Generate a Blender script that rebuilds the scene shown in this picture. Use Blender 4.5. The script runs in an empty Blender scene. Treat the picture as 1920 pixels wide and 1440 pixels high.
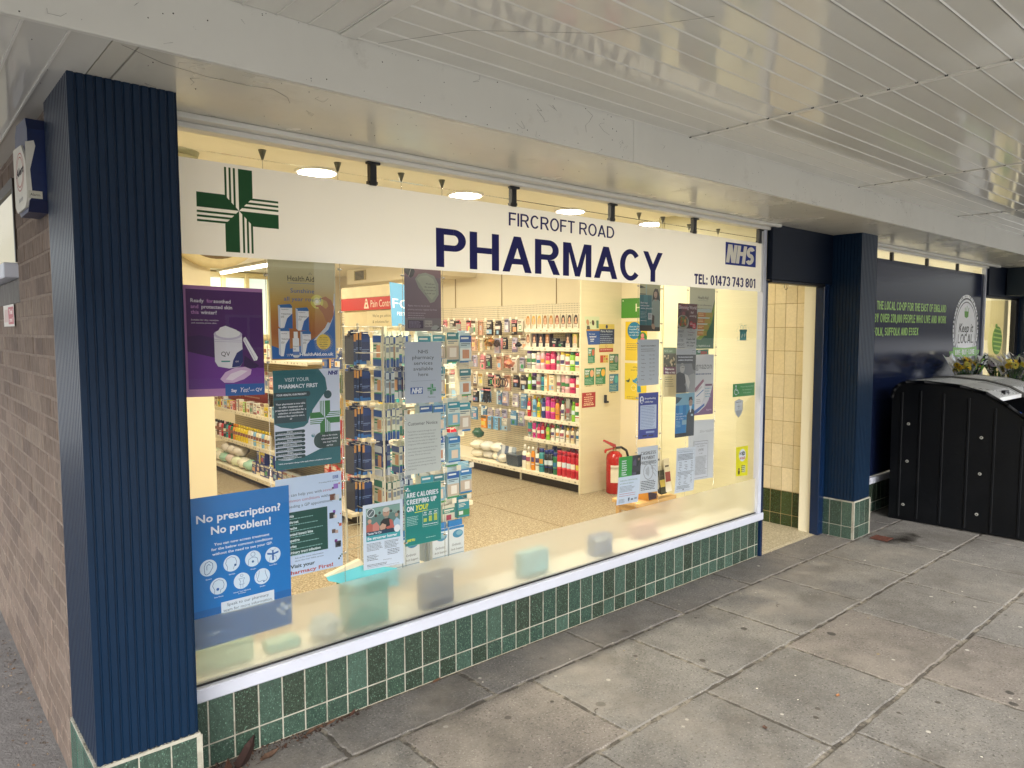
import bpy, math, random
from mathutils import Matrix, Vector
random.seed(11)
rnd = random.random
def U(a, b): return a + (b - a) * rnd()
SC = bpy.context.scene
COL = SC.collection
R = math.radians

# ------------------------------------------------------------------ camera
cam = bpy.data.cameras.new('camera'); camo = bpy.data.objects.new('camera', cam); COL.objects.link(camo)
F_PX = 1352.286
yaw, pit, rol = R(41.0694), R(-4.168), R(-0.0852)
fw = Vector((math.sin(yaw) * math.cos(pit), math.cos(yaw) * math.cos(pit), math.sin(pit)))
rt = Vector((math.cos(yaw), -math.sin(yaw), 0)); up = rt.cross(fw)
r2 = rt * math.cos(rol) + up * math.sin(rol); u2 = -rt * math.sin(rol) + up * math.cos(rol)
M = Matrix((r2, u2, -fw)).transposed().to_4x4(); M.translation = Vector((-0.97019, -2.78077, 1.67327))
camo.matrix_world = M
cam.sensor_width = 36; cam.lens = F_PX / 1920 * 36; cam.clip_start = 0.05; cam.clip_end = 600
SC.camera = camo

# ------------------------------------------------------------------ world, sun, exposure
w = bpy.data.worlds.new('World'); SC.world = w; w.use_nodes = True
nt = w.node_tree; nt.nodes.clear()
sky = nt.nodes.new('ShaderNodeTexSky'); sky.sky_type = 'NISHITA'; sky.sun_disc = False
SUN_EL, SUN_ROT = R(30), R(205)
sky.sun_elevation = SUN_EL; sky.sun_rotation = SUN_ROT; sky.dust_density = 3.0; sky.air_density = 1.0; sky.ozone_density = 1.0
hs = nt.nodes.new('ShaderNodeHueSaturation'); hs.inputs['Saturation'].default_value = 0.30
bg = nt.nodes.new('ShaderNodeBackground'); bg.inputs[1].default_value = 0.15
wo = nt.nodes.new('ShaderNodeOutputWorld')
nt.links.new(sky.outputs[0], hs.inputs['Color']); nt.links.new(hs.outputs[0], bg.inputs[0]); nt.links.new(bg.outputs[0], wo.inputs[0])
sun = bpy.data.lights.new('sun', 'SUN'); sun.energy = 1.5; sun.angle = R(38); sun.color = (0.99, 0.98, 0.97)
suno = bpy.data.objects.new('sun', sun); COL.objects.link(suno)
# light comes from the open street side (behind the camera, a little from the left)
az = R(205)
d = Vector((math.sin(az) * math.cos(SUN_EL), math.cos(az) * math.cos(SUN_EL), math.sin(SUN_EL)))
suno.rotation_euler = d.to_track_quat('Z', 'Y').to_euler(); suno.location = (0, -10, 12)
SC.view_settings.view_transform = 'Standard'; SC.view_settings.look = 'None'
SC.view_settings.exposure = 1.22; SC.view_settings.gamma = 1
SC.render.engine = 'CYCLES'
SC.cycles.use_denoising = True
SC.cycles.max_bounces = 10; SC.cycles.diffuse_bounces = 4; SC.cycles.glossy_bounces = 4
SC.cycles.transmission_bounces = 6; SC.cycles.transparent_max_bounces = 16
SC.cycles.caustics_reflective = False; SC.cycles.caustics_refractive = True
SC.cycles.sample_clamp_indirect = 6.0; SC.cycles.blur_glossy = 0.5

# ------------------------------------------------------------------ colours and materials
def lin(c):
    return tuple((x / 12.92 if x <= 0.04045 else ((x + 0.055) / 1.055) ** 2.4) for x in c)
def H(h):
    h = h.lstrip('#'); return lin(tuple(int(h[i:i + 2], 16) / 255 for i in (0, 2, 4)))
W = H('e8e8e6'); K = H('15151a')
MATS = {}
def mat(name, col=(.8, .8, .8), rough=.5, metal=0, attr=False, nscale=0, namt=0, bump=0, bscale=None, coat=0, spec=.5,
        emit=None, estr=0, stains_glints=None, stretch=None, trans=0, rvar=0):
    """Principled material; attr = base colour from the mesh colour 'col'; noise for real mottling; stains = list of (scale, lo, hi, colour)"""
    m = bpy.data.materials.new(name); m.use_nodes = True; n = m.node_tree.nodes; l = m.node_tree.links
    b = n['Principled BSDF']; b.inputs['Roughness'].default_value = rough; b.inputs['Metallic'].default_value = metal
    b.inputs['Coat Weight'].default_value = coat; b.inputs['Specular IOR Level'].default_value = spec
    tc = n.new('ShaderNodeTexCoord'); co = tc.outputs['Object']
    if stretch:
        mp = n.new('ShaderNodeMapping'); mp.inputs['Scale'].default_value = stretch; l.new(co, mp.inputs[0]); cs = mp.outputs[0]
    else: cs = co
    if attr:
        a = n.new('ShaderNodeAttribute'); a.attribute_name = 'col'; src = a.outputs['Color']
    else:
        rgb = n.new('ShaderNodeRGB'); rgb.outputs[0].default_value = (*col, 1); src = rgb.outputs[0]
    if namt:
        t = n.new('ShaderNodeTexNoise'); t.inputs['Scale'].default_value = nscale; t.inputs['Detail'].default_value = 6; t.inputs['Roughness'].default_value = .65
        l.new(cs, t.inputs['Vector'])
        mr = n.new('ShaderNodeMapRange'); mr.inputs[1].default_value = .25; mr.inputs[2].default_value = .75
        mr.inputs[3].default_value = 1 - namt; mr.inputs[4].default_value = 1 + namt; l.new(t.outputs['Fac'], mr.inputs[0])
        mx = n.new('ShaderNodeMix'); mx.data_type = 'RGBA'; mx.blend_type = 'MULTIPLY'; mx.inputs[0].default_value = 1
        l.new(src, mx.inputs[6]); l.new(mr.outputs[0], mx.inputs[7]); src = mx.outputs[2]
    for (scl, lo, hi, c, kind) in (stains_glints or []):
        if kind == 'spot':
            t = n.new('ShaderNodeTexVoronoi'); t.inputs['Scale'].default_value = scl; o = t.outputs['Distance']; l.new(co, t.inputs['Vector'])
            # irregular spots: wobble the distance with noise
            t2 = n.new('ShaderNodeTexNoise'); t2.inputs['Scale'].default_value = scl * 2.5; l.new(co, t2.inputs['Vector'])
            ad = n.new('ShaderNodeMath'); ad.operation = 'MULTIPLY_ADD'; ad.inputs[1].default_value = .12; l.new(t2.outputs['Fac'], ad.inputs[0]); l.new(o, ad.inputs[2]); o = ad.outputs[0]
        else:
            t = n.new('ShaderNodeTexNoise'); t.inputs['Scale'].default_value = scl; t.inputs['Detail'].default_value = 8; t.inputs['Roughness'].default_value = .7
            l.new(cs, t.inputs['Vector']); o = t.outputs['Fac']
        mr = n.new('ShaderNodeMapRange'); mr.inputs[1].default_value = lo; mr.inputs[2].default_value = hi; l.new(o, mr.inputs[0])
        mx = n.new('ShaderNodeMix'); mx.data_type = 'RGBA'; l.new(mr.outputs[0], mx.inputs[0]); l.new(src, mx.inputs[6]); mx.inputs[7].default_value = (*c, 1); src = mx.outputs[2]
    l.new(src, b.inputs['Base Color'])
    if rvar:
        t = n.new('ShaderNodeTexNoise'); t.inputs['Scale'].default_value = 3; t.inputs['Detail'].default_value = 5; l.new(co, t.inputs['Vector'])
        mr = n.new('ShaderNodeMapRange'); mr.inputs[1].default_value = .3; mr.inputs[2].default_value = .7; mr.inputs[3].default_value = max(.02, rough - rvar); mr.inputs[4].default_value = rough + rvar
        l.new(t.outputs['Fac'], mr.inputs[0]); l.new(mr.outputs[0], b.inputs['Roughness'])
    if bump:
        t = n.new('ShaderNodeTexNoise'); t.inputs['Scale'].default_value = bscale or nscale or 20; t.inputs['Detail'].default_value = 5
        l.new(cs, t.inputs['Vector'])
        bp = n.new('ShaderNodeBump'); bp.inputs['Strength'].default_value = 1; bp.inputs['Distance'].default_value = bump; l.new(t.outputs['Fac'], bp.inputs['Height']); l.new(bp.outputs[0], b.inputs['Normal'])
    if emit:
        b.inputs['Emission Color'].default_value = (*emit, 1); b.inputs['Emission Strength'].default_value = estr
    if trans:
        b.inputs['Alpha'].default_value = 1 - trans
    MATS[name] = m
    return m
M_print = mat('printed_paper', attr=True, rough=.45, nscale=3, namt=.03)
M_gloss = mat('glossy_print', attr=True, rough=.25, coat=.3)
M_pack = mat('pack_print', attr=True, rough=.35, nscale=9, namt=.05)
M_plast = mat('shiny_plastic', attr=True, rough=.22, coat=.2)
M_matt = mat('matt_colour', attr=True, rough=.7, nscale=14, namt=.07)
M_sill = mat('white_sill_paint', H('bfc3d0'), .35, nscale=5, namt=.04, stains_glints=[(4, .62, .8, H('a9a69c'), 'n')])
M_trim = mat('white_trim_paint', H('e2e0d9'), .4, nscale=3, namt=.05, stains_glints=[(30, .70, .78, H('6b675c'), 'n')])
M_soffit = mat('soffit_board', H('dedacd'), .24, nscale=1.6, namt=.05, bump=.002, bscale=2.5, stains_glints=[(26, .73, .8, H('4a463e'), 'n'), (2.2, .6, .9, H('b9b2a1'), 'n')], rvar=.06)
M_beam = mat('fascia_paint', H('dcdad2'), .5, nscale=2, namt=.05, stains_glints=[(34, .72, .78, H('3d3a36'), 'n'), (3, .58, .9, H('a49d90'), 'n')])
M_plank = mat('upvc_planks', H('e2e0d8'), .07, nscale=1.2, namt=.04, bump=.0006, bscale=3.0, spec=.32, stains_glints=[(40, .76, .82, H('55524a'), 'n')])
M_navy = mat('navy_cladding', H('0a2138'), .34, spec=.3, nscale=8, namt=.1, stains_glints=[(60, .74, .8, H('6f7f8c'), 'n')])
M_navyf = mat('navy_panel', H('071325'), .5, spec=.2, nscale=4, namt=.08)
M_black = mat('black_metal', H('131418'), .4)
M_green = mat('green_glazed_tile', attr=True, rough=.22, nscale=90, namt=.3, bump=.006, bscale=110, stretch=(1, 1, .6), coat=.3, stains_glints=[(210, .575, .64, H('6d8f7c'), 'n')])  # pale flecks in the colour stand in for glints on hammered glaze
M_cream = mat('cream_tile', attr=True, rough=.4, nscale=50, namt=.1, bump=.001, bscale=60)
M_grout = mat('grout', H('a19e91'), .85, nscale=30, namt=.2, stains_glints=[(5, .5, .68, H('736f60'), 'n'), (30, .6, .7, H('5a574c'), 'n')])
M_grout2 = mat('tan_grout', H('a08a60'), .9, nscale=30, namt=.15)
M_brick = mat('brick', attr=True, rough=.9, nscale=28, namt=.45, bump=.008, bscale=34, stretch=(1, 1.6, .5), stains_glints=[(9, .6, .75, H('a08f80'), 'n')])
M_mortar = mat('mortar', H('82756a'), .95, nscale=25, namt=.25, bump=.004, bscale=40)
M_slab = mat('paving_slab', attr=True, rough=.85, nscale=9, namt=.24, bump=.003, bscale=70,
             stains_glints=[(75, .54, .64, H('45413b'), 'n'), (95, .56, .66, H('a19b92'), 'n'), (3.1, .13, .115, H('3f3b36'), 'spot'), (4.3, .125, .11, H('47423b'), 'spot'), (5.7, .12, .105, H('b1aca2'), 'spot'), (1.6, .50, .72, H('57524b'), 'n'), (.9, .52, .75, H('8c857b'), 'n')])
M_joint = mat('sanded_joint', H('4d4841'), .95, nscale=30, namt=.4, bump=.008, bscale=50, stains_glints=[(9, .48, .6, H('857e72'), 'n'), (40, .58, .66, H('2f2b26'), 'n')])
M_tarmac = mat('tarmac', H('6d6a68'), .95, nscale=12, namt=.25, bump=.006, bscale=90, stains_glints=[(120, .6, .7, H('2f2d2c'), 'n')])
M_wall = mat('cream_wall_paint', (.80, .71, .50), .6, nscale=2, namt=.03)
M_ceil = mat('shop_ceiling', (.90, .86, .72), .7, nscale=3, namt=.03)
M_shelf = mat('cream_shelf_metal', (.84, .77, .60), .35, nscale=6, namt=.03)
M_wood = mat('light_wood', H('cfa76c'), .5, nscale=6, namt=.15, stretch=(1, 8, 8))
M_plinth = mat('dark_plinth', H('241c14'), .4, nscale=6, namt=.3)
M_wire = mat('white_wire', H('dcd8c8'), .3)
M_steel = mat('steel', (.6, .6, .58), .25, metal=1)
M_leaf = mat('dead_leaf', attr=True, rough=.8, nscale=60, namt=.3)
M_hotlamp = mat('lit_lamp', (.9, .9, .9), emit=(1, .93, .76), estr=9)
M_tube = mat('lit_tube', (.9, .9, .9), emit=(1, .95, .82), estr=5)
M_mirror = mat('dark_mirror', (.16, .11, .055), .2, coat=.4)

def custom(name):
    m = bpy.data.materials.new(name); m.use_nodes = True; m.node_tree.nodes.clear()
    o = m.node_tree.nodes.new('ShaderNodeOutputMaterial'); return m, m.node_tree.nodes, m.node_tree.links, o
def glass_mat(name, tint=(.985, .99, .985), k=1.0):
    m, n, l, o = custom(name)
    tr = n.new('ShaderNodeBsdfTransparent'); tr.inputs[0].default_value = (*tint, 1)
    gl = n.new('ShaderNodeBsdfGlossy'); gl.inputs['Roughness'].default_value = 0.0
    fr = n.new('ShaderNodeFresnel'); fr.inputs[0].default_value = 1.5
    mu = n.new('ShaderNodeMath'); mu.operation = 'MULTIPLY'; mu.inputs[1].default_value = k; mu.use_clamp = True; l.new(fr.outputs[0], mu.inputs[0])
    mx = n.new('ShaderNodeMixShader'); l.new(mu.outputs[0], mx.inputs[0]); l.new(tr.outputs[0], mx.inputs[1]); l.new(gl.outputs[0], mx.inputs[2]); l.new(mx.outputs[0], o.inputs[0])
    return m
M_glass = glass_mat('window_glass', k=.9)
M_clear = glass_mat('clear_plastic', (.93, .95, .95), 1.2)
m, n, l, o = custom('frosted_film'); M_frost = m
rf = n.new('ShaderNodeBsdfRefraction'); rf.inputs['Roughness'].default_value = .6; rf.inputs['IOR'].default_value = 1.12; rf.inputs[0].default_value = (.93, .93, .9, 1)
tl = n.new('ShaderNodeBsdfTranslucent'); tl.inputs[0].default_value = (.88, .88, .83, 1)
df = n.new('ShaderNodeBsdfDiffuse'); df.inputs[0].default_value = (.72, .74, .70, 1)
m1 = n.new('ShaderNodeMixShader'); m1.inputs[0].default_value = .28; l.new(tl.outputs[0], m1.inputs[1]); l.new(df.outputs[0], m1.inputs[2])
m2 = n.new('ShaderNodeMixShader'); m2.inputs[0].default_value = .40; l.new(rf.outputs[0], m2.inputs[1]); l.new(m1.outputs[0], m2.inputs[2])
gl = n.new('ShaderNodeBsdfGlossy'); gl.inputs['Roughness'].default_value = .15
tp = n.new('ShaderNodeBsdfTransparent'); tp.inputs[0].default_value = (.95, .95, .93, 1); m4 = n.new('ShaderNodeMixShader'); m4.inputs[0].default_value = .05; l.new(m2.outputs[0], m4.inputs[1]); l.new(tp.outputs[0], m4.inputs[2])
m3 = n.new('ShaderNodeMixShader'); m3.inputs[0].default_value = .05; l.new(m4.outputs[0], m3.inputs[1]); l.new(gl.outputs[0], m3.inputs[2]); l.new(m3.outputs[0], o.inputs[0])
m, n, l, o = custom('sign_film'); M_sign = m
df = n.new('ShaderNodeBsdfDiffuse'); df.inputs[0].default_value = (.88, .87, .84, 1)
tl = n.new('ShaderNodeBsdfTranslucent'); tl.inputs[0].default_value = (.95, .94, .88, 1)
gl = n.new('ShaderNodeBsdfGlossy'); gl.inputs['Roughness'].default_value = .08
fr = n.new('ShaderNodeFresnel'); fr.inputs[0].default_value = 1.45
m1 = n.new('ShaderNodeMixShader'); m1.inputs[0].default_value = .27; l.new(df.outputs[0], m1.inputs[1]); l.new(tl.outputs[0], m1.inputs[2])
m2 = n.new('ShaderNodeMixShader'); l.new(fr.outputs[0], m2.inputs[0]); l.new(m1.outputs[0], m2.inputs[1]); l.new(gl.outputs[0], m2.inputs[2]); l.new(m2.outputs[0], o.inputs[0])
# pegboard: painted steel with the shade of its holes painted as dark dots
M_peg = mat('pegboard', (.74, .66, .47), .45)
n = M_peg.node_tree.nodes; l = M_peg.node_tree.links; tc = n.new('ShaderNodeTexCoord'); sp = n.new('ShaderNodeSeparateXYZ'); l.new(tc.outputs['Object'], sp.inputs[0])
def fr_(sock, s):
    a = n.new('ShaderNodeMath'); a.operation = 'MULTIPLY'; a.inputs[1].default_value = s; l.new(sock, a.inputs[0])
    b = n.new('ShaderNodeMath'); b.operation = 'FRACT'; l.new(a.outputs[0], b.inputs[0])
    c = n.new('ShaderNodeMath'); c.operation = 'SUBTRACT'; c.inputs[1].default_value = .5; l.new(b.outputs[0], c.inputs[0])
    e = n.new('ShaderNodeMath'); e.operation = 'POWER'; e.inputs[1].default_value = 2; l.new(c.outputs[0], e.inputs[0]); return e.outputs[0]
a = n.new('ShaderNodeMath'); l.new(fr_(sp.outputs['Y'], 40), a.inputs[0]); l.new(fr_(sp.outputs['Z'], 40), a.inputs[1])
g = n.new('ShaderNodeMath'); g.operation = 'LESS_THAN'; g.inputs[1].default_value = .045; l.new(a.outputs[0], g.inputs[0])
mx = n.new('ShaderNodeMix'); mx.data_type = 'RGBA'; l.new(g.outputs[0], mx.inputs[0]); mx.inputs[6].default_value = (.74, .66, .47, 1); mx.inputs[7].default_value = (.16, .12, .07, 1)
l.new(mx.outputs[2], n['Principled BSDF'].inputs['Base Color'])
# terrazzo
def terrazzo(name, base, c1, c2, c3):
    m = mat(name, base, .45); n = m.node_tree.nodes; l = m.node_tree.links; tc = n.new('ShaderNodeTexCoord'); src = None
    last = n.new('ShaderNodeRGB'); last.outputs[0].default_value = (*base, 1); last = last.outputs[0]
    for s, th, c in ((70, .30, c1), (110, .26, c2), (48, .2, c3)):
        t = n.new('ShaderNodeTexNoise'); t.inputs['Scale'].default_value = s * 1.3; t.inputs['Detail'].default_value = 2; l.new(tc.outputs['Object'], t.inputs['Vector'])
        mr = n.new('ShaderNodeMapRange'); mr.inputs[1].default_value = .545; mr.inputs[2].default_value = .58; l.new(t.outputs['Fac'], mr.inputs[0])
        t.noise_dimensions = '4D'; t.inputs['W'].default_value = s
        mx = n.new('ShaderNodeMix'); mx.data_type = 'RGBA'; l.new(mr.outputs[0], mx.inputs[0]); l.new(last, mx.inputs[6]); mx.inputs[7].default_value = (*c, 1); last = mx.outputs[2]
    l.new(last, n['Principled BSDF'].inputs['Base Color']); return m
M_terr = terrazzo('terrazzo_floor', (.36, .295, .19), (.10, .07, .04), (.20, .15, .09), (.46, .39, .27))
M_terr2 = terrazzo('terrazzo_threshold', (.42, .37, .26), (.26, .22, .15), (.32, .27, .18), (.52, .47, .36))

# ------------------------------------------------------------------ mesh builder
_pos = {}
def wpos(o): return _pos.get(o.name, Vector((0, 0, 0)))
class MB:
    def __init__(s): s.v = []; s.f = []; s.c = []; s.m = []; s.s = []
    def face(s, pts, c=W, m=0, sm=False):
        i = len(s.v); s.v += [tuple(p) for p in pts]; s.f.append(tuple(range(i, i + len(pts)))); s.c.append(c); s.m.append(m); s.s.append(sm)
    def mesh(s, vs, fs, c=W, m=0, sm=False):
        i = len(s.v); s.v += [tuple(p) for p in vs]
        for f in fs: s.f.append(tuple(i + k for k in f)); s.c.append(c); s.m.append(m); s.s.append(sm)
    def box(s, x0, x1, y0, y1, z0, z1, c=W, m=0):
        vs = [(x, y, z) for z in (z0, z1) for y in (y0, y1) for x in (x0, x1)]
        s.mesh(vs, [(0, 2, 3, 1), (4, 5, 7, 6), (0, 1, 5, 4), (2, 6, 7, 3), (0, 4, 6, 2), (1, 3, 7, 5)], c, m)
    def cbox(s, x0, x1, y0, y1, z0, z1, b=.004, c=W, m=0):
        """box with chamfered edges"""
        vs = []
        for z in (z0, z1):
            for y in (y0, y1):
                for x in (x0, x1):
                    sx = b if x == x0 else -b; sy = b if y == y0 else -b; sz = b if z == z0 else -b
                    vs += [(x + sx, y + sy, z), (x + sx, y, z + sz), (x, y + sy, z + sz)]
        g = lambda i, k: i * 3 + k
        fs = [(g(0, 0), g(2, 0), g(3, 0), g(1, 0)), (g(4, 0), g(5, 0), g(7, 0), g(6, 0)), (g(0, 1), g(1, 1), g(5, 1), g(4, 1)),
              (g(2, 1), g(6, 1), g(7, 1), g(3, 1)), (g(0, 2), g(4, 2), g(6, 2), g(2, 2)), (g(1, 2), g(3, 2), g(7, 2), g(5, 2))]
        for a, b_ in ((0, 1), (2, 3), (4, 5), (6, 7)): fs.append((g(a, 0), g(b_, 0), g(b_, 1), g(a, 1)))
        for a, b_ in ((0, 2), (1, 3), (4, 6), (5, 7)): fs.append((g(a, 0), g(b_, 0), g(b_, 2), g(a, 2)))
        for a, b_ in ((0, 4), (1, 5), (2, 6), (3, 7)): fs.append((g(a, 1), g(b_, 1), g(b_, 2), g(a, 2)))
        for i in range(8): fs.append((g(i, 0), g(i, 1), g(i, 2)))
        s.mesh(vs, fs, c, m)
    def prism(s, pts, ax, a, b, c=W, m=0):
        """extrude a 2-D polygon along axis ax ('x': pts are (y,z); 'y': (x,z); 'z': (x,y))"""
        def P(p, t): return {'x': (t, p[0], p[1]), 'y': (p[0], t, p[1]), 'z': (p[0], p[1], t)}[ax]
        n = len(pts); vs = [P(p, a) for p in pts] + [P(p, b) for p in pts]
        fs = [tuple(range(n)), tuple(range(2 * n - 1, n - 1, -1))] + [(i, i + n, (i + 1) % n + n, (i + 1) % n) for i in range(n)]
        s.mesh(vs, fs, c, m)
    def cyl(s, p, q, r0, r1=None, n=12, c=W, m=0, caps=True):
        r1 = r0 if r1 is None else r1; p = Vector(p); q = Vector(q); d = (q - p).normalized()
        a = d.orthogonal().normalized(); b = d.cross(a); i = len(s.v)
        for k in range(n):
            t = 2 * math.pi * k / n; e = a * math.cos(t) + b * math.sin(t); s.v += [tuple(p + e * r0), tuple(q + e * r1)]
        for k in range(n):
            k2 = (k + 1) % n; s.f.append((i + 2 * k, i + 2 * k2, i + 2 * k2 + 1, i + 2 * k + 1)); s.c.append(c); s.m.append(m); s.s.append(True)
        if caps:
            s.f.append(tuple(i + 2 * k for k in range(n))); s.c.append(c); s.m.append(m); s.s.append(False)
            s.f.append(tuple(i + 2 * k + 1 for k in reversed(range(n)))); s.c.append(c); s.m.append(m); s.s.append(False)
    def lathe(s, x, y, prof, n=16, m=0, z=0, sx=1, sy=1):
        """prof: list of (r, z, colour of the band below)"""
        i = len(s.v)
        for (r, zz, c) in prof:
            for k in range(n):
                t = 2 * math.pi * k / n; s.v.append((x + sx * r * math.cos(t), y + sy * r * math.sin(t), z + zz))
        for j in range(1, len(prof)):
            for k in range(n):
                k2 = (k + 1) % n; s.f.append((i + (j - 1) * n + k, i + (j - 1) * n + k2, i + j * n + k2, i + j * n + k)); s.c.append(prof[j][2]); s.m.append(m); s.s.append(True)
        s.f.append(tuple(i + (len(prof) - 1) * n + k for k in range(n))); s.c.append(prof[-1][2]); s.m.append(m); s.s.append(False)
        s.f.append(tuple(i + k for k in reversed(range(n)))); s.c.append(prof[0][2]); s.m.append(m); s.s.append(False)
    def tube(s, pts, r, n=8, c=W, m=0):
        for a, b in zip(pts, pts[1:]): s.cyl(a, b, r, n=n, c=c, m=m)
    def build(s, name, mats, parent=None):
        me = bpy.data.meshes.new(name); off = wpos(parent) if parent else Vector((0, 0, 0))
        me.from_pydata([(x - off.x, y - off.y, z - off.z) for x, y, z in s.v], [], s.f)
        if not isinstance(mats, (list, tuple)): mats = [mats]
        for m in mats: me.materials.append(m)
        me.polygons.foreach_set('material_index', s.m); me.polygons.foreach_set('use_smooth', s.s)
        at = me.color_attributes.new('col', 'FLOAT_COLOR', 'CORNER'); buf = []
        for f, c in zip(s.f, s.c): buf += [c[0], c[1], c[2], 1.0] * len(f)
        at.data.foreach_set('color', buf); me.update()
        o = bpy.data.objects.new(name, me); COL.objects.link(o); _pos[o.name] = Vector(off)
        if parent: o.parent = parent
        return o
def tag(o, label=None, cat=None, group=None, kind=None):
    if label:
        if not 4 <= len(label.split()) <= 16: print('LABEL', len(label.split()), label)
        o['label'] = label
    if cat: o['category'] = cat
    if group: o['group'] = group
    if kind: o['kind'] = kind
    return o
def thing(name, loc, label, cat, group=None):
    o = bpy.data.objects.new(name, None); COL.objects.link(o); o.empty_display_size = .1; o.location = loc; _pos[o.name] = Vector(loc)
    return tag(o, label, cat, group)
def struct(name, mb, mats): return tag(mb.build(name, mats), kind='structure')
def solo(name, mb, mats, label, cat, group=None):
    """a thing that is one mesh: origin at the middle of its base"""
    xs = [v[0] for v in mb.v]; ys = [v[1] for v in mb.v]; zs = [v[2] for v in mb.v]
    off = Vector(((min(xs) + max(xs)) / 2, (min(ys) + max(ys)) / 2, min(zs)))
    mb.v = [(x - off.x, y - off.y, z - off.z) for x, y, z in mb.v]
    o = mb.build(name, mats); o.location = off; _pos[o.name] = off
    return tag(o, label, cat, group)
def children(o): return [c for c in bpy.data.objects if c.parent == o]
def dup(root, loc, label, kids, rotz=0, group=None):
    """copy of a thing with copies of its parts; kids = [(part, [sub-parts])]"""
    r = root.copy(); COL.objects.link(r); r.location = loc; r.rotation_euler = (0, 0, rotz); tag(r, label, None, group)
    for ch, subs in kids:
        c = ch.copy(); COL.objects.link(c); c.parent = r
        for g in subs:
            d = g.copy(); COL.objects.link(d); d.parent = c
    return r

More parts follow.
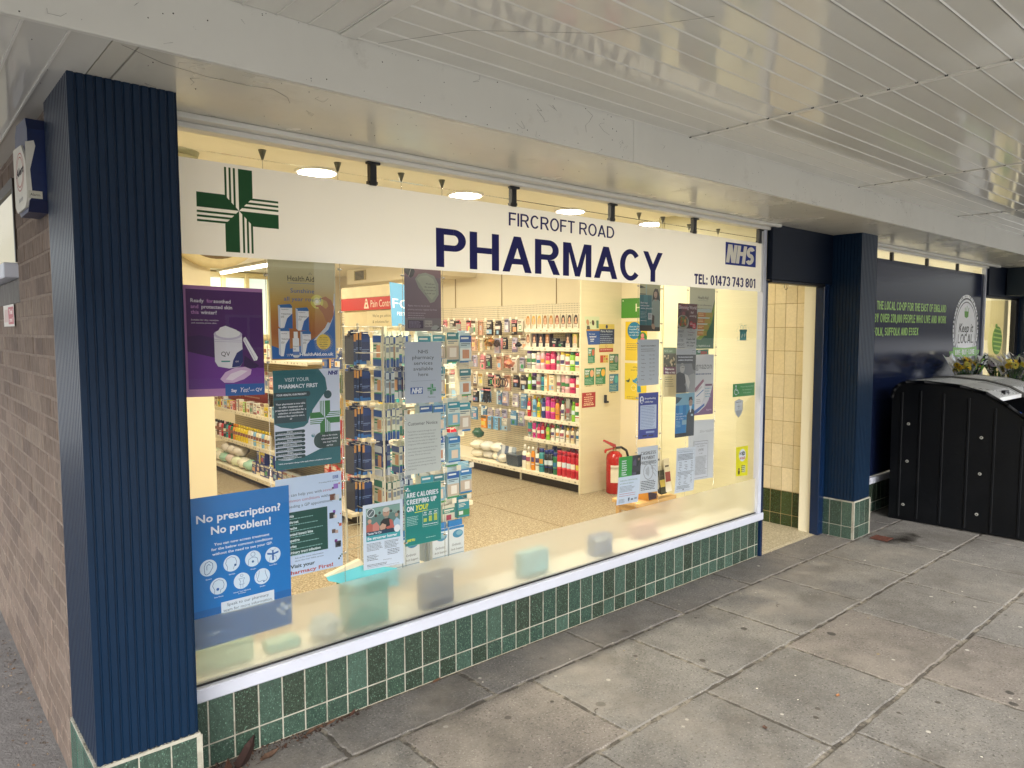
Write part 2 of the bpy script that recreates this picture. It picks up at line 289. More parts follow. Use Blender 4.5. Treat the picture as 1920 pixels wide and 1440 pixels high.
# ------------------------------------------------------------------ lettering
_gl = {}
def glyphs(txt, bold=0.0, res=3):
    k = (txt, bold, res)
    if k not in _gl:
        cu = bpy.data.curves.new('lettering', 'FONT'); cu.body = txt; cu.offset = bold; cu.resolution_u = res; cu.size = 1
        ob = bpy.data.objects.new('lettering', cu); me = ob.to_mesh()
        vs = [(v.co.x, v.co.y) for v in me.vertices]; fs = [tuple(p.vertices) for p in me.polygons]
        ob.to_mesh_clear(); bpy.data.objects.remove(ob); bpy.data.curves.remove(cu)
        x0 = min(v[0] for v in vs); x1 = max(v[0] for v in vs)
        _gl[k] = ([(v[0] - x0, v[1]) for v in vs], fs, x1 - x0)
    return _gl[k]
CAP = .70
class Sheet:
    """flat printed thing: a thin sheet on the quad TL,TR,BR,BL (world points), drawn on in units u (0..Wd, left to right), v (0..Ht, top to bottom)"""
    def __init__(s, TL, TR, BR, BL, Wd, Ht, c=W, th=.0006, curl=0, step=.00013):
        s.q = [Vector(p) for p in (TL, TR, BR, BL)]; s.W = Wd; s.H = Ht; s.b = MB(); s.n = (s.q[3] - s.q[0]).cross(s.q[1] - s.q[0]).normalized(); s.curl = curl; s.step = step; s.clip = True
        e = s.n * th; N = 6 if curl else 1
        for i in range(N):
            v0, v1 = Ht * i / N, Ht * (i + 1) / N
            a, b, c_, d = s.P(0, v0, 0), s.P(Wd, v0, 0), s.P(Wd, v1, 0), s.P(0, v1, 0)
            s.b.face([a, d, c_, b], c)
            s.b.face([p - e for p in (a, b, c_, d)], H('e6e4de'))
        a, b, c_, d = (s.P(0, 0, 0), s.P(Wd, 0, 0), s.P(Wd, Ht, 0), s.P(0, Ht, 0))
        for p, q in ((a, b), (b, c_), (c_, d), (d, a)): s.b.face([p, q, q - e, p - e], H('d8d6d0'))
    def P(s, u, v, l):
        fu, fv = u / s.W, v / s.H
        t = s.q[0].lerp(s.q[1], fu); b = s.q[3].lerp(s.q[2], fu)
        return t.lerp(b, fv) + s.n * (l * s.step + s.curl * (fv ** 3))
    def poly(s, pts, c, l=1):
        if s.clip: pts = [(min(max(u, 0), s.W), min(max(v, 0), s.H)) for u, v in pts]
        if s.curl and len(pts) == 4 and abs(pts[0][1] - pts[2][1]) > s.H * .2:
            N = 5
            for i in range(N):
                L = lambda a, b, t: (a[0] + (b[0] - a[0]) * t, a[1] + (b[1] - a[1]) * t)
                a, b, c_, d = L(pts[0], pts[3], i / N), L(pts[1], pts[2], i / N), L(pts[1], pts[2], (i + 1) / N), L(pts[0], pts[3], (i + 1) / N)
                s.b.face([s.P(*p, l) for p in (a, b, c_, d)], c)
            return
        s.b.face([s.P(u, v, l) for u, v in pts], c)
    def rect(s, u0, v0, u1, v1, c, l=1): s.poly([(u0, v0), (u1, v0), (u1, v1), (u0, v1)], c, l)
    def frame(s, u0, v0, u1, v1, t, c, l=1):
        s.rect(u0, v0, u1, v0 + t, c, l); s.rect(u0, v1 - t, u1, v1, c, l); s.rect(u0, v0 + t, u0 + t, v1 - t, c, l); s.rect(u1 - t, v0 + t, u1, v1 - t, c, l)
    def circ(s, u, v, r, c, l=1, rv=None, n=28, a0=0, a1=360):
        rv = rv or r; s.poly([(u + r * math.cos(R(a0 + (a1 - a0) * k / n)), v + rv * math.sin(R(a0 + (a1 - a0) * k / n))) for k in range(n + (a1 - a0 < 360))], c, l)
    def arc(s, u, v, r, t, c, l=1, a0=0, a1=360, rv=None, n=30):
        rv = rv or r
        for k in range(n):
            A, B = R(a0 + (a1 - a0) * k / n), R(a0 + (a1 - a0) * (k + 1) / n)
            s.poly([(u + r * math.cos(A), v + rv * math.sin(A)), (u + r * math.cos(B), v + rv * math.sin(B)), (u + (r - t) * math.cos(B), v + (rv - t) * math.sin(B)), (u + (r - t) * math.cos(A), v + (rv - t) * math.sin(A))], c, l)
    def line(s, p, q, t, c, l=1):
        dx, dy = q[0] - p[0], q[1] - p[1]; n = math.hypot(dx, dy) or 1; a, b = -dy / n * t / 2, dx / n * t / 2
        s.poly([(p[0] + a, p[1] + b), (q[0] + a, q[1] + b), (q[0] - a, q[1] - b), (p[0] - a, p[1] - b)], c, l)
    def path(s, pts, t, c, l=1):
        for p, q in zip(pts, pts[1:]): s.line(p, q, t, c, l)
    def text(s, txt, u, v, h, c=K, l=3, w=None, al='l', bold=0.0, sh=0.0, rot=0, res=2):
        """capitals h high, baseline at v; w = fit to this width"""
        vs, fs, tw = glyphs(txt, bold, res); k = h / CAP; kx = k if w is None else w / tw; ww = tw * kx
        o = u if al == 'l' else (u - ww / 2 if al == 'c' else u - ww)
        pts = []
        for x, y in vs:
            a, b = x * kx + y * k * sh, -y * k
            if rot: a, b = a * math.cos(rot) - b * math.sin(rot), a * math.sin(rot) + b * math.cos(rot)
            pts.append(s.P(o + a, v + b, l))
        s.b.mesh(pts, fs, c)
        return ww
    def copy(s, u0, v0, u1, n, pitch, c, l=2, h=None, al='l', rag=.25):
        """lines of small print too small to read: word-length dashes"""
        h = h or pitch * .45
        for i in range(n):
            end = u1 - (u1 - u0) * rag * rnd(); u = u0 if al == 'l' else (u0 + u1 - end) ; v = v0 + i * pitch
            while u < end - h:
                w_ = min(U(1.2, 4.5) * h, end - u); s.rect(u, v, u + w_, v + h, c, l); u += w_ + h * .6
    def done(s, name, label, cat, group=None, m=None): return solo(name, s.b, m or M_print, label, cat, group)

class Grot:
    """heavy grotesque capitals and figures drawn as strokes on a sheet"""
    def __init__(g, s, u, v, h, c, t=.2, l=1, sh=0, nx=1.0, th=None):
        g.s, g.u, g.v, g.h, g.c, g.t, g.l, g.sh, g.nx, g.k = s, u, v, h, c, t, l, sh, nx, 0; g.th = th or t * .86
    def P(g, x, y): return (g.u + (x * g.nx + y * g.sh) * g.h, g.v - y * g.h)
    def poly(g, pts):
        g.s.poly([g.P(*p) for p in pts], g.c, g.l + (g.k % 6) * .6); g.k += 1
    def r(g, x0, y0, x1, y1): g.poly([(x0, y0), (x1, y0), (x1, y1), (x0, y1)])
    def d(g, x0, y0, x1, y1, t=None):
        t = t or g.t * 1.04; g.poly([(x0, y0), (x0 + t, y0), (x1 + t, y1), (x1, y1)])
    def arc(g, cx, cy, rx, ry, a0, a1):
        n = max(6, int(abs(a1 - a0) / 10)); l = g.l + (g.k % 6) * .6; g.k += 1
        for i in range(n):
            A, B = R(a0 + (a1 - a0) * i / n), R(a0 + (a1 - a0) * (i + 1) / n)
            g.s.poly([g.P(cx + rx * math.cos(A), cy + ry * math.sin(A)), g.P(cx + rx * math.cos(B), cy + ry * math.sin(B)), g.P(cx + (rx - g.t) * math.cos(B), cy + (ry - g.th) * math.sin(B)), g.P(cx + (rx - g.t) * math.cos(A), cy + (ry - g.th) * math.sin(A))], g.c, l)
    def glyph(g, ch):
        t, th = g.t, g.th
        if ch == 'H': w = .74; g.r(0, 0, t, 1); g.r(w - t, 0, w, 1); g.r(t, .44, w - t, .44 + th)
        elif ch in 'PR':
            w = .70; r = (.58 + 0) / 2; g.r(0, 0, t, 1); g.r(t, 1 - th, w - r, 1); g.r(t, .42, w - r, .42 + th); g.arc(w - r, .71, r, .29, -90, 90)
            if ch == 'R': w = .74; g.d(w - t * 1.1, 0, .36, .42, t * 1.1)
        elif ch == 'A': w = .80; g.d(0, 0, w / 2 - t * .52, 1); g.poly([(w - t * 1.04, 0), (w, 0), (w / 2 + t * .52, 1), (w / 2 - t * .52, 1)]); g.r(.22, .22, w - .22, .22 + th)
        elif ch == 'M': w = .90; g.r(0, 0, t, 1); g.r(w - t, 0, w, 1); g.poly([(t * .6, 1), (t * 1.3, 1), (w / 2 + t * .42, 0), (w / 2 - t * .42, 0)]); g.poly([(w - t * .6, 1), (w - t * 1.3, 1), (w / 2 - t * .42, 0), (w / 2 + t * .42, 0)])
        elif ch == 'N': w = .74; g.r(0, 0, t, 1); g.r(w - t, 0, w, 1); g.poly([(t * .3, 1), (t * 1.25, 1), (w - t * .3, 0), (w - t * 1.25, 0)])
        elif ch == 'C': w = .76; g.arc(w / 2, .5, w / 2, .515, 38, 322)
        elif ch in 'O0': w = .80 if ch == 'O' else .56; g.arc(w / 2, .5, w / 2, .515, 0, 360)
        elif ch == 'Y': w = .76; g.r(w / 2 - t / 2, 0, w / 2 + t / 2, .42); g.d(w / 2 - t * .52, .38, 0, 1); g.d(w / 2 - t * .52, .38, w - t * 1.04, 1)
        elif ch == 'F': w = .60; g.r(0, 0, t, 1); g.r(t, 1 - th, w, 1); g.r(t, .44, w - .06, .44 + th)
        elif ch == 'E': w = .62; g.r(0, 0, t, 1); g.r(t, 1 - th, w, 1); g.r(t, .43, w - .04, .43 + th); g.r(t, 0, w, th)
        elif ch == 'L': w = .58; g.r(0, 0, t, 1); g.r(t, 0, w, th)
        elif ch == 'T': w = .66; g.r(0, 1 - th, w, 1); g.r(w / 2 - t / 2, 0, w / 2 + t / 2, 1 - th)
        elif ch == 'I': w = t; g.r(0, 0, t, 1)
        elif ch == 'D': w = .74; g.r(0, 0, t, 1); g.r(t, 0, w - .42, th); g.r(t, 1 - th, w - .42, 1); g.arc(w - .42, .5, .42, .5, -90, 90)
        elif ch == 'S': w = .66; ry = (1 + th) / 4; g.arc(w / 2, 1 - ry, w / 2, ry, 25, 270); g.arc(w / 2, ry, w / 2, ry, -155, 90)
        elif ch == '3': w = .54; ry = (1 + th) / 4; g.arc(w / 2, 1 - ry, w / 2, ry, -90, 165); g.arc(w / 2, ry, w / 2, ry, -165, 90)
        elif ch == '8': w = .56; ry = (1 + th) / 4; g.arc(w / 2, 1 - ry, w / 2, ry, 0, 360); g.arc(w / 2, ry, w / 2, ry, 0, 360)
        elif ch == '1': w = .36; g.r(w - t, 0, w, 1); g.poly([(0, .72), (0, .72 + th * .9), (w - t, 1), (w - t, .80)])
        elif ch == '4': w = .58; g.r(w - t * 1.5, 0, w - t * .5, 1); g.r(0, .22, w, .22 + th); g.poly([(0, .22 + th), (t * .9, .22 + th), (w - t * 1.2, 1), (w - t * 1.6, 1)])
        elif ch == '7': w = .54; g.r(0, 1 - th, w, 1); g.poly([(t * .5, 0), (t * 1.6, 0), (w, 1 - th), (w - t * 1.1, 1 - th)])
        elif ch == 'U': w = .72; g.r(0, .3, t, 1); g.r(w - t, .3, w, 1); g.arc(w / 2, .34, w / 2, .355, 180, 360)
        elif ch == 'V': w = .76; g.d(w / 2 - t * .52, 0, 0, 1); g.d(w / 2 - t * .52, 0, w - t * 1.04, 1)
        elif ch == 'W': w = 1.05; g.d(w * .27 - t * .5, 0, 0, 1, t); g.d(w * .27 - t * .5, 0, w / 2 - t * .5, 1, t); g.d(w * .73 - t * .5, 0, w / 2 - t * .5, 1, t); g.d(w * .73 - t * .5, 0, w - t, 1, t)
        elif ch == 'X': w = .72; g.d(0, 0, w - t * 1.1, 1, t * 1.1); g.d(w - t * 1.1, 0, 0, 1, t * 1.1)
        elif ch == 'K': w = .74; g.r(0, 0, t, 1); g.d(t, .36, w - t * 1.15, 1, t * 1.15); g.d(w - t * 1.15, 0, t * 1.2, .55, t * 1.15)
        elif ch == 'G': w = .78; g.arc(w / 2, .5, w / 2, .515, 42, 340); g.r(w / 2, .40, w, .40 + th); g.r(w - t, .05, w, .44)
        elif ch == 'B': w = .70; g.r(0, 0, t, 1); g.r(t, 0, w - .28, th); g.r(t, .44, w - .28, .44 + th); g.r(t, 1 - th, w - .28, 1); g.arc(w - .28, .27, .28, .27, -90, 90); g.arc(w - .30, .73, .28, .27, -90, 90)
        elif ch == '2': w = .56; g.arc(w / 2, .7, w / 2, .31, -30, 165); g.r(0, 0, w, th); g.poly([(0, th), (t * 1.1, th), (w - t * .2, .52), (w - t * 1.3, .58)])
        elif ch == '9': w = .56; g.arc(w / 2, .69, w / 2, .31, 0, 360); g.arc(w / 2, .36, w / 2, .37, -150, 0); g.r(w - t, .36, w, .7)
        elif ch in ',.': w = t; g.r(0, -.14 if ch == ',' else 0, t, th)
        elif ch == '•': w = t * 1.2; g.r(0, .42, t * 1.2, .42 + t)
        elif ch == '-': w = .34; g.r(0, .38, .34, .38 + th)
        elif ch == ':': w = t; g.r(0, 0, t, th); g.r(0, .5, t, .5 + th)
        else: w = .26
        g.u += w * g.nx * g.h; return w
def grot_w(txt, t=.2, gap=.09):
    probe = Sheet((0, 0, 0), (1, 0, 0), (1, 0, -1), (0, 0, -1), 1, 1); probe.clip = False
    return sum(Grot(probe, 0, 0, 1, K, t).glyph(ch) + gap for ch in txt) - gap
def grot(s, txt, u, v, h, w, c, t=.2, l=1, sh=0, gap=.09):
    """draw txt so that it is exactly w wide; widths squeeze, strokes stay in proportion"""
    tot = 0
    probe = Sheet((0, 0, 0), (1, 0, 0), (1, 0, -1), (0, 0, -1), 1, 1); probe.clip = False
    for ch in txt: tot += Grot(probe, 0, 0, 1, c, t).glyph(ch) + gap
    nx = w / (h * (tot - gap)); g = Grot(s, u, v, h, c, t, l, sh, nx, th=t * .86 * min(1, nx ** .5 if nx < 1 else 1))
    for ch in txt: g.glyph(ch); g.u += gap * nx * h
ORD = ['first', 'second', 'third', 'fourth', 'fifth', 'sixth', 'seventh', 'eighth', 'ninth', 'tenth', 'eleventh', 'twelfth', 'thirteenth', 'fourteenth', 'fifteenth', 'sixteenth', 'seventeenth', 'eighteenth', 'nineteenth', 'twentieth', 'twenty-first', 'twenty-second', 'twenty-third', 'twenty-fourth']

# ================================================================== SETTING
b = MB(); b.box(-150, 150, -150, -3.98, -.3, -.012); b.box(-150, 150, -3.98, 150, -.3, -.06); struct('ground', b, mat('pale_bounce_ground', H('b9b9b6'), .9, nscale=2, namt=.15))  # unseen ground made pale so it bounces daylight up to the canopy
b = MB(); b.box(-6, -.505, .02, 9, -.06, -.004); b.box(-6, -.557, -.9, .02, -.06, -.0045); b.box(-6, -.56, -3.98, -.905, -.06, -.006); struct('path', b, M_tarmac)
# pavement of concrete slabs laid in rows
b = MB(); rows = [(.02, -.304, [1.091, 1.833, 2.55, 3.29, 4.05]), (-.304, -.919, [1.308, 2.039, 2.767, 3.535, 4.289]), (-.919, -1.527, [2.59, 3.351, 4.115]),
                  (-1.527, -2.14, [2.023, 2.751, 3.495]), (-2.14, -2.75, [1.66, 2.4]), (-2.75, -3.36, [1.3]), (-3.36, -3.97, [1.7])]
b.box(-.56, 16, -3.98, .0, -.06, -.0042, m=1)
for ri, (y1, y0, js) in enumerate(rows):
    js = list(js)
    while js[-1] < 15: js.append(js[-1] + .745)
    while js[0] > -.3: js.insert(0, js[0] - .745)
    js[0] = -.556
    for x0, x1 in zip(js, js[1:]):
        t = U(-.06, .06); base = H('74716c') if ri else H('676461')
        if rnd() < .25: base = H('766f68')
        c = tuple(v * (1 + t) for v in base); g = .0085; k = .007
        dz = [U(-.0015, .0015) for _ in range(4)]; a0, a1, c0, c1 = x0 + g, x1 - g, y0 + g, min(y1, .0) - g
        def jit(): return U(-.005, .005)
        N = 14  # ragged, slightly worn edges
        ring = [(a0 + (a1 - a0) * i / N, c0 + jit()) for i in range(N)] + [(a1 + jit(), c0 + (c1 - c0) * i / N) for i in range(N)] + [(a1 - (a1 - a0) * i / N, c1 + jit()) for i in range(N)] + [(a0 + jit(), c1 - (c1 - c0) * i / N) for i in range(N)]
        ins = [(x + (k if x < (a0 + a1) / 2 - .3 * (a1 - a0) else -k if x > (a0 + a1) / 2 + .3 * (a1 - a0) else 0), y + (k if y < (c0 + c1) / 2 - .3 * (c1 - c0) else -k if y > (c0 + c1) / 2 + .3 * (c1 - c0) else 0)) for x, y in ring]
        Z = lambda x, y: dz[0] * (x - a0) / (a1 - a0) + dz[1] * (y - c0) / (c1 - c0)
        n = len(ring); vs = [(x, y, Z(x, y)) for x, y in ins] + [(x, y, Z(x, y) - .004) for x, y in ring] + [(x, y, -.03) for x, y in ring]
        fs = [tuple(range(n))] + [(i, (i + 1) % n, (i + 1) % n + n, i + n) for i in range(n)] + [(i + n, (i + 1) % n + n, (i + 1) % n + 2 * n, i + 2 * n) for i in range(n)]
        b.mesh(vs, fs, c)
struct('pavement', b, [M_slab, M_joint])
# shop interior
b = MB(); b.box(-.3, 4.97, .0, 8.5, -.05, .0)
for y in (2.9, 5.8): b.box(-.3, 4.97, y, y + .006, 0, .0008, m=1)
for x in (1.6, 3.35): b.box(x, x + .006, .1, 8.5, 0, .0008, m=1)
struct('floor', b, [M_terr, mat('floor_joint', H('6b5632'), .6)])
b = MB(); b.box(3.9, 4.81, -.02, .0, -.05, .001); b.box(3.93, 4.81, .0, .95, 0, .0035); struct('threshold_floor', b, M_terr2)
b = MB(); b.box(-.31, 5.3, .02, 8.6, 2.6, 2.7); b.box(4.81, 5.3, .02, .3, 2.05, 2.6); struct('ceiling', b, M_ceil)
b = MB(); b.box(-.31, 5.3, 8.5, 8.6, 0, 2.6)
b.box(4.97, 5.3, .95, 8.5, 0, 2.6)
b.box(-.3, -.28, .1, .99, 0, 2.6); b.box(-.3, -.28, 2.62, 8.5, 0, 2.6); b.box(-.3, -.28, .99, 2.62, 0, 1.98); b.box(-.3, -.28, .99, 2.62, 2.32, 2.6)
for y in (3.24, 4.222, 5.2): b.box(4.962, 4.97, y, y + .008, 1.99, 2.6, m=1)
b.box(4.4, 4.97, 4.75, 7.2, 2.385, 2.6)
struct('wall', b, [M_wall, mat('panel_joint', H('8c7444'), .6)])
b = MB(); b.box(3.893, 3.93, .0, .9, 0, 2.6); b.box(3.885, 3.935, .9, .95, 0, 2.6)
struct('wall', b, mat('partition_wall', (.66, .62, .40), .45, nscale=2, namt=.05, bump=.001, bscale=8, stretch=(1, 1, 10)))
b = MB(); b.box(-.28, .97, 3.0, 3.15, 0, 2.6); struct('wall', b, M_wall)
# soffit, fascia beam and planked canopy: one canopy, built of its boards
can = thing('canopy', (2, -2, 2.439), 'white boarded canopy with planked underside running over the whole shopfront', 'canopy')
b = MB()
xs = [-.41, .62, 2.35, 3.94, 5.13, 7.4, 9.9, 13]
for x0, x1 in zip(xs, xs[1:]):
    N = max(2, int((x1 - x0) / .3)); vs = []; fs = []
    for i in range(N + 1):
        x = x0 + .001 + (x1 - x0 - .002) * i / N; vs += [(x, -.623, 2.439 + U(-.0006, .0006)), (x, -.35, 2.439 + U(-.0015, .0012)), (x, .02, 2.439)]
    for i in range(N): fs += [(3 * i, 3 * i + 3, 3 * i + 4, 3 * i + 1), (3 * i + 1, 3 * i + 4, 3 * i + 5, 3 * i + 2)]
    b.mesh(vs, fs, sm=True)
b.box(-2, 13, -.6, .05, 2.447, 2.452)
x = -.475
b.box(-.473, -.412, -.623, 3.9, 2.439, 2.446)
b.build('soffit', M_soffit, can)
b = MB(); x = -.477
while x > -1.9:
    b.box(x - .097, x, -.623, 4, 2.4375 + U(0, .001), 2.446); b.box(x - .1, x - .094, -.623, 4, 2.434, 2.4376, m=1); x -= .1
b.build('side_soffit', [M_plank, M_trim], can)
b = MB()
for x0, x1 in ((-2, 1.62), (1.621, 4.03), (4.032, 6.5), (6.502, 9), (9.002, 13)): b.cbox(x0, x1, -.643 + U(-.001, .001), -.623, 2.434, 2.622, .002)
b.build('fascia_beam', M_beam, can)
b = MB(); segs = [.215, 2.055, 3.925, 5.795, 7.665, 9.535, 11.4, 13.2]
for si, (x0, x1) in enumerate(zip(segs, segs[1:])):
    y = -.648; k = 0
    while y > -3.62:
        t = U(-.0009, .0009); xa, xb = x0 + .012, x1 - .012; z = 2.617
        b.face([(xa, y - .005, z + t), (xb, y - .005, z + t), (xb, y - .097, z - t), (xa, y - .097, z - t)])
        b.face([(xa, y - .005, z + t), (xb, y - .005, z + t), (xb, y - .001, z - .0035), (xa, y - .001, z - .0035)])
        b.face([(xa, y - .001, z - .0035), (xb, y - .001, z - .0035), (xb, y + .003, z), (xa, y + .003, z)])
        y -= .102
y = 0; x = .165
while x > -2:
    t = U(-.0009, .0009)
    b.face([(x, -.645, 2.617 + t), (x, -3.62, 2.617 + t), (x - .097, -3.62, 2.617 - t), (x - .097, -.645, 2.617 - t)])
    b.box(x - .002, x + .003, -3.62, -.645, 2.6135, 2.619, m=1)
    x -= .102
b.build('ceiling_plank', [M_plank, M_trim], can)
b = MB(); b.box(.17, .226, -3.62, -.645, 2.611, 2.6165); b.build('joint_strip', M_trim, can)
for x in segs[1:]:
    b = MB()
    b.box(x - .013, x + .013, -3.62, -.645, 2.6125, 2.6165)
    yy = -.648
    while yy > -3.6:
        b.box(x - .0165, x - .012, yy - .006, yy + .004, 2.611, 2.6166, m=1); yy -= .102
    b.build('joint_strip', [M_trim, M_black], can)
b = MB(); b.box(-2, 13.3, -3.68, .1, 2.63, 2.95); b.box(-2, 13.3, -3.72, -3.62, 2.56, 2.97); b.box(-2, -.3, .1, 4, 2.5, 2.95); b.box(-.5, 13.3, .1, 8.6, 2.71, 2.95); b.box(-2.03, -1.98, -3.62, 4, 2.43, 2.95)
b.build('light_blocking_roof', M_beam, can)  # unseen roof and edges added to block light from above the boards
b = MB()   # cobwebs and dirt threads caught on the paint
for i in range(36):
    x, z, y = U(-.9, 4.4), U(2.445, 2.61), -.6445
    if rnd() < .35: z = 2.4385; y = U(-.6, -.1)
    p = (x, y, z); pts = [p]
    for k in range(int(U(2, 6))):
        dx = U(-.03, .04)
        p = (p[0] + dx, p[1] if y < -.64 else p[1] + U(-.03, .03), max(2.437, p[2] + U(-.03, .02)) if y < -.64 else p[2]); pts.append(p)
    b.tube(pts, U(.00015, .00035), 4)
for i in range(220):
    x = U(-.9, 5); z = U(2.44, 2.612); r = U(.0008, .0026)
    if rnd() < .5: z = 2.612 - abs(random.gauss(0, .012)) if rnd() < .6 else 2.44 + abs(random.gauss(0, .01))
    if rnd() < .6: b.cyl((x, -.6432, z), (x, -.645, z), r, r * .4, 6)
    else:
        y = U(-.6, -.1); b.cyl((x, y, 2.4392), (x, y, 2.4365), r, r * .4, 6)
b.tube([(-.45, -.60, 2.4382), (-.33, -.53, 2.4382), (-.2, -.5, 2.4382), (-.08, -.50, 2.4382), (.0, -.52, 2.4382), (.07, -.47, 2.4382), (.1, -.42, 2.4382)], .0004, 4)
b.tube([(.3, -.66, 2.613), (.45, -.95, 2.606), (.75, -1.2, 2.6), (.95, -1.5, 2.611)], .0004, 4)
tag(b.build('cobweb', mat('cobweb_dirt', H('4a443c'), .9)), kind='stuff')

# ---------------------------------------------------------------- brick side wall
bw = thing('brick_wall', (-.4, .11, 0), 'brown brick side wall running back behind the left navy column', 'wall')
b = MB(); OP = (.99, 2.62, 1.98, 2.33)
cs = [H('74655a'), H('6f6055'), H('796a5f'), H('695b52'), H('7c6e62'), H('716257')]
r = 0; z = .0
while z < 2.43:
    y = .115 + (-.1125 if r % 2 else 0)
    while y < 6:
        y0, y1 = max(y, .115), min(y + .214, 6)
        hole = y1 > OP[0] and y0 < OP[1] and z + .065 > OP[2] - .08 and z < OP[3]
        if hole and y0 < OP[0] - .03: y1 = OP[0]; hole = False
        if y1 - y0 > .02 and not hole:
            c = cs[int(rnd() * 6)]; k = U(.92, 1.08); e = U(-.0015, .0015)
            b.cbox(-.513 + e, -.49, y0, y1, z + U(0, .001), min(z + U(.066, .069), 2.437), .003, tuple(v * k for v in c))
        y += .2245
    z += .0755; r += 1
b.build('brickwork', M_brick, bw)
b = MB(); b.box(-.5112, -.31, .112, OP[0], 0, 2.437); b.box(-.5112, -.31, OP[1], 6, 0, 2.437); b.box(-.5112, -.31, OP[0], OP[1], 0, 1.9); b.box(-.5112, -.31, OP[0], OP[1], OP[3], 2.437)
b.build('mortar', M_mortar, bw)
b = MB(); b.cbox(-.516, -.46, OP[0] - .01, OP[1], 1.8, 1.905, .004); b.build('concrete_block', mat('rough_concrete', H('74726f'), .95, nscale=20, namt=.35, bump=.006, bscale=25, stretch=(1, 3, .4)), bw)
b = MB(); b.cbox(-.565, -.5, OP[0] - .0, OP[1] + .1, 1.908, 1.972, .004); b.build('window_sill', M_sill, bw)
b = MB(); b.box(-.52, -.49, OP[0] - .006, OP[0] + .02, 1.975, 2.33); b.box(-.52, -.49, OP[0] + .02, OP[1], 2.29, 2.335); b.build('window_frame', M_plinth, bw)
b = MB(); N = 34
for i in range(N):
    z0 = 1.975 + .315 * i / N; z1 = 1.975 + .315 * (i + 1) / N; zm = (z0 + z1) / 2
    b.face([(-.500, OP[0] + .02, z0), (-.500, OP[1], z0), (-.507, OP[1], zm), (-.507, OP[0] + .02, zm)], H('d8d2b8')); b.face([(-.507, OP[0] + .02, zm), (-.507, OP[1], zm), (-.5, OP[1], z1), (-.5, OP[0] + .02, z1)], H('b3ac90'))
b.build('window_pane', mat('reeded_glass', attr=True, rough=.25, emit=(1, .95, .78), estr=.10, stains_glints=[(14, .62, .72, H('8f8a70'), 'n')]), bw)  # pane emits a little to stand in for light from inside

# ---------------------------------------------------------------- tiles
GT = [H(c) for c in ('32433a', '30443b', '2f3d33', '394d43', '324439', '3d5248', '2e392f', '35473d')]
def tiles(bt, bg, ax, at, js, zs, cs, out=-1, gap=.0045, th=.006):
    """tiles on a wall: ax 'x' runs along x at y=at, ax 'y' runs along y at x=at; out = side they face; js joints along, zs joints up"""
    for x0, x1 in zip(js, js[1:]):
        for z0, z1 in zip(zs, zs[1:]):
            if x1 - x0 < 2.2 * gap: continue
            c = cs[int(rnd() * len(cs))]; k = U(.92, 1.08); c = tuple(v * k for v in c); e = U(-.0005, .0005)
            A, B = sorted((at + out * (th + e), at)); g = gap / 2
            if ax == 'x': bt.cbox(x0 + g, x1 - g, A, B, z0 + g, z1 - g, .0012, c)
            else: bt.cbox(A, B, x0 + g, x1 - g, z0 + g, z1 - g, .0012, c)
    A, B = sorted((at + out * (th - .002), at - out * .01))
    if ax == 'x': bg.box(js[0], js[-1], A, B, zs[0], zs[-1])
    else: bg.box(A, B, js[0], js[-1], zs[0], zs[-1])
def joints(a, b_, first, p):
    r = [a]; x = first
    while x < b_ - .012:
        if x > a + .012: r.append(x)
        x += p
    return r + [b_]

# ---------------------------------------------------------------- columns
def column(x0, x1, y0, y1, label, front, left, right):
    t = thing('column', ((x0 + x1) / 2, (y0 + y1) / 2, 0), label, 'column', 'fluted navy columns with green tiled feet')
    P = []; d = .0048
    def flutes(a, b_, n, f):
        p = (b_ - a) / n
        for i in range(n):
            s = a + i * p; L = abs(p); sg = 1 if p > 0 else -1
            P.extend([f(s, 0), f(s + sg * (L - .0085), 0), f(s + sg * (L - .0065), d), f(s + sg * (L - .002), d)])
        P.append(f(b_, 0))
    flutes(x0, x1, front, lambda s, e: (s, y0 + e))
    flutes(y0 + .0001, y1, right, lambda s, e: (x1 - e, s))
    P.append((x0, y1))
    flutes(y1 - .0001, y0 + .0002, left, lambda s, e: (x0 + e, s))
    Q = []
    for p in P:
        if not Q or (abs(p[0] - Q[-1][0]) + abs(p[1] - Q[-1][1])) > 1e-5: Q.append(p)
    b = MB(); n = len(Q); vs = [(x, y, .309) for x, y in Q] + [(x, y, 2.438) for x, y in Q]
    b.mesh(vs, [(i, (i + 1) % n, (i + 1) % n + n, i + n) for i in range(n)])
    b.build('fluted_cladding', M_navy, t)
    bt = MB(); bg = MB(); k = .009; zs = [.0, .1, .3]
    tiles(bt, bg, 'x', y0 - .002, [x0 - k] + [x1 + k - .0983 * j for j in range(int((x1 - x0) / .0983), 0, -1)] + [x1 + k], zs, GT)
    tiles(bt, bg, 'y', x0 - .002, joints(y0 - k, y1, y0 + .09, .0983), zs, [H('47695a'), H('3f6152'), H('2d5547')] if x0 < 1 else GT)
    tiles(bt, bg, 'y', x1 + .002, joints(y0 - k, y1, y0 + .09, .0983), zs, GT, out=1)
    bg.box(x0 - .006, x1 + .006, y0 - .006, y1, .3, .309); bg.box(x0 - .0105, x0 - .006, y0 - .0105, y0 - .006, 0, .303); bg.box(x1 + .006, x1 + .0105, y0 - .0105, y0 - .006, 0, .303)
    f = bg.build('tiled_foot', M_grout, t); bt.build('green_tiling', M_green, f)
    return t
column(-.526, -.222, -.288, .112, 'broad fluted navy column on green tiles at the left corner, with brick behind', 12, 16, 14)
column(4.825, 5.111, -.288, .0, 'fluted navy column between the lit doorway and the dark mural window', 11, 11, 11)
column(10.1, 10.4, -.288, .0, 'fluted navy column at the right picture edge beyond the far lit doorway', 11, 11, 11)

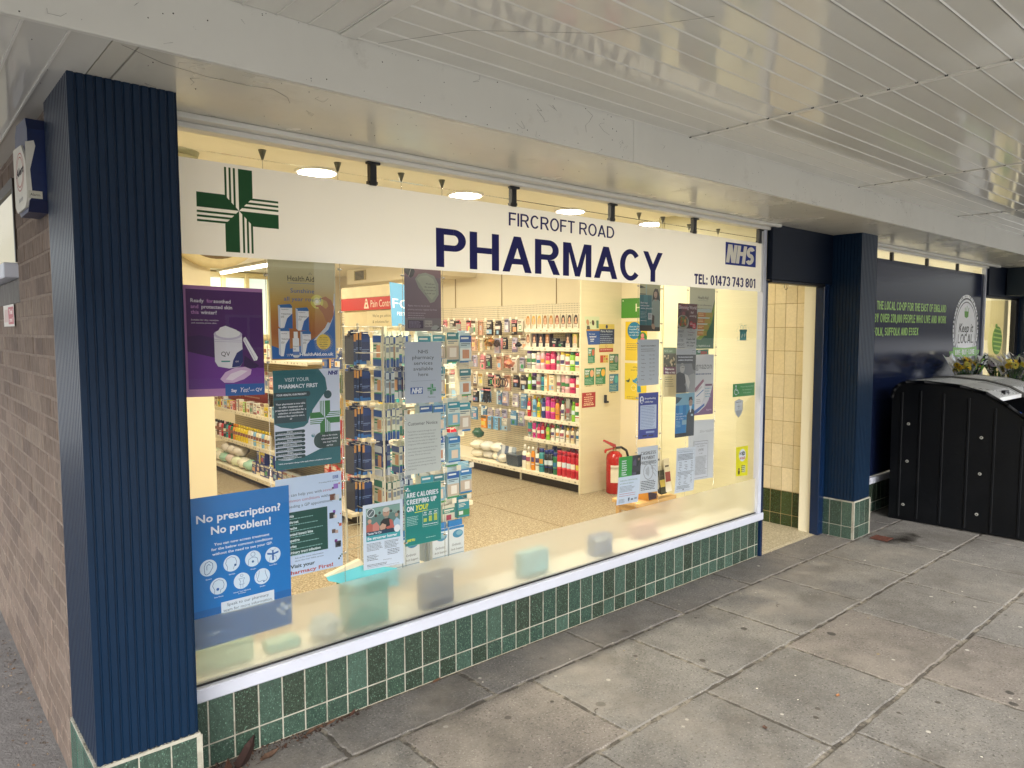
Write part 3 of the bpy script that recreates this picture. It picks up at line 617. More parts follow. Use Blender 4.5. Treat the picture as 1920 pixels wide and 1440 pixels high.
# ---------------------------------------------------------------- pharmacy window
sw = thing('shop_window', (1.85, 0, 0), 'wide lit pharmacy window in a white frame above green tiles', 'window')
bt = MB(); bg = MB(); tiles(bt, bg, 'x', 0, joints(-.235, 3.875, -.1966, .0983), [.0, .09, .276], GT, gap=.006)
bg.box(-.235, 3.89, .01, .13, 0, .29)
f = bg.build('stall_riser', M_grout, sw); bt.build('green_tiling', M_green, f)
b = MB(); b.cbox(-.235, 3.9, -.034, .02, .277, .331, .004); b.build('sill', M_sill, sw)
b = MB(); b.cbox(-.2, 3.955, -.092, .02, 2.419, 2.4385, .003); b.cbox(-.2, 3.9, -.044, .02, 2.398, 2.4185, .003); b.build('head_trim', M_trim, sw)
b = MB(); b.cbox(3.832, 3.873, -.026, .02, .331, 2.398, .003); b.cbox(-.2, -.16, -.02, .02, .331, 2.398, .003); b.build('frame', M_sill, sw)
b = MB(); b.box(-.16, 3.832, -.008, .012, .331, .338); b.build('gasket', M_black, sw)
b = MB(); b.face([(-.16, 0, .338), (3.832, 0, .338), (3.832, 0, 2.397), (-.16, 0, 2.397)]); b.box(-.16, 3.832, -.002, .002, 2.334, 2.337); b.build('pane', M_glass, sw)
b = MB(); b.face([(-.16, -.003, .338), (3.826, -.003, .338), (3.826, -.003, .592), (-.16, -.003, .592)]); b.build('frosted_film', M_frost, sw)
b = MB(); b.box(-.2, 3.85, .03, .24, .30, .334); b.build('window_board', mat('window_board', (.80, .76, .62), .4), sw)
for x in (.654, 1.458, 2.207, 3.005, 3.80):
    b = MB(); b.cbox(x - .016, x + .016, -.016, .012, 2.30, 2.398, .002); b.box(x - .03, x + .03, -.022, .0, 2.388, 2.3975); b.box(x - .022, x + .022, -.012, .01, 2.306, 2.318); b.build('louvre_clip', M_black, sw)
# sign film across the top of the glass
sg = thing('shop_sign', (1.85, -.006, 1.957), 'long cream pharmacy sign with green cross and blue lettering across the window top', 'sign')
b = MB(); b.face([(-.14, -.0065, 1.957), (3.828, -.0065, 1.957), (3.828, -.0065, 2.302), (-.14, -.0065, 2.302)]); b.build('sign_panel', M_sign, sg)
s = Sheet((0, -.0068, 3), (1, -.0068, 3), (1, -.0068, 2), (0, -.0068, 2), 1, 1); s.b = MB(); s.clip = False
# u = x, v = 3 - z in metres
GC = H('0f4d22'); NV = H('10115e')
def cross_logo(s, cx, cv, hw, hh, c, l=1):
    """pharmacy cross: four arms, each half solid and half stripes, meeting in a mitred centre"""
    a = .345
    def arm(rot, sx):
        def T(p):
            x, y = p
            for _ in range(rot): x, y = -y, x
            return (cx + x * hw, cv + y * hh)
        # right-hand arm, solid half below the axis, three stripes above it
        s.poly([T((0, 0)), T((a, a)), T((1, a)), T((1, 0.0))][::1], c, l)
        for i in range(3):
            y0 = -.075 - i * .105; y1 = y0 - .05
            s.poly([T((-y0, y0)), T((1, y0)), T((1, y1)), T((-y1, y1))], c, l)
    for k in range(4): arm(k, 1)
cross_logo(s, .0745, 3 - 2.131, .155, .157, GC)
s.b.build('cross_emblem', M_matt, sg); s.b = MB()
grot(s, 'PHARMACY', .982, 3 - 1.9735, .179, 1.698, NV, .185); s.b.build('large_lettering', M_matt, sg); s.b = MB()
grot(s, 'FIRCROFT', 1.427, 3 - 2.204, .066, .475, NV, .15); s.b.build('small_lettering', M_matt, sg); s.b = MB()
grot(s, 'ROAD', 1.937, 3 - 2.204, .066, .29, NV, .15); s.b.build('small_lettering', M_matt, sg); s.b = MB()
grot(s, 'TEL:', 3.014, 3 - 1.979, .066, .150, NV, .24, gap=.07); s.b.build('telephone_lettering', M_matt, sg); s.b = MB()
for tx, u0, w_ in (('01473', 3.197, .235), ('743', 3.458, .142), ('801', 3.627, .130)): grot(s, tx, u0, 3 - 1.979, .066, w_, NV, .20, gap=.07); s.b.build('telephone_lettering', M_matt, sg); s.b = MB()
s.rect(3.369, 3 - 2.277, 3.756, 3 - 2.126, H('0a2a86'), 1); em = s.b.build('emblem', M_matt, sg); s.b = MB(); grot(s, 'NHS', 3.376, 3 - 2.140, .124, .345, H('e6e2d6'), .26, 3, sh=.2, gap=.03); s.b.build('emblem_lettering', M_matt, em)

# ---------------------------------------------------------------- pharmacy doorway
dw = thing('doorway', (4.36, 0, 0), 'open pharmacy doorway with cream tiled side wall under a navy header', 'doorway')
b = MB(); b.cbox(3.886, 4.822, -.062, -.02, 2.045, 2.438, .002); b.build('header_panel', M_navyf, dw)
b = MB(); b.cbox(3.915, 4.735, -.05, .03, 2.025, 2.044, .002); b.build('lintel', M_black, dw)
b = MB(); b.cbox(3.876, 3.9, -.028, .03, 0, 2.044, .002); b.cbox(4.735, 4.82, -.045, .028, 0, 2.044, .002); b.build('door_frame', mat('navy_gloss', H('0b2140'), .25, nscale=5, namt=.15, stains_glints=[(50, .72, .78, H('8f979c'), 'n')]), dw)
b = MB(); b.cbox(4.758, 4.812, .03, .135, .0, 2.05, .003); b.build('post', mat('cream_post', H('e6dfc6'), .4), dw)
bt = MB(); bg = MB(); tiles(bt, bg, 'y', 4.818, joints(.138, .94, .222, .1005), [0.0, .1, .302], [H('2b3a16'), H('24330f'), H('33421d')]); f = bg.build('green_skirting', M_grout2, dw); bt.build('green_tiling', M_green, f)
bt = MB(); bg = MB(); tiles(bt, bg, 'y', 4.818, joints(.138, .94, .222, .1005), [.304 + .2 * i for i in range(10)], [H('d8caa6'), H('d6c7a2'), H('dacba8'), H('d4c49e')], gap=.004); f = bg.build('tiled_wall', M_grout2, dw); bt.build('cream_tiling', M_cream, f)
b = MB(); b.box(4.818, 4.96, .14, .95, 0, 2.6); b.build('wall_core', M_wall, dw)
b = MB(); b.tube([(4.2, .01, 2.03), (4.2, .01, 2.005), (4.21, .01, 1.99), (4.225, .01, 1.987), (4.24, .01, 1.992), (4.247, .01, 2.006)], .0022, 6); b.build('hook', M_steel, dw)

# ---------------------------------------------------------------- mural window of the neighbouring shop
cw = thing('mural_window', (6.95, 0, 0), 'neighbouring shop window covered by a dark navy mural with green lettering', 'window')
bt = MB(); bg = MB(); tiles(bt, bg, 'x', 0, joints(5.12, 8.8, 5.17, .0983), [.0, .09, .276], GT, gap=.006); bg.box(5.12, 8.8, .01, .1, 0, .29)
f = bg.build('stall_riser', M_grout, cw); bt.build('green_tiling', M_green, f)
b = MB(); b.cbox(5.12, 8.8, -.034, .02, .277, .336, .004); b.build('sill', M_sill, cw)
b = MB(); b.cbox(5.12, 9.06, -.092, .02, 2.419, 2.4385, .003); b.cbox(5.12, 9.0, -.044, .02, 2.398, 2.4185, .003); b.build('head_trim', M_trim, cw)
b = MB(); b.cbox(8.755, 8.79, -.026, .02, .336, 2.398, .003); b.build('frame', M_sill, cw)
b = MB(); b.face([(5.12, 0, 2.327), (8.755, 0, 2.327), (8.755, 0, 2.397), (5.12, 0, 2.397)]); b.build('clear_strip', M_glass, cw)
for x in (6.132, 7.0, 7.877):
    b = MB(); b.cbox(x - .018, x + .018, -.012, .015, 2.32, 2.398, .002); b.build('louvre_clip', M_black, cw)
M_mural = mat('mural_film', attr=True, rough=.12, spec=.17, nscale=2, namt=.05)
s = Sheet((5.12, -.004, 2.328), (8.755, -.004, 2.328), (8.755, -.004, .338), (5.12, -.004, .338), 3.635, 1.99, c=H('141d38'))
X = lambda x: x - 5.12
V = lambda z: 2.328 - z
GR = H('a3cf6d')
for t, part, x1, zb, h, wd in (('FOR THE LOCAL CO•OP FOR THE EAST OF ENGLAND', 'THE LOCAL CO•OP FOR THE EAST OF ENGLAND', 7.575, 1.868, .078, 1.74), ('OWNED BY OVER 270,000 PEOPLE WHO LIVE AND WORK', 'Y OVER 270,000 PEOPLE WHO LIVE AND WORK', 7.585, 1.752, .078, 1.75), ('NORFOLK, SUFFOLK AND ESSEX', 'OLK, SUFFOLK AND ESSEX', 6.83, 1.630, .074, 1.01)):
    t = t.replace('FOR THE LOCAL', 'THE LOCAL')
    wf = wd * grot_w(t, .21) / grot_w(part, .21); grot(s, t, X(x1) - wf, V(zb), h, wf, GR, .21, 2, gap=.10)
f = s.b.build('mural', M_mural, cw)
s.b = MB(); cx, cv = X(8.215), V(1.69); WH = H('f2f4f7')
s.circ(cx, cv, .415, WH, 2, rv=.385, n=48); s.circ(cx, cv, .375, H('1d2536'), 3, rv=.35, n=48); s.circ(cx, cv, .355, WH, 4, rv=.332, n=48); s.circ(cx, cv, .33, H('1d2536'), 5, rv=.308, n=48); s.circ(cx, cv, .318, WH, 6, rv=.297, n=48)
for k in range(46):
    A = R(360 * k / 46 + U(-2, 2)); s.circ(cx + .40 * math.cos(A), cv + .37 * math.sin(A), U(.008, .018), H('1d2536'), 3, n=8)
for i, dx in enumerate((-.045, 0, .045)): s.line((cx + dx, cv - .19), (cx + dx * 1.4 + .01, cv - .262 + .02 * abs(i - 1)), .014, H('4d8f34'), 7)
s.poly([(cx - .07, cv - .2), (cx + .07, cv - .2), (cx + .06, cv - .14), (cx, cv - .125), (cx - .06, cv - .14)], H('6aa646'), 7)
DK = H('20232c')
s.text('Keep it', cx, cv + .03, .095, DK, 8, al='c', w=.46, bold=.012, sh=.28, rot=0)
grot(s, 'LOCAL', cx - .25, cv + .155, .10, .5, DK, .17, 8)
G2 = H('6fb33f')
s.poly([(cx - .52, cv + .37), (cx - .46, cv + .3), (cx - .5, cv + .24), (cx - .34, cv + .235), (cx - .34, cv + .36)], H('5d9c34'), 8)
s.poly([(cx + .52, cv + .37), (cx + .46, cv + .3), (cx + .5, cv + .24), (cx + .34, cv + .235), (cx + .34, cv + .36)], H('5d9c34'), 8)
s.poly([(cx - .39, cv + .195), (cx, cv + .21), (cx + .39, cv + .195), (cx + .38, cv + .3), (cx, cv + .315), (cx - .38, cv + .3)], G2, 9)
grot(s, 'LIVE • BUY • LOVE', cx - .31, cv + .282, .055, .62, WH, .2, 10)
s.b.build('emblem', M_mural, f)
# far doorway of the neighbouring shop, with the lit interior seen through it
fd = thing('doorway', (9.45, 0, 0), 'far lit doorway beyond the navy mural window, under a dark header', 'doorway')
b = MB(); b.cbox(8.79, 10.1, -.05, -.01, 2.085, 2.438, .002); b.build('header_panel', M_navyf, fd)
b = MB(); b.cbox(9.42, 13, -.31, -.06, 2.1, 2.436, .003); b.build('header_box', mat('slate_panel', H('1b2730'), .4), fd)
b = MB(); b.cbox(9.98, 10.1, -.03, .03, 0, 2.08, .002); b.cbox(8.79, 10.1, -.03, .02, 2.06, 2.084, .002); b.build('door_frame', M_black, fd)
b = MB(); b.cbox(9.80, 9.96, .05, .4, .0, 2.06, .003); b.build('post', mat('cream_post_far', H('eadfae'), .4), fd)
b = MB(); b.face([(8.8, .0, 0), (9.98, .0, 0), (9.98, .0, 2.06), (8.8, .0, 2.06)]); b.build('pane', M_glass, fd)
b = MB(); b.box(5.1, 13, 3.5, 3.6, 0, 2.6); b.box(5.1, 13, .05, 3.5, 2.6, 2.65); b.box(12.9, 13, .05, 3.5, 0, 2.6); b.box(5.3, 5.32, .1, 3.5, 0, 2.6); b.box(5.1, 13, .06, 3.5, -.05, .002); b.box(10.4, 13, .0, .05, 0, 2.44)
struct('wall', b, mat('neighbour_wall', (.82, .79, .68), .6))
b = MB(); b.cbox(9.2, 10.9, 1.4, 1.9, 0, 1.0, .01); b.cbox(9.25, 10.1, 1.42, 1.8, 1.0, 1.22, .01, m=1)
fr = solo('shop_counter', b, [mat('counter_dark', H('3b3226'), .5), M_wood], 'dark counter with a pale box on it inside the far lit doorway', 'counter')
b = MB(); b.cbox(10.9, 11.7, 1.7, 2.1, 0, 1.62, .01); b.box(10.95, 11.65, 1.695, 1.7, 1.2, 1.58, m=1); b.box(10.95, 11.65, 1.695, 1.7, .2, 1.1, m=2)
solo('drinks_fridge', b, [M_trim, mat('fridge_dark', H('4b4434'), .3), mat('fridge_goods', H('55603f'), .5, nscale=20, namt=.6)], 'tall white cabinet with dark shelves inside the far lit doorway', 'cabinet')
b = MB(); b.prism([(9.0 , .9), (9.0, 2.0), (9.25, 2.0), (9.45, 1.75), (9.5, 1.4), (9.5, .9)], 'y', .35, .37, H('38505e')); b.cyl((9.2, .349, 1.72), (9.2, .344, 1.72), .11, n=24, c=H('c3202b')); b.box(9.28, 9.45, .345, .35, 1.55, 1.6, H('e8e4da'))
solo('hanging_poster', b, M_matt, 'slate poster with a red disc hanging inside the far lit doorway', 'poster')
b = MB(); b.cyl((9.28, -.03, 1.555), (9.28, -.02, 1.555), .17, n=36, c=H('6c9b46'))
for k in range(6):
    z = 1.555 + (-.13 + k * .052); hw = math.sqrt(max(0, .17 ** 2 - (z - 1.555) ** 2)) * .97; b.face([(9.28 - hw, -.0305, z + .008), (9.28 + hw, -.0305, z - .012), (9.28 + hw, -.0305, z + .006), (9.28 - hw, -.0305, z + .026)], H('b5cf6a'))
b.cyl((9.23, -.03, 1.735), (9.23, -.02, 1.735), .022, n=14, c=H('6c9b46'))
solo('bauble_sticker', b, M_matt, 'round green striped bauble decoration on the far doorway glass', 'decoration')

# ================================================================== POSTERS AND STICKERS ON THE PHARMACY GLASS
def quad(y, x0, z0, x1, z1, x2, z2, x3, z3): return (x0, y, z0), (x1, y, z1), (x2, y, z2), (x3, y, z3)
WP = H('dfe5ee')   # white paper
# --- purple skin cream poster
s = Sheet(*quad(.012, -.140, 1.846, .164, 1.841, .163, 1.425, -.140, 1.432), 30, 41.5, c=H('b77fb8'))
s.rect(1.6, 1.4, 30, 38.6, H('4c1566'), 1)
s.poly([(1.6, 19), (6, 18.4), (12, 19.6), (17, 22), (22, 26), (20, 28), (12, 27), (1.6, 24.5)], H('3a0f5a'), 2)
s.poly([(1.6, 24.5), (12, 27), (22, 30.5), (30, 31), (30, 38.6), (1.6, 38.6)], H('6e2f93'), 2)
s.poly([(22.4, 26), (28, 30), (26.5, 31), (22, 31)], H('2c0a4c'), 3)
PK = H('c98bd0'); WT = H('efe9f2')
s.text('Ready', 3.2, 6.2, 1.35, WT, 3, bold=.02); s.text('for', 8.9, 6.2, 1.35, PK, 3, bold=.02); s.text('soothed', 11.4, 6.2, 1.35, WT, 3, bold=.02)
s.text('and', 3.2, 8.4, 1.35, PK, 3, bold=.02); s.text('protected skin', 7.0, 8.4, 1.35, WT, 3, bold=.02)
s.text('this', 3.2, 10.5, 1.35, PK, 3, bold=.02); s.text('winter?', 6.7, 10.5, 1.35, WT, 3, bold=.02)
s.text('Suitable for dry, sensitive', 3.2, 13, .62, WT, 3, w=9.8); s.text('and eczema prone skin.', 3.2, 14.1, .62, WT, 3, w=9.2)
s.poly([(11.2, 18), (21.6, 18), (21.8, 28.5), (20.5, 30.4), (16.5, 31), (12.4, 30.2), (11.3, 28.3)], H('e9e7ef'), 4)
s.circ(16.4, 18, 5.3, H('cfc7dc'), 5, rv=2.0); s.circ(16.4, 17.6, 4.6, H('f4f3f6'), 6, rv=1.7); s.poly([(12.4, 17.2), (13.5, 15.4), (15.5, 14.7), (18, 15.6), (19.6, 16.2), (20.6, 17.6)], H('f4f3f6'), 7)
for v in (20, 20.7): s.line((11.3, v), (21.6, v + .15), .14, H('b9aecb'), 5)
s.poly([(17.5, 30.6), (18, 28), (19.5, 25), (21.7, 23.6), (21.8, 28.5), (20.5, 30.3)], H('1d2c6e'), 5)
s.text('QV', 13.6, 26.2, 1.7, H('23222c'), 5, bold=.0); s.rect(13.6, 28, 16.9, 28.5, H('2f8d86'), 5); s.text('600', 18.9, 28.6, .6, WT, 6)
s.poly([(22.2, 19.2), (23, 18.8), (27.6, 26.8), (27.2, 27.9), (26, 28.1), (22, 20.2)], H('f0eef4'), 4); s.line((22.6, 20), (26.6, 27.8), .18, H('b9aecb'), 5)
s.poly([(13, 35), (15, 32.4), (18.5, 30.8), (22.5, 30.4), (25, 31.5), (24.6, 33.4), (22, 35.2), (18, 36.5), (14.5, 36.4)], H('d9b7dc'), 4)
s.poly([(15, 35.2), (17, 33), (21, 31.6), (23.5, 32), (21, 33.6), (17.5, 35.6)], H('efe0ef'), 5)
s.rect(14.8, 37, 30, 41.5, H('0f58a4'), 5); s.text('Say', 17, 40, 1.1, WT, 6, bold=.03); s.text('Yes!', 20, 40.2, 1.9, WT, 6, sh=.3, w=3.6); s.text('with', 24.2, 39.9, .7, WT, 6); s.text('QV', 26.4, 40, 1.3, WT, 6, bold=.01)
s.done('poster', 'purple skin cream poster on the window glass beside the left navy column', 'poster')
# --- vitamin poster (sunset orange)
s = Sheet(*quad(.06, .207, 1.975, .503, 1.975, .503, 1.556, .212, 1.558), 29.7, 42, c=H('d8d4ae'))
VB = [H(c) for c in ('d2cba0', 'cfc594', 'c8b882', 'c4a660', 'c09844', 'b98438', 'ad7034', 'a4622f', 'b0733a', 'ba8446', 'c09254')]
for i in range(44):
    f = i / 44 * 10; j = int(f); q = f - j; s.rect(.5, 4 + i * .86, 29.2, 4 + (i + 1) * .86, tuple(VB[j][k] * (1 - q) + VB[j + 1][k] * q for k in range(3)), 1)
s.poly([(.5, 36), (6, 38), (14, 36), (22, 31.5), (26, 27), (28.4, 21), (29.2, 15), (29.2, 41.5), (.5, 41.5)], H('1b63b0'), 2)
s.poly([(24.5, 28.5), (27, 24), (28.6, 18), (28.9, 14), (29.2, 14), (29.2, 20), (28, 25), (26, 29.3), (21, 33.5), (19, 34)], H('cfd6e2'), 3)
s.circ(21, 17.6, 2.9, H('e0d96b'), 2); s.circ(21, 17.6, 1.7, H('f1ecae'), 3); s.circ(21, 17.6, .8, H('fdfbe8'), 4)
s.poly([(22.6, 16.2), (25, 15.3), (27.5, 16.8), (28.8, 19.5), (28.6, 23), (27, 26.5), (25, 26), (23.5, 22.5), (21.4, 19.9), (20.6, 20.1), (20.2, 19.2), (22.6, 18.9), (25, 20.6), (26.2, 19.4), (25.6, 17.5), (24.5, 16.9)], H('a8683a'), 5)
s.text('Health', 8.2, 9.4, 2.2, H('1c1c22'), 3, w=7.3); s.text('Aid', 16, 9.4, 2.2, H('1c1c22'), 3, w=3.9); s.line((8.2, 10.3), (20, 10.3), .12, H('2470b4'), 3)
for k in range(3): s.circ(18.2 + (k - 1) * .45, 6.3 - (k == 1) * .5, .22, H('8a8a7c'), 3, n=10)
s.text('Sunshine', 14.6, 14.2, 1.75, H('1f63ad'), 3, al='c', w=10.6); s.text('all year round', 14.6, 17.6, 1.75, H('1f63ad'), 3, al='c', w=16.4)
def vbox(u, v, w, h):
    s.poly([(u - .9, v - .4), (u, v), (u, v + h), (u - .9, v + h - .8)], H('c9d4e2'), 6); s.rect(u, v, u + w, v + h, H('eef1f5'), 6)
    s.poly([(u - .9, v - .4), (u + w - .8, v - .9), (u + w, v), (u, v)], H('2b6cae'), 6); s.rect(u, v, u + w, v + .7, H('2b6cae'), 7)
    s.poly([(u + w, v + h * .32), (u + w, v + h), (u + w * .28, v + h), (u + w * .55, v + h * .55)], H('2364b0'), 7)
    s.text('Vitamin', u + .25, v + h * .38, .62, H('1d2430'), 8, w=w * .8, sh=.2); s.text('D3', u + .25, v + h * .52, .75, H('1d2430'), 8, sh=.2); s.text('HealthAid', u + .4, v + h * .17, .38, H('2b3d6a'), 8, w=w * .6)
vbox(4.6, 19.8, 5.2, 9.2); vbox(12.2, 21, 4.9, 8.8); vbox(4.4, 29.4, 3.9, 11); vbox(14, 30.6, 3.8, 9)
s.rect(9.6, 33, 12.4, 40.6, H('eef1f5'), 8); s.circ(11, 40.6, 1.4, H('eef1f5'), 8, rv=.5); s.rect(10.1, 30.3, 11.9, 33, H('f4f5f7'), 8); s.text('Vitamin', 9.7, 36.6, .5, H('1d2430'), 9, w=2.5); s.text('D3', 9.9, 37.8, .6, H('2b3d6a'), 9); s.rect(9.6, 38.6, 12.4, 40, H('5a7fc0'), 9)
for k in range(30): s.circ(23.6 + 3.7 * math.cos(R(k * 12)), 34.6 + 3.7 * math.sin(R(k * 12)), .14, H('e2bf3c'), 5, n=6); s.circ(23.6 + 4.2 * math.cos(R(k * 12 + 6)), 34.6 + 4.2 * math.sin(R(k * 12 + 6)), .12, H('e2bf3c'), 5, n=6)
s.circ(23.6, 34.6, 3.3, H('e7c53a'), 6)
for k, t in enumerate(('Also available', 'in the following', 'strengths:')): s.text(t, 23.6, 33 + k * .95, .5, H('3a3320'), 7, al='c', w=4.2 - .5 * abs(k - 1))
for k, t in enumerate(('500iu, 10,000iu,', '20,000iu and', '50,000iu')): s.text(t, 23.6, 35.9 + k * .8, .45, H('3a3320'), 7, al='c', bold=.02)
s.text('www.HealthAid.co.uk', 6.6, 40.4, 1.35, H('f2f5fa'), 7, w=21.6, bold=.035)
s.done('poster', 'orange sunset vitamin poster with four boxes, hanging topmost in the left column', 'poster')
# --- visit your pharmacy first (teal)
s = Sheet(*quad(.06, .217, 1.516, .515, 1.517, .513, 1.103, .219, 1.104), 29.7, 42, c=H('ccd6ea'))
TL_ = H('155e68')
s.poly([(0, 0), (20, 0), (23, 4), (23.8, 9), (20.5, 13), (17, 17.5), (15.8, 22), (13, 24.4), (8, 25), (3, 24), (0, 22.5)], TL_, 1)
s.poly([(0, 42), (0, 37.6), (6, 38.2), (14, 37), (20, 34.8), (26, 34), (29.7, 34), (29.7, 42)], TL_, 1)
s.text('VISIT YOUR', 5, 4.9, 1.6, WP, 2, w=10.6, bold=.0); s.text('PHARMACY FIRST', 2.3, 7.7, 1.6, WP, 2, w=17.2, bold=.03)
s.rect(0, 9.3, 15, 11.5, H('1d3a40'), 2); s.circ(15, 10.4, 1.1, H('1d3a40'), 2); s.text('YOUR HEALTH, OUR PRIORITY', 1.2, 10.8, .75, WP, 3, w=13.2, bold=.03)
s.rect(.3, 12.4, 14.2, 22.2, H('1c3a42'), 2)
for k, t in enumerate(('Your pharmacist is now able', 'to offer treatment and', 'prescription medication for a', 'selection of conditions', 'without the need to see a', 'GP')): s.text(t, 7.3, 14.6 + k * 1.28, .72, WP, 3, al='c', w=min(13.4, len(t) * .47), bold=.02)
s.circ(24, 11.3, 1.8, H('12434c'), 3)
s.circ(22.2, 23.6, 7.4, H('ccd6ea'), 2); cross_logo(s, 22.6, 21.3, 6.9, 7.4, H('24702f'), 3)
for k, t in enumerate(('Sinusitis', 'Sore throat', 'Earache', 'Infected insect bite', 'Impetigo', 'Shingles', 'Uncomplicated UTI')):
    v = 25.6 + k * 1.78; s.rect(.3, v, 12.6, v + 1.45, H('1b3c40'), 2); s.circ(12.6, v + .72, .72, H('1b3c40'), 2); s.text(t, 6.6, v + .75, .55, WP, 3, al='c', bold=.02); s.copy(1.2, v + 1.0, 12, 1, .3, WP, 3, h=.2, rag=.05)
s.circ(17, 28.6, .85, H('3a7f92'), 2); s.rect(19.8, 27.6, 29.7, 34.6, H('24403f'), 3); s.circ(20.6, 31.1, 3.4, H('24403f'), 3, rv=3.5)
for k, t in enumerate(('Ask us for more', 'information about', 'this free* NHS', 'service')): s.text(t, 24.6, 29.5 + k * 1.45, .75, WP, 4, al='c', bold=.01)
s.text('*NHS prescription charge rules apply where a medicine is supplied', 1.2, 39.7, .52, WP, 2, w=24, bold=.02); s.text('NHS', 24.2, 2.7, 1.6, H('2a3182'), 3, w=4.5, bold=.06, sh=.2)
s.done('poster', 'teal visit your pharmacy first poster with a green cross, below the vitamin poster', 'poster')
# --- seven conditions (pale, behind the blue one)
s = Sheet(*quad(.06, .216, 1.066, .514, 1.068, .514, .645, .216, .648), 29.7, 42, c=H('b9cde9'))
s.frame(25.6, 1.6, 28.2, 3, .2, H('4d64a8'), 1); s.text('NHS', 25.9, 2.7, .85, H('4d64a8'), 1, w=2.1, bold=.05, sh=.2); s.text('Providing NHS services', 28.2, 4.2, .55, H('2e3550'), 1, w=9, al='r')
D2 = H('3b4358'); RD = H('a04a66')
s.text('We can help you with', 3, 8, 1.25, D2, 1, w=17.4); s.text('seven', 20.9, 8, 1.25, RD, 1, w=4.8); s.text('common conditions', 4, 10.4, 1.25, RD, 1, w=15.4); s.text('without', 20, 10.4, 1.25, D2, 1, w=6.4); s.text('needing a GP appointment', 4.5, 12.8, 1.25, D2, 1, w=20.8)
s.rect(1.5, 14.6, 22.8, 33.2, H('0e453f'), 1)
for k, t in enumerate(('Sinusitis', 'Sore throat', 'Earache', 'Infected insect bite', 'Impetigo', 'Shingles', 'Urinary tract infection')): s.text(t, (2.6, 2.2, 4, 4, 4.5, 3.5, 5.2)[k], 16.8 + k * 2.6, 1.1, H('cfe0e6'), 2, bold=.03); s.copy(3, 17.3 + k * 2.6, 17 + 2 * (k % 3), 1, .5, H('7fa8a6'), 2, h=.35, rag=.05)
for (u, v, a, c) in ((27, 6.4, 2.2, '8d6cc0'), (28.6, 5.4, .7, 'c2607a'), (25.6, 7, .8, '3a2350'), (25.4, 11, 2.6, '6a4436'), (27.2, 11.4, 2.4, 'c9cdd2'), (29, 12.6, 1.0, '2b6b5a'), (26, 17.4, 1.2, '7a4fb0'), (25, 19, 2.6, '2d2c30'), (26.4, 19.6, 1.5, 'd8cdc8'), (29, 18.8, .5, 'b9506a'), (28.8, 23.6, 1.3, 'c0573e'), (27.9, 22.8, .6, '2f3b3a'), (25.6, 26, 1.7, '5a4a44'), (27, 26.4, 1.4, 'b09a90'), (26.6, 30.4, 1.3, '6d2a7c'), (27.6, 32, 2.7, '42454c'), (28, 32.2, 1.4, 'd8dade'), (28.6, 37.6, .7, '1d2b33'), (27.9, 38.5, .8, '1d2b33'), (29.3, 36.9, .6, '1d6b5a')): s.rect(u - a / 2, v - a / 2, u + a / 2, v + a / 2, H(c), 2)
s.text('Ask us for more information', 7.6, 34.8, .7, D2, 1, w=13); s.text('about this free* NHS service', 7.6, 36, .7, D2, 1, w=13)
s.text('Visit your', 5.6, 38.6, 1.5, H('23353c'), 1, w=11, bold=.03); s.text('Pharmacy First!', 4, 41.2, 1.5, H('a8433f'), 1, w=21, bold=.03)
s.done('poster', 'pale blue poster with a dark green panel, partly behind the no prescription poster', 'poster')
# --- No prescription? No problem! (blue, stuck on the glass)
s = Sheet(*quad(.009, -.140, 1.051, .251, 1.050, .251, .470, -.140, .466), 40, 59, c=H('0d6fba'))
s.rect(0, 44, 40, 59, H('1b62a6'), 1)
s.text('No prescription?', 2.6, 9.9, 3.0, WP, 2, w=33.6, bold=.025); s.text('No problem!', 8, 15.0, 3.0, WP, 2, w=24, bold=.025)
for k, (t, u, w_) in enumerate((('You can now access treatment', 9, 22.2), ('for the below common conditions', 7.9, 24.6), ('without the need to see your GP.', 8.2, 24.2))): s.text(t, u, 19.6 + k * 1.9, 1.05, WP, 2, w=w_, bold=.015)
IC = H('c9dcee'); DB = H('2a5c96')
for k, (u, v) in enumerate(((6.6, 27.8), (15.6, 27.9), (24.2, 27.8), (32.5, 28), (10.2, 35.8), (19.4, 35.8), (27.8, 35.9))): s.circ(u, v, 3.25, IC, 2, n=36)
P_ = s.path
P_([(5.2, 30), (5.0, 27.2), (5.6, 25.8), (7, 25.3), (8.2, 26.3), (8.3, 27.7), (7.6, 28.9), (6.9, 30), (5.8, 30.4), (5.2, 30)], .2, DB, 3); P_([(6, 28.6), (6, 27), (6.8, 26.4), (7.4, 27)], .2, DB, 3)
P_([(13.8, 30.4), (13.9, 29), (13.2, 27.5), (13.8, 25.9), (15.4, 25.2), (17, 25.9), (17.6, 27.6), (17.2, 29), (16.4, 29.4), (16.2, 30.4)], .16, DB, 3); s.circ(17, 28.8, .5, DB, 3, n=8)
s.arc(24.2, 26, .95, .15, DB, 3); P_([(22.2, 30.3), (22.4, 28), (23.4, 27.3), (25, 27.3), (26, 28), (26.3, 30.3)], .16, DB, 3); s.circ(24.1, 29, .5, DB, 3, n=7)
s.poly([(32.2, 26), (32.8, 26), (32.9, 30.2), (32.1, 30.2)], H('1d5fae'), 3)
for a in (-1, 1):
    s.poly([(32.5, 27.3), (32.5 + a * 2.5, 26.7), (32.5 + a * 2.3, 27.5), (32.5, 28)], H('1d5fae'), 3); P_([(32.5, 28), (32.5 + a * 1.3, 28.9), (32.5 + a * 1.6, 30.6)], .12, DB, 3); P_([(32.5, 26.5), (32.5 + a * 1.2, 25.4)], .1, DB, 3)
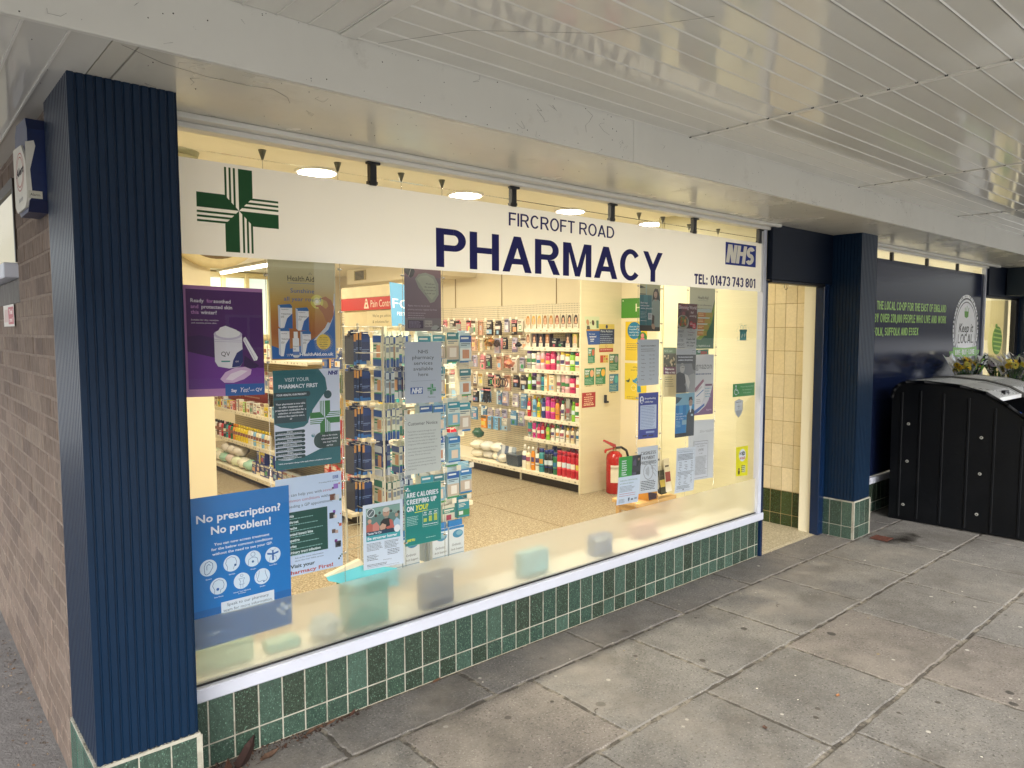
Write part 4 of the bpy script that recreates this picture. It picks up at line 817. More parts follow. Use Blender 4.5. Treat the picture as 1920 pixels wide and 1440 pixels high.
P_([(8.6, 38.5), (8.7, 37), (7.9, 35.4), (8.6, 33.8), (10.2, 33.2), (11.9, 33.9), (12.4, 35.5), (12, 37), (11, 37.3), (10.9, 38.5)], .16, DB, 3); s.circ(9.9, 37, .6, H('1d5fae'), 3, n=8)
s.arc(19.4, 33.6, .6, .14, DB, 3); P_([(18.2, 34.8), (20.6, 34.8), (19.9, 36), (20.3, 37.2), (18.5, 37.2), (18.9, 36), (18.2, 34.8)], .14, DB, 3); P_([(18.9, 37.2), (18.9, 38.8)], .14, DB, 3); P_([(19.8, 37.2), (19.8, 38.8)], .14, DB, 3)
P_([(26.6, 33.4), (26.4, 35), (25.6, 37), (26.4, 38), (27.8, 37.6), (29.2, 38), (30, 37), (29.2, 35), (29, 33.4)], .16, DB, 3); P_([(25.6, 34), (25.2, 36)], .12, DB, 3); s.circ(28.4, 38.2, .3, H('1d5fae'), 3, n=8)
for t, u, v in (('Earache', 6.6, 32.5), ('Impetigo', 15.6, 32.4), ('Shingles', 24.2, 32.3), ('Insect Bites', 32.5, 32.3), ('Sore Throat', 10.2, 40.3), ('Urinary Tract Infections', 19.4, 40.2), ('in Women', 19.4, 40.95), ('Sinusitis', 27.8, 40.2)): s.text(t, u, v, .5, WP, 3, al='c', bold=.01)
s.rect(11, 42.6, 32.6, 47.4, H('c8d6e4'), 3); s.text('Speak to our pharmacy', 21.8, 44.6, 1.15, H('30485f'), 4, al='c', w=17); s.text('team for more information.', 21.8, 46.6, 1.15, H('30485f'), 4, al='c', w=20)
s.line((2, 50.6), (13.5, 50.2), .12, H('a9c6e2'), 2); s.text('NUMARK', 2.2, 54.6, 1.4, H('cfdeee'), 2, w=8.4)
for (a, b_) in ((0, 0), (1, 1), (-1, 1), (0, 2), (1.9, .9)): s.rect(35.2 + a * 1.8, 48.8 + b_ * 1.8, 37 + a * 1.8, 50.6 + b_ * 1.8, H('c5d5e6'), 2)
s.done('poster', 'large blue no prescription poster with seven round icons at the window bottom left', 'poster')
# --- power cut poster (mauve)
s = Sheet(*quad(.06, .850, 1.966, 1.055, 1.966, 1.056, 1.675, .850, 1.676), 21, 29.7, c=H('7d6873'))
s.rect(0, 0, 21, 4, H('8c6a70'), 1); s.rect(0, 23.5, 21, 29.7, H('837c80'), 1)
s.poly([(6, 5), (8, 2.6), (12, 1.8), (17, 3), (19.5, 7), (19.6, 12), (17, 15.5), (14.6, 16.2), (12, 13), (8, 9)], H('a3a694'), 2); s.poly([(7, 5), (9, 3.4), (13, 3), (16.5, 4.6), (18, 8), (18, 12), (15.6, 14.6), (12.6, 12)], H('b9bda6'), 3)
s.poly([(0, 0), (5.2, 0), (6, 1.5), (5, 3.6), (3.6, 4.6), (0, 2)], H('23211f'), 3); s.line((2.4, 4), (3.6, .6), .3, H('cfcabf'), 4)
for k, t in enumerate(('Would you', 'like extra help', 'in the event of', 'a power cut?')): s.text(t, 14.6, 7.4 + k * 1.5, .8, H('2c2f2c'), 5, al='c')
s.text('Apply now to be on our', 1.8, 18, .85, H('cfc6cb'), 3, w=12.5); s.text('priority services register for free', 1.8, 19.8, .85, H('cfc6cb'), 3, w=16.5); s.copy(1.8, 21, 12.5, 3, 1.1, H('b5aab1'), 3, h=.35)
s.rect(1.8, 24.6, 10.4, 28.4, H('3d2f4a'), 3); s.copy(2.2, 25, 10, 6, .55, H('a79ab2'), 4, h=.25); s.rect(11.2, 24.6, 15.6, 27.6, H('b9b3ae'), 3); s.text('POWER CUT?', 11.4, 25.7, .6, H('2a2528'), 4, w=4); s.text('CALL 105', 11.4, 27.1, .9, H('2a2528'), 4, w=4, bold=.02)
s.circ(17.6, 29, 2.7, H('a9adaa'), 4, rv=2.2, a0=180, a1=360); s.poly([(18, 29), (19.8, 27.6), (20, 28.6)], H('4b4d4b'), 5)
s.done('poster', 'mauve power cut poster with a torch, hanging topmost above the services notice', 'poster')
# --- services notice
s = Sheet(*quad(.06, .847, 1.626, 1.055, 1.624, 1.053, 1.335, .847, 1.338), 21, 29.7, c=H('b9c4d4'))
for k, (t, w_) in enumerate((('NHS', 5.6), ('pharmacy', 12.4), ('services', 10.6), ('available', 11.2), ('here', 5.6))): s.text(t, 10.4, 5.6 + k * 2.75, 1.75, H('23272c'), 2, al='c', w=w_)
s.line((3.3, 19), (17.7, 18.8), .12, H('7f8fa5'), 1)
s.rect(3, 22, 10, 25.2, H('1c4fa0'), 2); s.text('NHS', 3.6, 24.7, 2.3, H('dfe6f0'), 3, w=5.8, bold=.07, sh=.2); cross_logo(s, 15.2, 23.2, 2.5, 2.6, H('2f8a52'), 3); s.text('Pharmacy', 15.2, 27.4, .8, H('5f6f78'), 2, al='c')
s.done('notice', 'white notice reading NHS pharmacy services available here, under the mauve poster', 'notice')
# --- customer notice
s = Sheet(*quad(.06, .842, 1.289, 1.048, 1.284, 1.047, 1.003, .842, 1.001), 21, 29.7, c=H('c5ccc8'))
s.text('Customer Notice', 1.8, 5.6, 1.7, H('2b3134'), 2, w=17.2)
for v, ls in ((9, ('If you have received through the post', 'a leaflet from an internet pharmacy', 'company bearing the NHS logo, please', 'note that you are under no obligation to', 'change your NHS medicines from them')), (17.4, ('Some patients may mistakenly think that', 'your local surgery is promoting this', 'service. This is not the case.')), (22.8, ('As your local community pharmacy, we', 'are proud to serve our community and', 'look forward to serving you long into', 'the future.'))):
    for k, t in enumerate(ls): s.text(t, 1.8, v + k * 1.55, .72, H('6b7375'), 2, w=min(17, len(t) * .44))
s.done('notice', 'grey customer notice with three paragraphs, below the NHS services notice', 'notice')
# --- calories
s = Sheet(*quad(.06, .834, .953, 1.045, .950, 1.044, .658, .836, .662), 21, 29.7, c=H('16807c'))
s.frame(0, 0, 21, 29.7, .15, H('79b9a4'), 1)
for k, (t, w_) in enumerate((('ARE CALORIES', 18.2), ('CREEPING UP', 17))): grot(s, t, 1.3, 6.2 + k * 3.3, 2.4, w_, WP, .24, 2)
s.text('ON', 1.3, 12.8, 2.4, WP, 2, w=3.9, bold=.045); s.text('YOU?', 5.8, 12.8, 2.4, H('d8dd3a'), 2, w=7.4, bold=.045, sh=.2); s.line((5.8, 13.8), (13.4, 13.5), .35, H('d8dd3a'), 2)
s.frame(10.2, 13.6, 19.2, 21.6, .12, H('c7e0dc'), 2)
for k in range(3):
    u = 10.6 + k * 3; s.text(('400', '600', '600')[k], u + 1.1, 15, .7, WP, 3, al='c', bold=.04); s.text('KCAL', u + 1.1, 16, .6, WP, 3, al='c', bold=.04)
    for j in range(4 + 2 * k): s.rect(u + .2, 18.9 - j * .45, u + 2, 19.2 - j * .45, H('d8dd3a'), 3)
s.copy(10.6, 20.4, 18.8, 1, 1, WP, 3, h=.35, rag=.02); s.copy(1.3, 15.5, 8.6, 6, .8, H('a9cfcb'), 2, h=.3); s.text('ONE YOU', 1.3, 27.6, 1.2, H('d8dd3a'), 2, w=4.4, bold=.05); s.copy(12, 27, 18.8, 1, 1, H('9cc9c4'), 2, h=.3)
s.circ(2, 1.6, .5, WP, 2, n=8); s.copy(1.3, 2.3, 4, 2, .5, WP, 2, h=.22)
s.done('poster', 'green calories poster with yellow lettering, below the customer notice', 'poster')
# --- be stronger longer
s = Sheet(*quad(.052, .612, .897, .822, .897, .820, .591, .610, .603), 21, 29.7, c=H('cfdcec'), curl=.004)
s.rect(1.6, 1.8, 19.4, 14.3, H('5f7f7c'), 1); s.rect(1.6, 2, 19.4, 5.4, H('7fa39b'), 2)
for k in range(9): s.circ(2.6 + k * 2, 4.6 + (k % 3) * .5, .7, H(('3d4a48', '8c9c98', '43352f')[k % 3]), 3, n=10)
s.poly([(4.8, 14), (5, 9.5), (7, 8.5), (8.4, 10.5), (8.2, 14)], H('c8837a'), 3); s.poly([(1.6, 14.2), (1.8, 9.5), (3.6, 8.6), (5.6, 10), (5.6, 14.2)], H('b4645a'), 3); s.circ(3.4, 7.8, 1, H('c79f8c'), 3, n=14)
s.poly([(8.4, 14.3), (9, 9), (10.6, 7.6), (13.6, 7.6), (15.2, 9.4), (15.6, 14.3)], H('27272a'), 4); s.poly([(13.6, 8.2), (15.2, 8.8), (16.4, 12.4), (12.4, 12.6), (11.6, 11.6), (14, 11.2)], H('b9635a'), 5)
s.circ(12, 4.9, 1.75, H('b99783'), 5, rv=2.3); s.circ(12, 3.6, 1.8, H('cdc6bd'), 6, rv=1.1); s.poly([(11, 6.4), (13, 6.4), (12.8, 7.6), (11.2, 7.6)], H('8f8a80'), 6); s.rect(11, 4.8, 11.6, 5, H('4a3b33'), 7); s.rect(12.4, 4.8, 13, 5, H('4a3b33'), 7)
s.poly([(8.4, 11), (10, 9.6), (12, 10.6), (11.4, 12.4), (9, 12.6)], H('c5a18c'), 6); s.poly([(16, 14), (16, 9.5), (17.6, 8), (19.4, 9.4), (19.4, 14)], H('9fc0d8'), 3); s.circ(17.6, 6.8, .9, H('b89a88'), 3, n=12)
s.circ(4, 4, 2.1, H('dfe8ee'), 7); s.circ(4, 4, 1.8, H('54656a'), 8); s.line((3, 5), (5, 3), .3, H('dfe8ee'), 9); s.circ(17.8, 13, 1.7, H('e3e9ef'), 7)
s.rect(1.6, 12.6, 19.4, 14.4, H('1f3e56'), 5); s.text('Taoist Tai Chi', 2.2, 13.9, .9, WP, 6, w=7.2, bold=.03); s.rect(1.6, 14.4, 19.4, 17, H('3fa3ae'), 5); s.text('Be stronger longer', 2.2, 16.3, 1.25, WP, 6, w=15.6, bold=.035)
s.copy(1.8, 18, 10, 6, .62, H('60707c'), 2, h=.26); s.copy(11, 18, 19.2, 6, .62, H('60707c'), 2, h=.26); s.copy(1.8, 23.4, 8, 4, .7, H('45525e'), 2, h=.28); s.copy(12.5, 22, 19, 4, .7, H('45525e'), 2, h=.28); s.text('www.taoist.org', 10, 26.6, .5, H('33414d'), 2); s.copy(1.8, 27.6, 12, 2, .6, H('45525e'), 2, h=.26); s.line((2, 29), (18.6, 28.9), .1, H('33414d'), 2)
s.done('poster', 'white poster with a photo of a bald man, left of the green calories poster', 'poster')
# --- right-hand group
s = Sheet(*quad(.06, 2.545, 1.966, 2.752, 1.966, 2.750, 1.672, 2.547, 1.675), 21, 29.7, c=H('9cb0a8'))
s.rect(0, 0, 21, 7, H('b6b590'), 1); s.poly([(0, 1), (6, 2.4), (0, 3)], H('3d4038'), 2); s.rect(0, 6.2, 6, 6.8, H('55594c'), 2); s.rect(6, 0, 7, 26, H('a5bdb4'), 2)
s.rect(0, 7, 12, 26, H('28707c'), 2); s.rect(4, 7, 8, 12, H('3f8890'), 3); s.rect(0, 26, 21, 29.7, H('25272c'), 2)
s.poly([(12, 26.5), (12.2, 14), (13.6, 10.6), (16.6, 9.6), (19.6, 11), (20.6, 15), (20.6, 27), (15, 27)], H('93a39d'), 4); s.poly([(12.4, 11.4), (13.6, 5), (15.4, 2.6), (18, 2.9), (19.6, 6), (20.4, 10.6), (18.6, 9.6), (13.8, 9.6)], H('2a2324'), 5)
s.circ(15.8, 6.2, 1.75, H('c9ac97'), 6, rv=2.4); s.poly([(13.8, 5.4), (14.4, 3.2), (17.4, 3.2), (18, 5.6), (16, 4.4)], H('2a2324'), 7); s.poly([(15, 8.2), (17, 8.2), (16.8, 10.4), (15.2, 10.4)], H('bd9f8b'), 5); s.rect(14.6, 5.8, 15.3, 6, H('3a2a28'), 7); s.rect(16.2, 5.8, 16.9, 6, H('3a2a28'), 7); s.rect(15.1, 7.5, 16.3, 7.7, H('8f4c48'), 7)
s.poly([(12.2, 25.6), (12.6, 19), (15, 20), (14.6, 27)], H('33282a'), 5); s.poly([(12, 25.6), (13.6, 24.6), (16, 26.6), (15, 28.6), (12.6, 28)], H('b3937e'), 6)
for k, t in enumerate(("Don't wait", 'until you feel', 'worse, ask us first')): s.text(t, 1, 12.4 + k * 1.7, 1.0, WP, 5, w=(7, 8.4, 12)[k], bold=.02)
s.copy(1, 17.6, 7.4, 5, .9, H('a9c6c6'), 5, h=.3); s.rect(8.4, 18.2, 12.6, 22.4, H('c3cdd0'), 5); s.copy(8.9, 18.8, 12.2, 3, .9, H('6f6a88'), 6, h=.4); s.copy(1, 23, 8, 1, 1, WP, 5, h=.3)
s.done('poster', 'teal poster with a dark haired woman, topmost of the right hanging column', 'poster')
s = Sheet(*quad(.06, 2.532, 1.622, 2.744, 1.622, 2.744, 1.336, 2.537, 1.335), 21, 29.7, c=H('bec8d2'))
s.text('FIRCROFT ROAD PHARMACY', 3, 4.6, .9, H('3a4148'), 2, w=14.6, bold=.02); s.copy(3, 6, 18, 2, 1.3, H('6a737b'), 2, h=.35)
for k, t in enumerate(('Monday', 'Tuesday', 'Wednesday', 'Thursday', 'Friday', 'Saturday', 'Sunday')): s.text(t, 3.2, 10.4 + k * 2.6, .7, H('3a4148'), 2); s.text(('9.00am - 6.00pm', 'Closed')[k == 6], 11.2, 10.4 + k * 2.6, .7, H('3a4148'), 2, w=(5.6, 2.6)[k == 6]) if k != 5 else s.text('9.00am - 1.00pm', 11.2, 10.4 + k * 2.6, .7, H('3a4148'), 2, w=5.6)
s.done('notice', 'pale opening hours notice under the poster of the dark haired woman', 'notice')
s = Sheet(*quad(.06, 2.545, 1.290, 2.744, 1.287, 2.744, .995, 2.545, 1.002), 21, 29.7, c=H('2c3f96'))
s.rect(2, 8, 19, 23.6, H('bccbe2'), 1); s.circ(3.4, 4.4, 2, WP, 2, rv=2.4); s.circ(3.4, 3.7, .9, H('2c3f96'), 3); s.poly([(2.4, 6.2), (2.8, 4.8), (4.2, 5), (4.8, 6.3)], H('2c3f96'), 3); s.text('Breastfeeding', 6.4, 4.2, 1.1, WP, 2, w=11.6, bold=.02); s.text('Suffolk App', 6.4, 6.4, 1.1, WP, 2, w=8.8, bold=.02)
s.copy(3, 8.8, 18, 15, .98, H('5d74ae'), 2, h=.33, rag=.2); s.rect(8, 25, 17, 26.2, H('8fa3d0'), 2); s.rect(4.5, 27.4, 9, 28.2, H('1b1f33'), 2); s.rect(11, 27.4, 16, 28.2, H('1b1f33'), 2)
s.done('poster', 'blue and white breastfeeding support poster between the hours notice and the cashless notice', 'poster')
s = Sheet(*quad(.07, 2.553, .948, 2.760, .943, 2.762, .642, 2.566, .652), 21, 29.7, c=H('c6cfd9'))
for k, (t, w_) in enumerate((('CASHLESS', 15.4), ('PAYMENT', 13.2), ('PREFERRED', 16.4))): grot(s, t, 11 - w_ / 2, 5.2 + k * 3.1, 2.1, w_, H('25282c'), .17, 2)
s.arc(10.8, 16.2, 5.1, .28, H('34383c'), 2, n=36)
for k in range(4): s.arc(6.4, 16, 2.2 + k * 1.0, .3, H('34383c'), 3, a0=-38, a1=38, n=8)
s.path([(19, 13.4), (17, 12.4), (14.6, 13), (13.6, 14), (15.6, 15), (14.8, 16.6), (17, 17.8), (18.6, 19.6)], .22, H('4a4e52'), 4); s.path([(14.4, 13.4), (17.6, 15.2), (19.4, 17)], .2, H('4a4e52'), 4)
for k in range(6): s.copy(2.6, 22 + k * 1.05, 18.6, 1, 1, H('33373b'), 2, h=.5, rag=.1)
s.done('notice', 'grey cashless payment preferred notice with a contactless symbol', 'notice')
s = Sheet(*quad(.035, 2.337, .916, 2.546, .911, 2.532, .613, 2.330, .622), 21, 29.7, c=H('ccdaec'), curl=-.012)
s.rect(0, 0, 12.6, 12.4, H('3b9a45'), 1); s.rect(12.6, 0, 21, 12.4, H('3a3d45'), 1); s.poly([(13, 12.4), (13.6, 4), (15.4, 2), (16.6, 4.4), (16.8, 12.4)], H('59536b'), 2); s.poly([(17, 12.4), (17.2, 4.8), (18.4, 1.4), (20.4, 1.8), (21, 4), (21, 12.4)], H('232b2b'), 2); s.circ(18.9, 2.6, 1, H('8c7568'), 3, n=12); s.rect(17.6, .8, 20.4, 1.9, H('1d211f'), 4)
for k, t in enumerate(('Listening', 'Empathy', 'Guidance', 'Together', 'Emotional', 'support', 'Wellbeing')): s.text(t, 2.8, 3 + k * 1.42, .85, WP, 2, bold=.04)
s.text('Shaftesbury Suffolk Nursing', 1.8, 15.2, .85, H('3c7a55'), 2, w=16.5); s.text('and Dementia Support', 1.8, 17, .85, H('3c7a55'), 2, w=13); s.copy(1.8, 18.4, 17.6, 5, .8, H('6f7b88'), 2, h=.3); s.copy(1.8, 23, 18.6, 2, 1.3, H('b0566a'), 2, h=.3); s.copy(1.8, 26.4, 8, 4, .65, H('6f7b88'), 2, h=.26); s.poly([(10.6, 26), (12.4, 26), (12.2, 27.6), (11.5, 28.6), (10.8, 27.6)], H('4d5f78'), 2); s.rect(13.6, 26.8, 15.8, 27.8, H('5c6878'), 2); s.rect(17, 26.4, 19.6, 27.6, H('8a95a4'), 2)
s.done('leaflet', 'green and white leaflet taped in front of the fire extinguisher', 'leaflet')
s = Sheet(*quad(.06, 2.938, 1.856, 3.150, 1.853, 3.146, 1.556, 2.932, 1.560), 21, 29.7, c=H('b1b5b6'))
s.rect(0, 0, 21, 16.4, H('5b2f3b'), 1); s.rect(0, 9.2, 12, 16.4, H('4a4b45'), 2); s.circ(5.6, 12.4, 6.4, H('a9a59a'), 3, rv=4.8); s.circ(5.6, 11.8, 5.2, H('5f6a4a'), 4, rv=3.8)
for k in range(14): s.circ(U(2, 9), U(9, 14), U(.6, 1.2), H(('c4622d', 'b0482a', '7f8a3a', 'd69a4a')[k % 4]), 5, n=8)
for k in range(8): s.circ(U(1, 12), U(1, 7), U(.9, 2), H(('7a2430', '8d4a52', '3a1a24')[k % 3]), 2, n=9)
s.text('Slimming World', 1, 3.6, 2.2, H('e4d6da'), 6, w=19, bold=.01); s.text('feel', 13.6, 6.4, 1.6, H('e6dcdc'), 6, sh=.2); s.text('amazing', 12.6, 8.6, 1.4, H('e6dcdc'), 6, w=7.4, sh=.2); s.circ(14.6, 13.2, 1.8, H('b8283c'), 6); s.circ(18, 14.6, 2.2, H('c03648'), 6); s.copy(13.4, 12.6, 16, 2, .8, H('e9d5d8'), 7, h=.35); s.copy(16.4, 13.6, 19.6, 3, .8, H('e9d5d8'), 7, h=.35)
D3 = H('3b3f42')
for k, t in enumerate(('WANT', 'TO', 'LOSE', 'WEIGHT')): s.text(t, 3.9, 19.2 + k * 2.9, 1.7, D3, 2, al='c', w=(6, 3, 5.6, 8)[k])
s.text('from', 14.5, 17.6, .8, D3, 2, al='c'); s.text('Tuesday', 14.8, 19.4, 1.1, H('7a4450'), 2, al='c', w=8); s.copy(11.4, 20.4, 18, 1, 1, D3, 2, h=.4); s.text('Castle Hill', 14.6, 24, 1.2, D3, 2, al='c', w=9.4, bold=.03); s.text('URC Church', 14.6, 26.2, 1.2, D3, 2, al='c', w=10, bold=.03); s.text('IP1 6QF', 14.6, 28.2, 1.0, D3, 2, al='c', w=7, bold=.03); s.copy(1, 28.7, 10, 1, 1, D3, 2, h=.3)
s.done('poster', 'maroon diet club poster with a plate of food above the words want to lose weight', 'poster')
s = Sheet(*quad(.058, 2.922, 1.559, 3.143, 1.556, 3.136, 1.263, 2.928, 1.270), 21, 29.7, c=H('b4bac0'))
s.rect(0, 4, 21, 10, H('45494d'), 1); s.text('Free blood pressure checks', 2, 6, .95, WP, 2, w=15.6, bold=.03); s.text('available in this pharmacy', 2, 8, .95, WP, 2, w=15.6, bold=.03); s.rect(16.8, 1.2, 19.8, 2.8, H('7c8086'), 2); s.text('NHS', 17, 2.5, .8, WP, 3, w=2.6, bold=.05)
s.rect(0, 10, 21, 29.7, H('7d8184'), 1); s.poly([(0, 29.7), (0, 17), (3.2, 15.6), (8.6, 17), (10.4, 21), (10.6, 29.7)], H('37393c'), 3); s.circ(6.4, 13, 2.6, H('b3b1ac'), 4, rv=3.3); s.poly([(3.8, 12.4), (4.2, 10.4), (8, 10.2), (9, 12), (6.4, 11.2)], H('8c8c8a'), 5)
s.poly([(9, 24), (14, 18), (19, 16.6), (21, 18), (21, 29.7), (14, 29.7)], H('96999a'), 3); s.poly([(9, 17), (12.6, 18), (15, 22.6), (13.4, 27.6), (10.6, 23)], H('c2c1bd'), 5); s.poly([(16.6, 10), (21, 10), (21, 15), (18, 14)], H('54575a'), 3); s.rect(5.6, 12.4, 8.4, 12.7, H('3a3a3c'), 5)
s.done('poster', 'black and white blood pressure check poster, middle of the front right hanging strip', 'poster')
s = Sheet(*quad(.06, 2.928, 1.264, 3.137, 1.262, 3.134, .970, 2.922, .974), 21, 29.7, c=H('2f86b4'))
s.rect(0, 0, 21, 8, H('79a8bd'), 1); s.poly([(0, 2), (7, 3), (3, 6), (0, 7)], H('2c4a5a'), 2); s.rect(0, 8, 11.6, 27, H('1273b0'), 2); s.rect(4, 8, 8, 14, H('2f8cc2'), 3)
s.poly([(12, 29.7), (12.6, 15), (15, 11.6), (19, 11), (21, 12.6), (21, 29.7)], H('22323f'), 4); s.circ(16.6, 6.8, 2.1, H('9c8577'), 5, rv=3.1); s.poly([(14.2, 5.6), (14.8, 3), (18, 2.6), (19, 5.6), (16.6, 4.4)], H('15181d'), 6); s.poly([(15.4, 9), (18, 9), (17, 13.4), (16, 13.4)], H('c9d5dd'), 6); s.rect(15.4, 6.2, 16.1, 6.4, K, 6); s.rect(17.2, 6.2, 17.9, 6.4, K, 6); s.rect(17.2, 14.6, 19.6, 16, H('a9c3d0'), 6)
for k, t in enumerate(("Don't wait", 'until it gets worse,', 'ask us first')): s.text(t, .8, 14.2 + k * 1.7, 1.0, WP, 5, w=(7, 11.4, 8)[k])
s.copy(.8, 18.6, 6.4, 5, .9, H('8fc0dc'), 5, h=.3); s.rect(7.4, 18.2, 12.4, 21.4, H('7fa6b8'), 5); s.rect(0, 27, 21, 29.7, H('12202b'), 3)
s.done('poster', 'blue poster with a dark haired man in a jacket, lowest of the front right strip', 'poster')
s = Sheet(*quad(.14, 3.176, 1.985, 3.480, 1.985, 3.471, 1.549, 3.172, 1.552), 29.7, 42, c=H('c9cbb2'))
s.text('Health', 9.6, 8.8, 2.2, H('3a3c3a'), 2, w=7.5); s.text('Aid', 17.6, 8.8, 2.2, H('3a3c3a'), 2, w=4); s.line((9.6, 9.8), (21.4, 9.8), .12, H('4a4c48'), 2); s.text('Powerful anti-inflammatory', 15, 13.2, 1.0, H('3a3c3a'), 2, al='c', w=22); s.text('and antioxidant properties', 15, 15.6, 1.0, H('3a3c3a'), 2, al='c', w=21)
s.poly([(0, 42), (0, 37), (6, 36), (14, 33), (20, 28), (24, 22), (27, 15), (29.7, 8), (29.7, 42)], H('1f5f46'), 1); s.poly([(8, 35.4), (15, 32), (21, 26), (26, 18), (29.7, 10), (29.7, 16), (26, 25), (20, 32), (14, 36)], H('7f9a3e'), 2); s.poly([(0, 35), (12, 31), (20, 24), (25.6, 16), (24, 15), (0, 15.8)], H('bccac6'), 3)
s.poly([(3, 17), (8, 16), (10, 20), (9, 27), (5, 32), (0, 34), (0, 19)], H('3c6b3a'), 4)
for k in range(4): s.rect(9.6, 17.6 + k * 4.1, 27 - k * 2.1, 20.8 + k * 4.1, H('a8933a'), 5); s.rect(9.6, 17.6 + k * 4.1, 19 - k, 20.8 + k * 4.1, H('b7743a'), 6); s.copy(10.6, 18.4 + k * 4.1, 17, 2, 1, H('e2cf9e'), 7, h=.4)
s.text('www.HealthAid.co.uk', 5.6, 40.6, 1.3, H('cfe0d6'), 7, w=20, bold=.02)
s.done('poster', 'green and amber supplement poster at the top right behind the diet club poster', 'poster')
s = Sheet(*quad(.14, 3.180, 1.517, 3.477, 1.508, 3.478, 1.085, 3.184, 1.090), 29.7, 42, c=H('c0c4cb'))
s.poly([(10, 42), (18, 38), (24, 32), (28, 24), (29.7, 18), (29.7, 42)], H('7c5a86'), 1); s.poly([(4, 38), (12, 36), (20, 31), (26, 23), (29.7, 15), (29.7, 20), (25, 30), (17, 37), (8, 41)], H('c6cad4'), 2); s.poly([(0, 41), (9, 38), (19, 34), (19, 35.6), (9, 40.6), (0, 42)], H('3a62a8'), 3); s.poly([(0, 42), (12, 40), (24, 34), (29.7, 27), (29.7, 42)], H('74527e'), 2)
s.text('Regnazon', 1, 10, 4.4, H('5e6268'), 4, w=26.5); s.copy(8, 13.2, 27, 1, 1, H('4a5a7a'), 4, h=.8, rag=.02)
s.poly([(6, 24), (17, 17), (18, 18.6), (8, 26)], H('8a5c74'), 5); s.poly([(6, 26), (18, 19), (18, 30), (14, 36), (6, 38)], H('d3d5da'), 4); s.text('nazon', 8.6, 26.4, 1.8, H('6f7278'), 6, w=8, rot=-.45); s.line((9, 29), (17.6, 24.6), .7, H('3a76b0'), 6); s.copy(9, 31, 15, 3, 1.2, H('8f949c'), 6, h=.4)
s.rect(19.6, 20.6, 28, 22, H('6a4668'), 5); s.copy(19.6, 23.4, 27.6, 4, 1.9, H('7fa0b6'), 5, h=.7)
s.text('Nutrivit', 27.8, 39.4, 1.3, H('c9b3cf'), 5, al='r', w=6.4)
s.done('poster', 'white and purple cream poster behind the blood pressure poster', 'poster')
s = Sheet(*quad(.14, 3.186, 1.058, 3.494, 1.045, 3.495, .622, 3.192, .636), 29.7, 42, c=H('c6ccd2'))
vs, fs, tw = glyphs('Hair-vit', 0); k_ = 15 / tw
s.b.mesh([s.P(28 - x * k_, 9 - y * 3.4, 2) for x, y in vs], fs, H('9aa0a8'))
s.done('poster', 'pale poster with faint mirrored writing, behind the prescription charge notice', 'poster')
s = Sheet(*quad(.135, 3.245, .910, 3.420, .905, 3.420, .636, 3.247, .642), 21, 29.7, c=H('c6ccd6'))
s.frame(.4, .4, 20.6, 29.3, .25, H('4a5058'), 1); s.text('The NHS Prescription Charge', 10.5, 3, .95, H('3a4048'), 2, al='c', w=17.5); s.text('from 1 May 2024 is', 10.5, 4.8, .9, H('3a4048'), 2, al='c'); s.text('£9.90', 10.5, 8.2, 2.0, H('3a4048'), 2, al='c', w=7); s.text('per item', 10.5, 10.4, .9, H('3a4048'), 2, al='c'); s.copy(1.8, 12.4, 19.4, 16, .92, H('6a727c'), 2, h=.34, rag=.15)
s.done('notice', 'white prescription charge notice reading nine pounds ninety in a thin frame', 'notice')
s = Sheet(*quad(.045, 2.925, .905, 3.136, .896, 3.134, .597, 2.921, .604), 21, 29.7, c=H('ccd6e2'), curl=-.01)
s.frame(.8, 1.6, 20.2, 28.6, .12, H('7d8896'), 1); s.text('Prescription Prepayment Certificates', 2, 3, .75, H('3a6478'), 2, w=16); s.copy(1.8, 4.2, 19.4, 5, .85, H('56606c'), 2, h=.38, rag=.1)
for v in (9.2, 18.4):
    for k in range(6):
        for u0, u1 in ((2.4, 6.4), (8.4, 13.6), (15.4, 19)): s.copy(u0 + .6, v + k * 1.1, u1, 1, 1, H('5f6974'), 2, h=.36, rag=.5, al='r' if k % 2 else 'l')
s.copy(1.8, 15.8, 19.4, 3, .85, H('56606c'), 2, h=.34); s.copy(1.8, 25.2, 17, 3, .8, H('56606c'), 2, h=.34); s.poly([(8.4, 27.6), (9.4, 27.2), (9.8, 28.2), (8.8, 28.4)], H('3a4654'), 2)
s.done('notice', 'white curling price table sheet in front of the leaflet holders', 'notice')
s = Sheet(*quad(.12, 3.224, 1.548, 3.381, 1.548, 3.381, 1.512, 3.225, 1.512), 16, 3.7, c=H('2a6b52'))
s.text('GO', 2.6, 2.2, 1.5, WP, 2, w=3.4, bold=.05); s.text('2024', 6, 3.3, 1.8, H('b8282c'), 3, w=8, bold=.06)
s.done('label_strip', 'small green strip with red lettering between the two back right posters', 'sticker')
s = Sheet(*quad(.16, 2.92, 1.566, 3.18, 1.562, 3.18, 1.222, 2.926, 1.238), 26, 33, c=H('d8cfa8'))
s.rect(0, 0, 14, 13, H('3a3d36'), 1); s.rect(0, 0, 14, 4, H('56705f'), 2); s.text('NHS care', 1, 3, 1.6, H('a9bfb2'), 3)
for k in range(22): s.circ(U(1, 13), U(5, 12.4), U(.4, 1.2), H(('7f6a50', 'b5a890', '2c3a2c', 'c8bfae')[k % 4]), 2, n=7)
s.rect(0, 13, 14, 18, H('5f2458'), 2); s.text('Pharmacies', 2, 15, 1.4, WP, 3, w=10, bold=.03); s.text('Help us help', 2, 17.2, 1.4, WP, 3, w=11, bold=.03); s.copy(2, 19.6, 12, 5, 1.5, H('6a6048'), 2, h=.4)
s.done('poster', 'cream poster with a dark photo and purple band, half hidden by the front strip', 'poster')
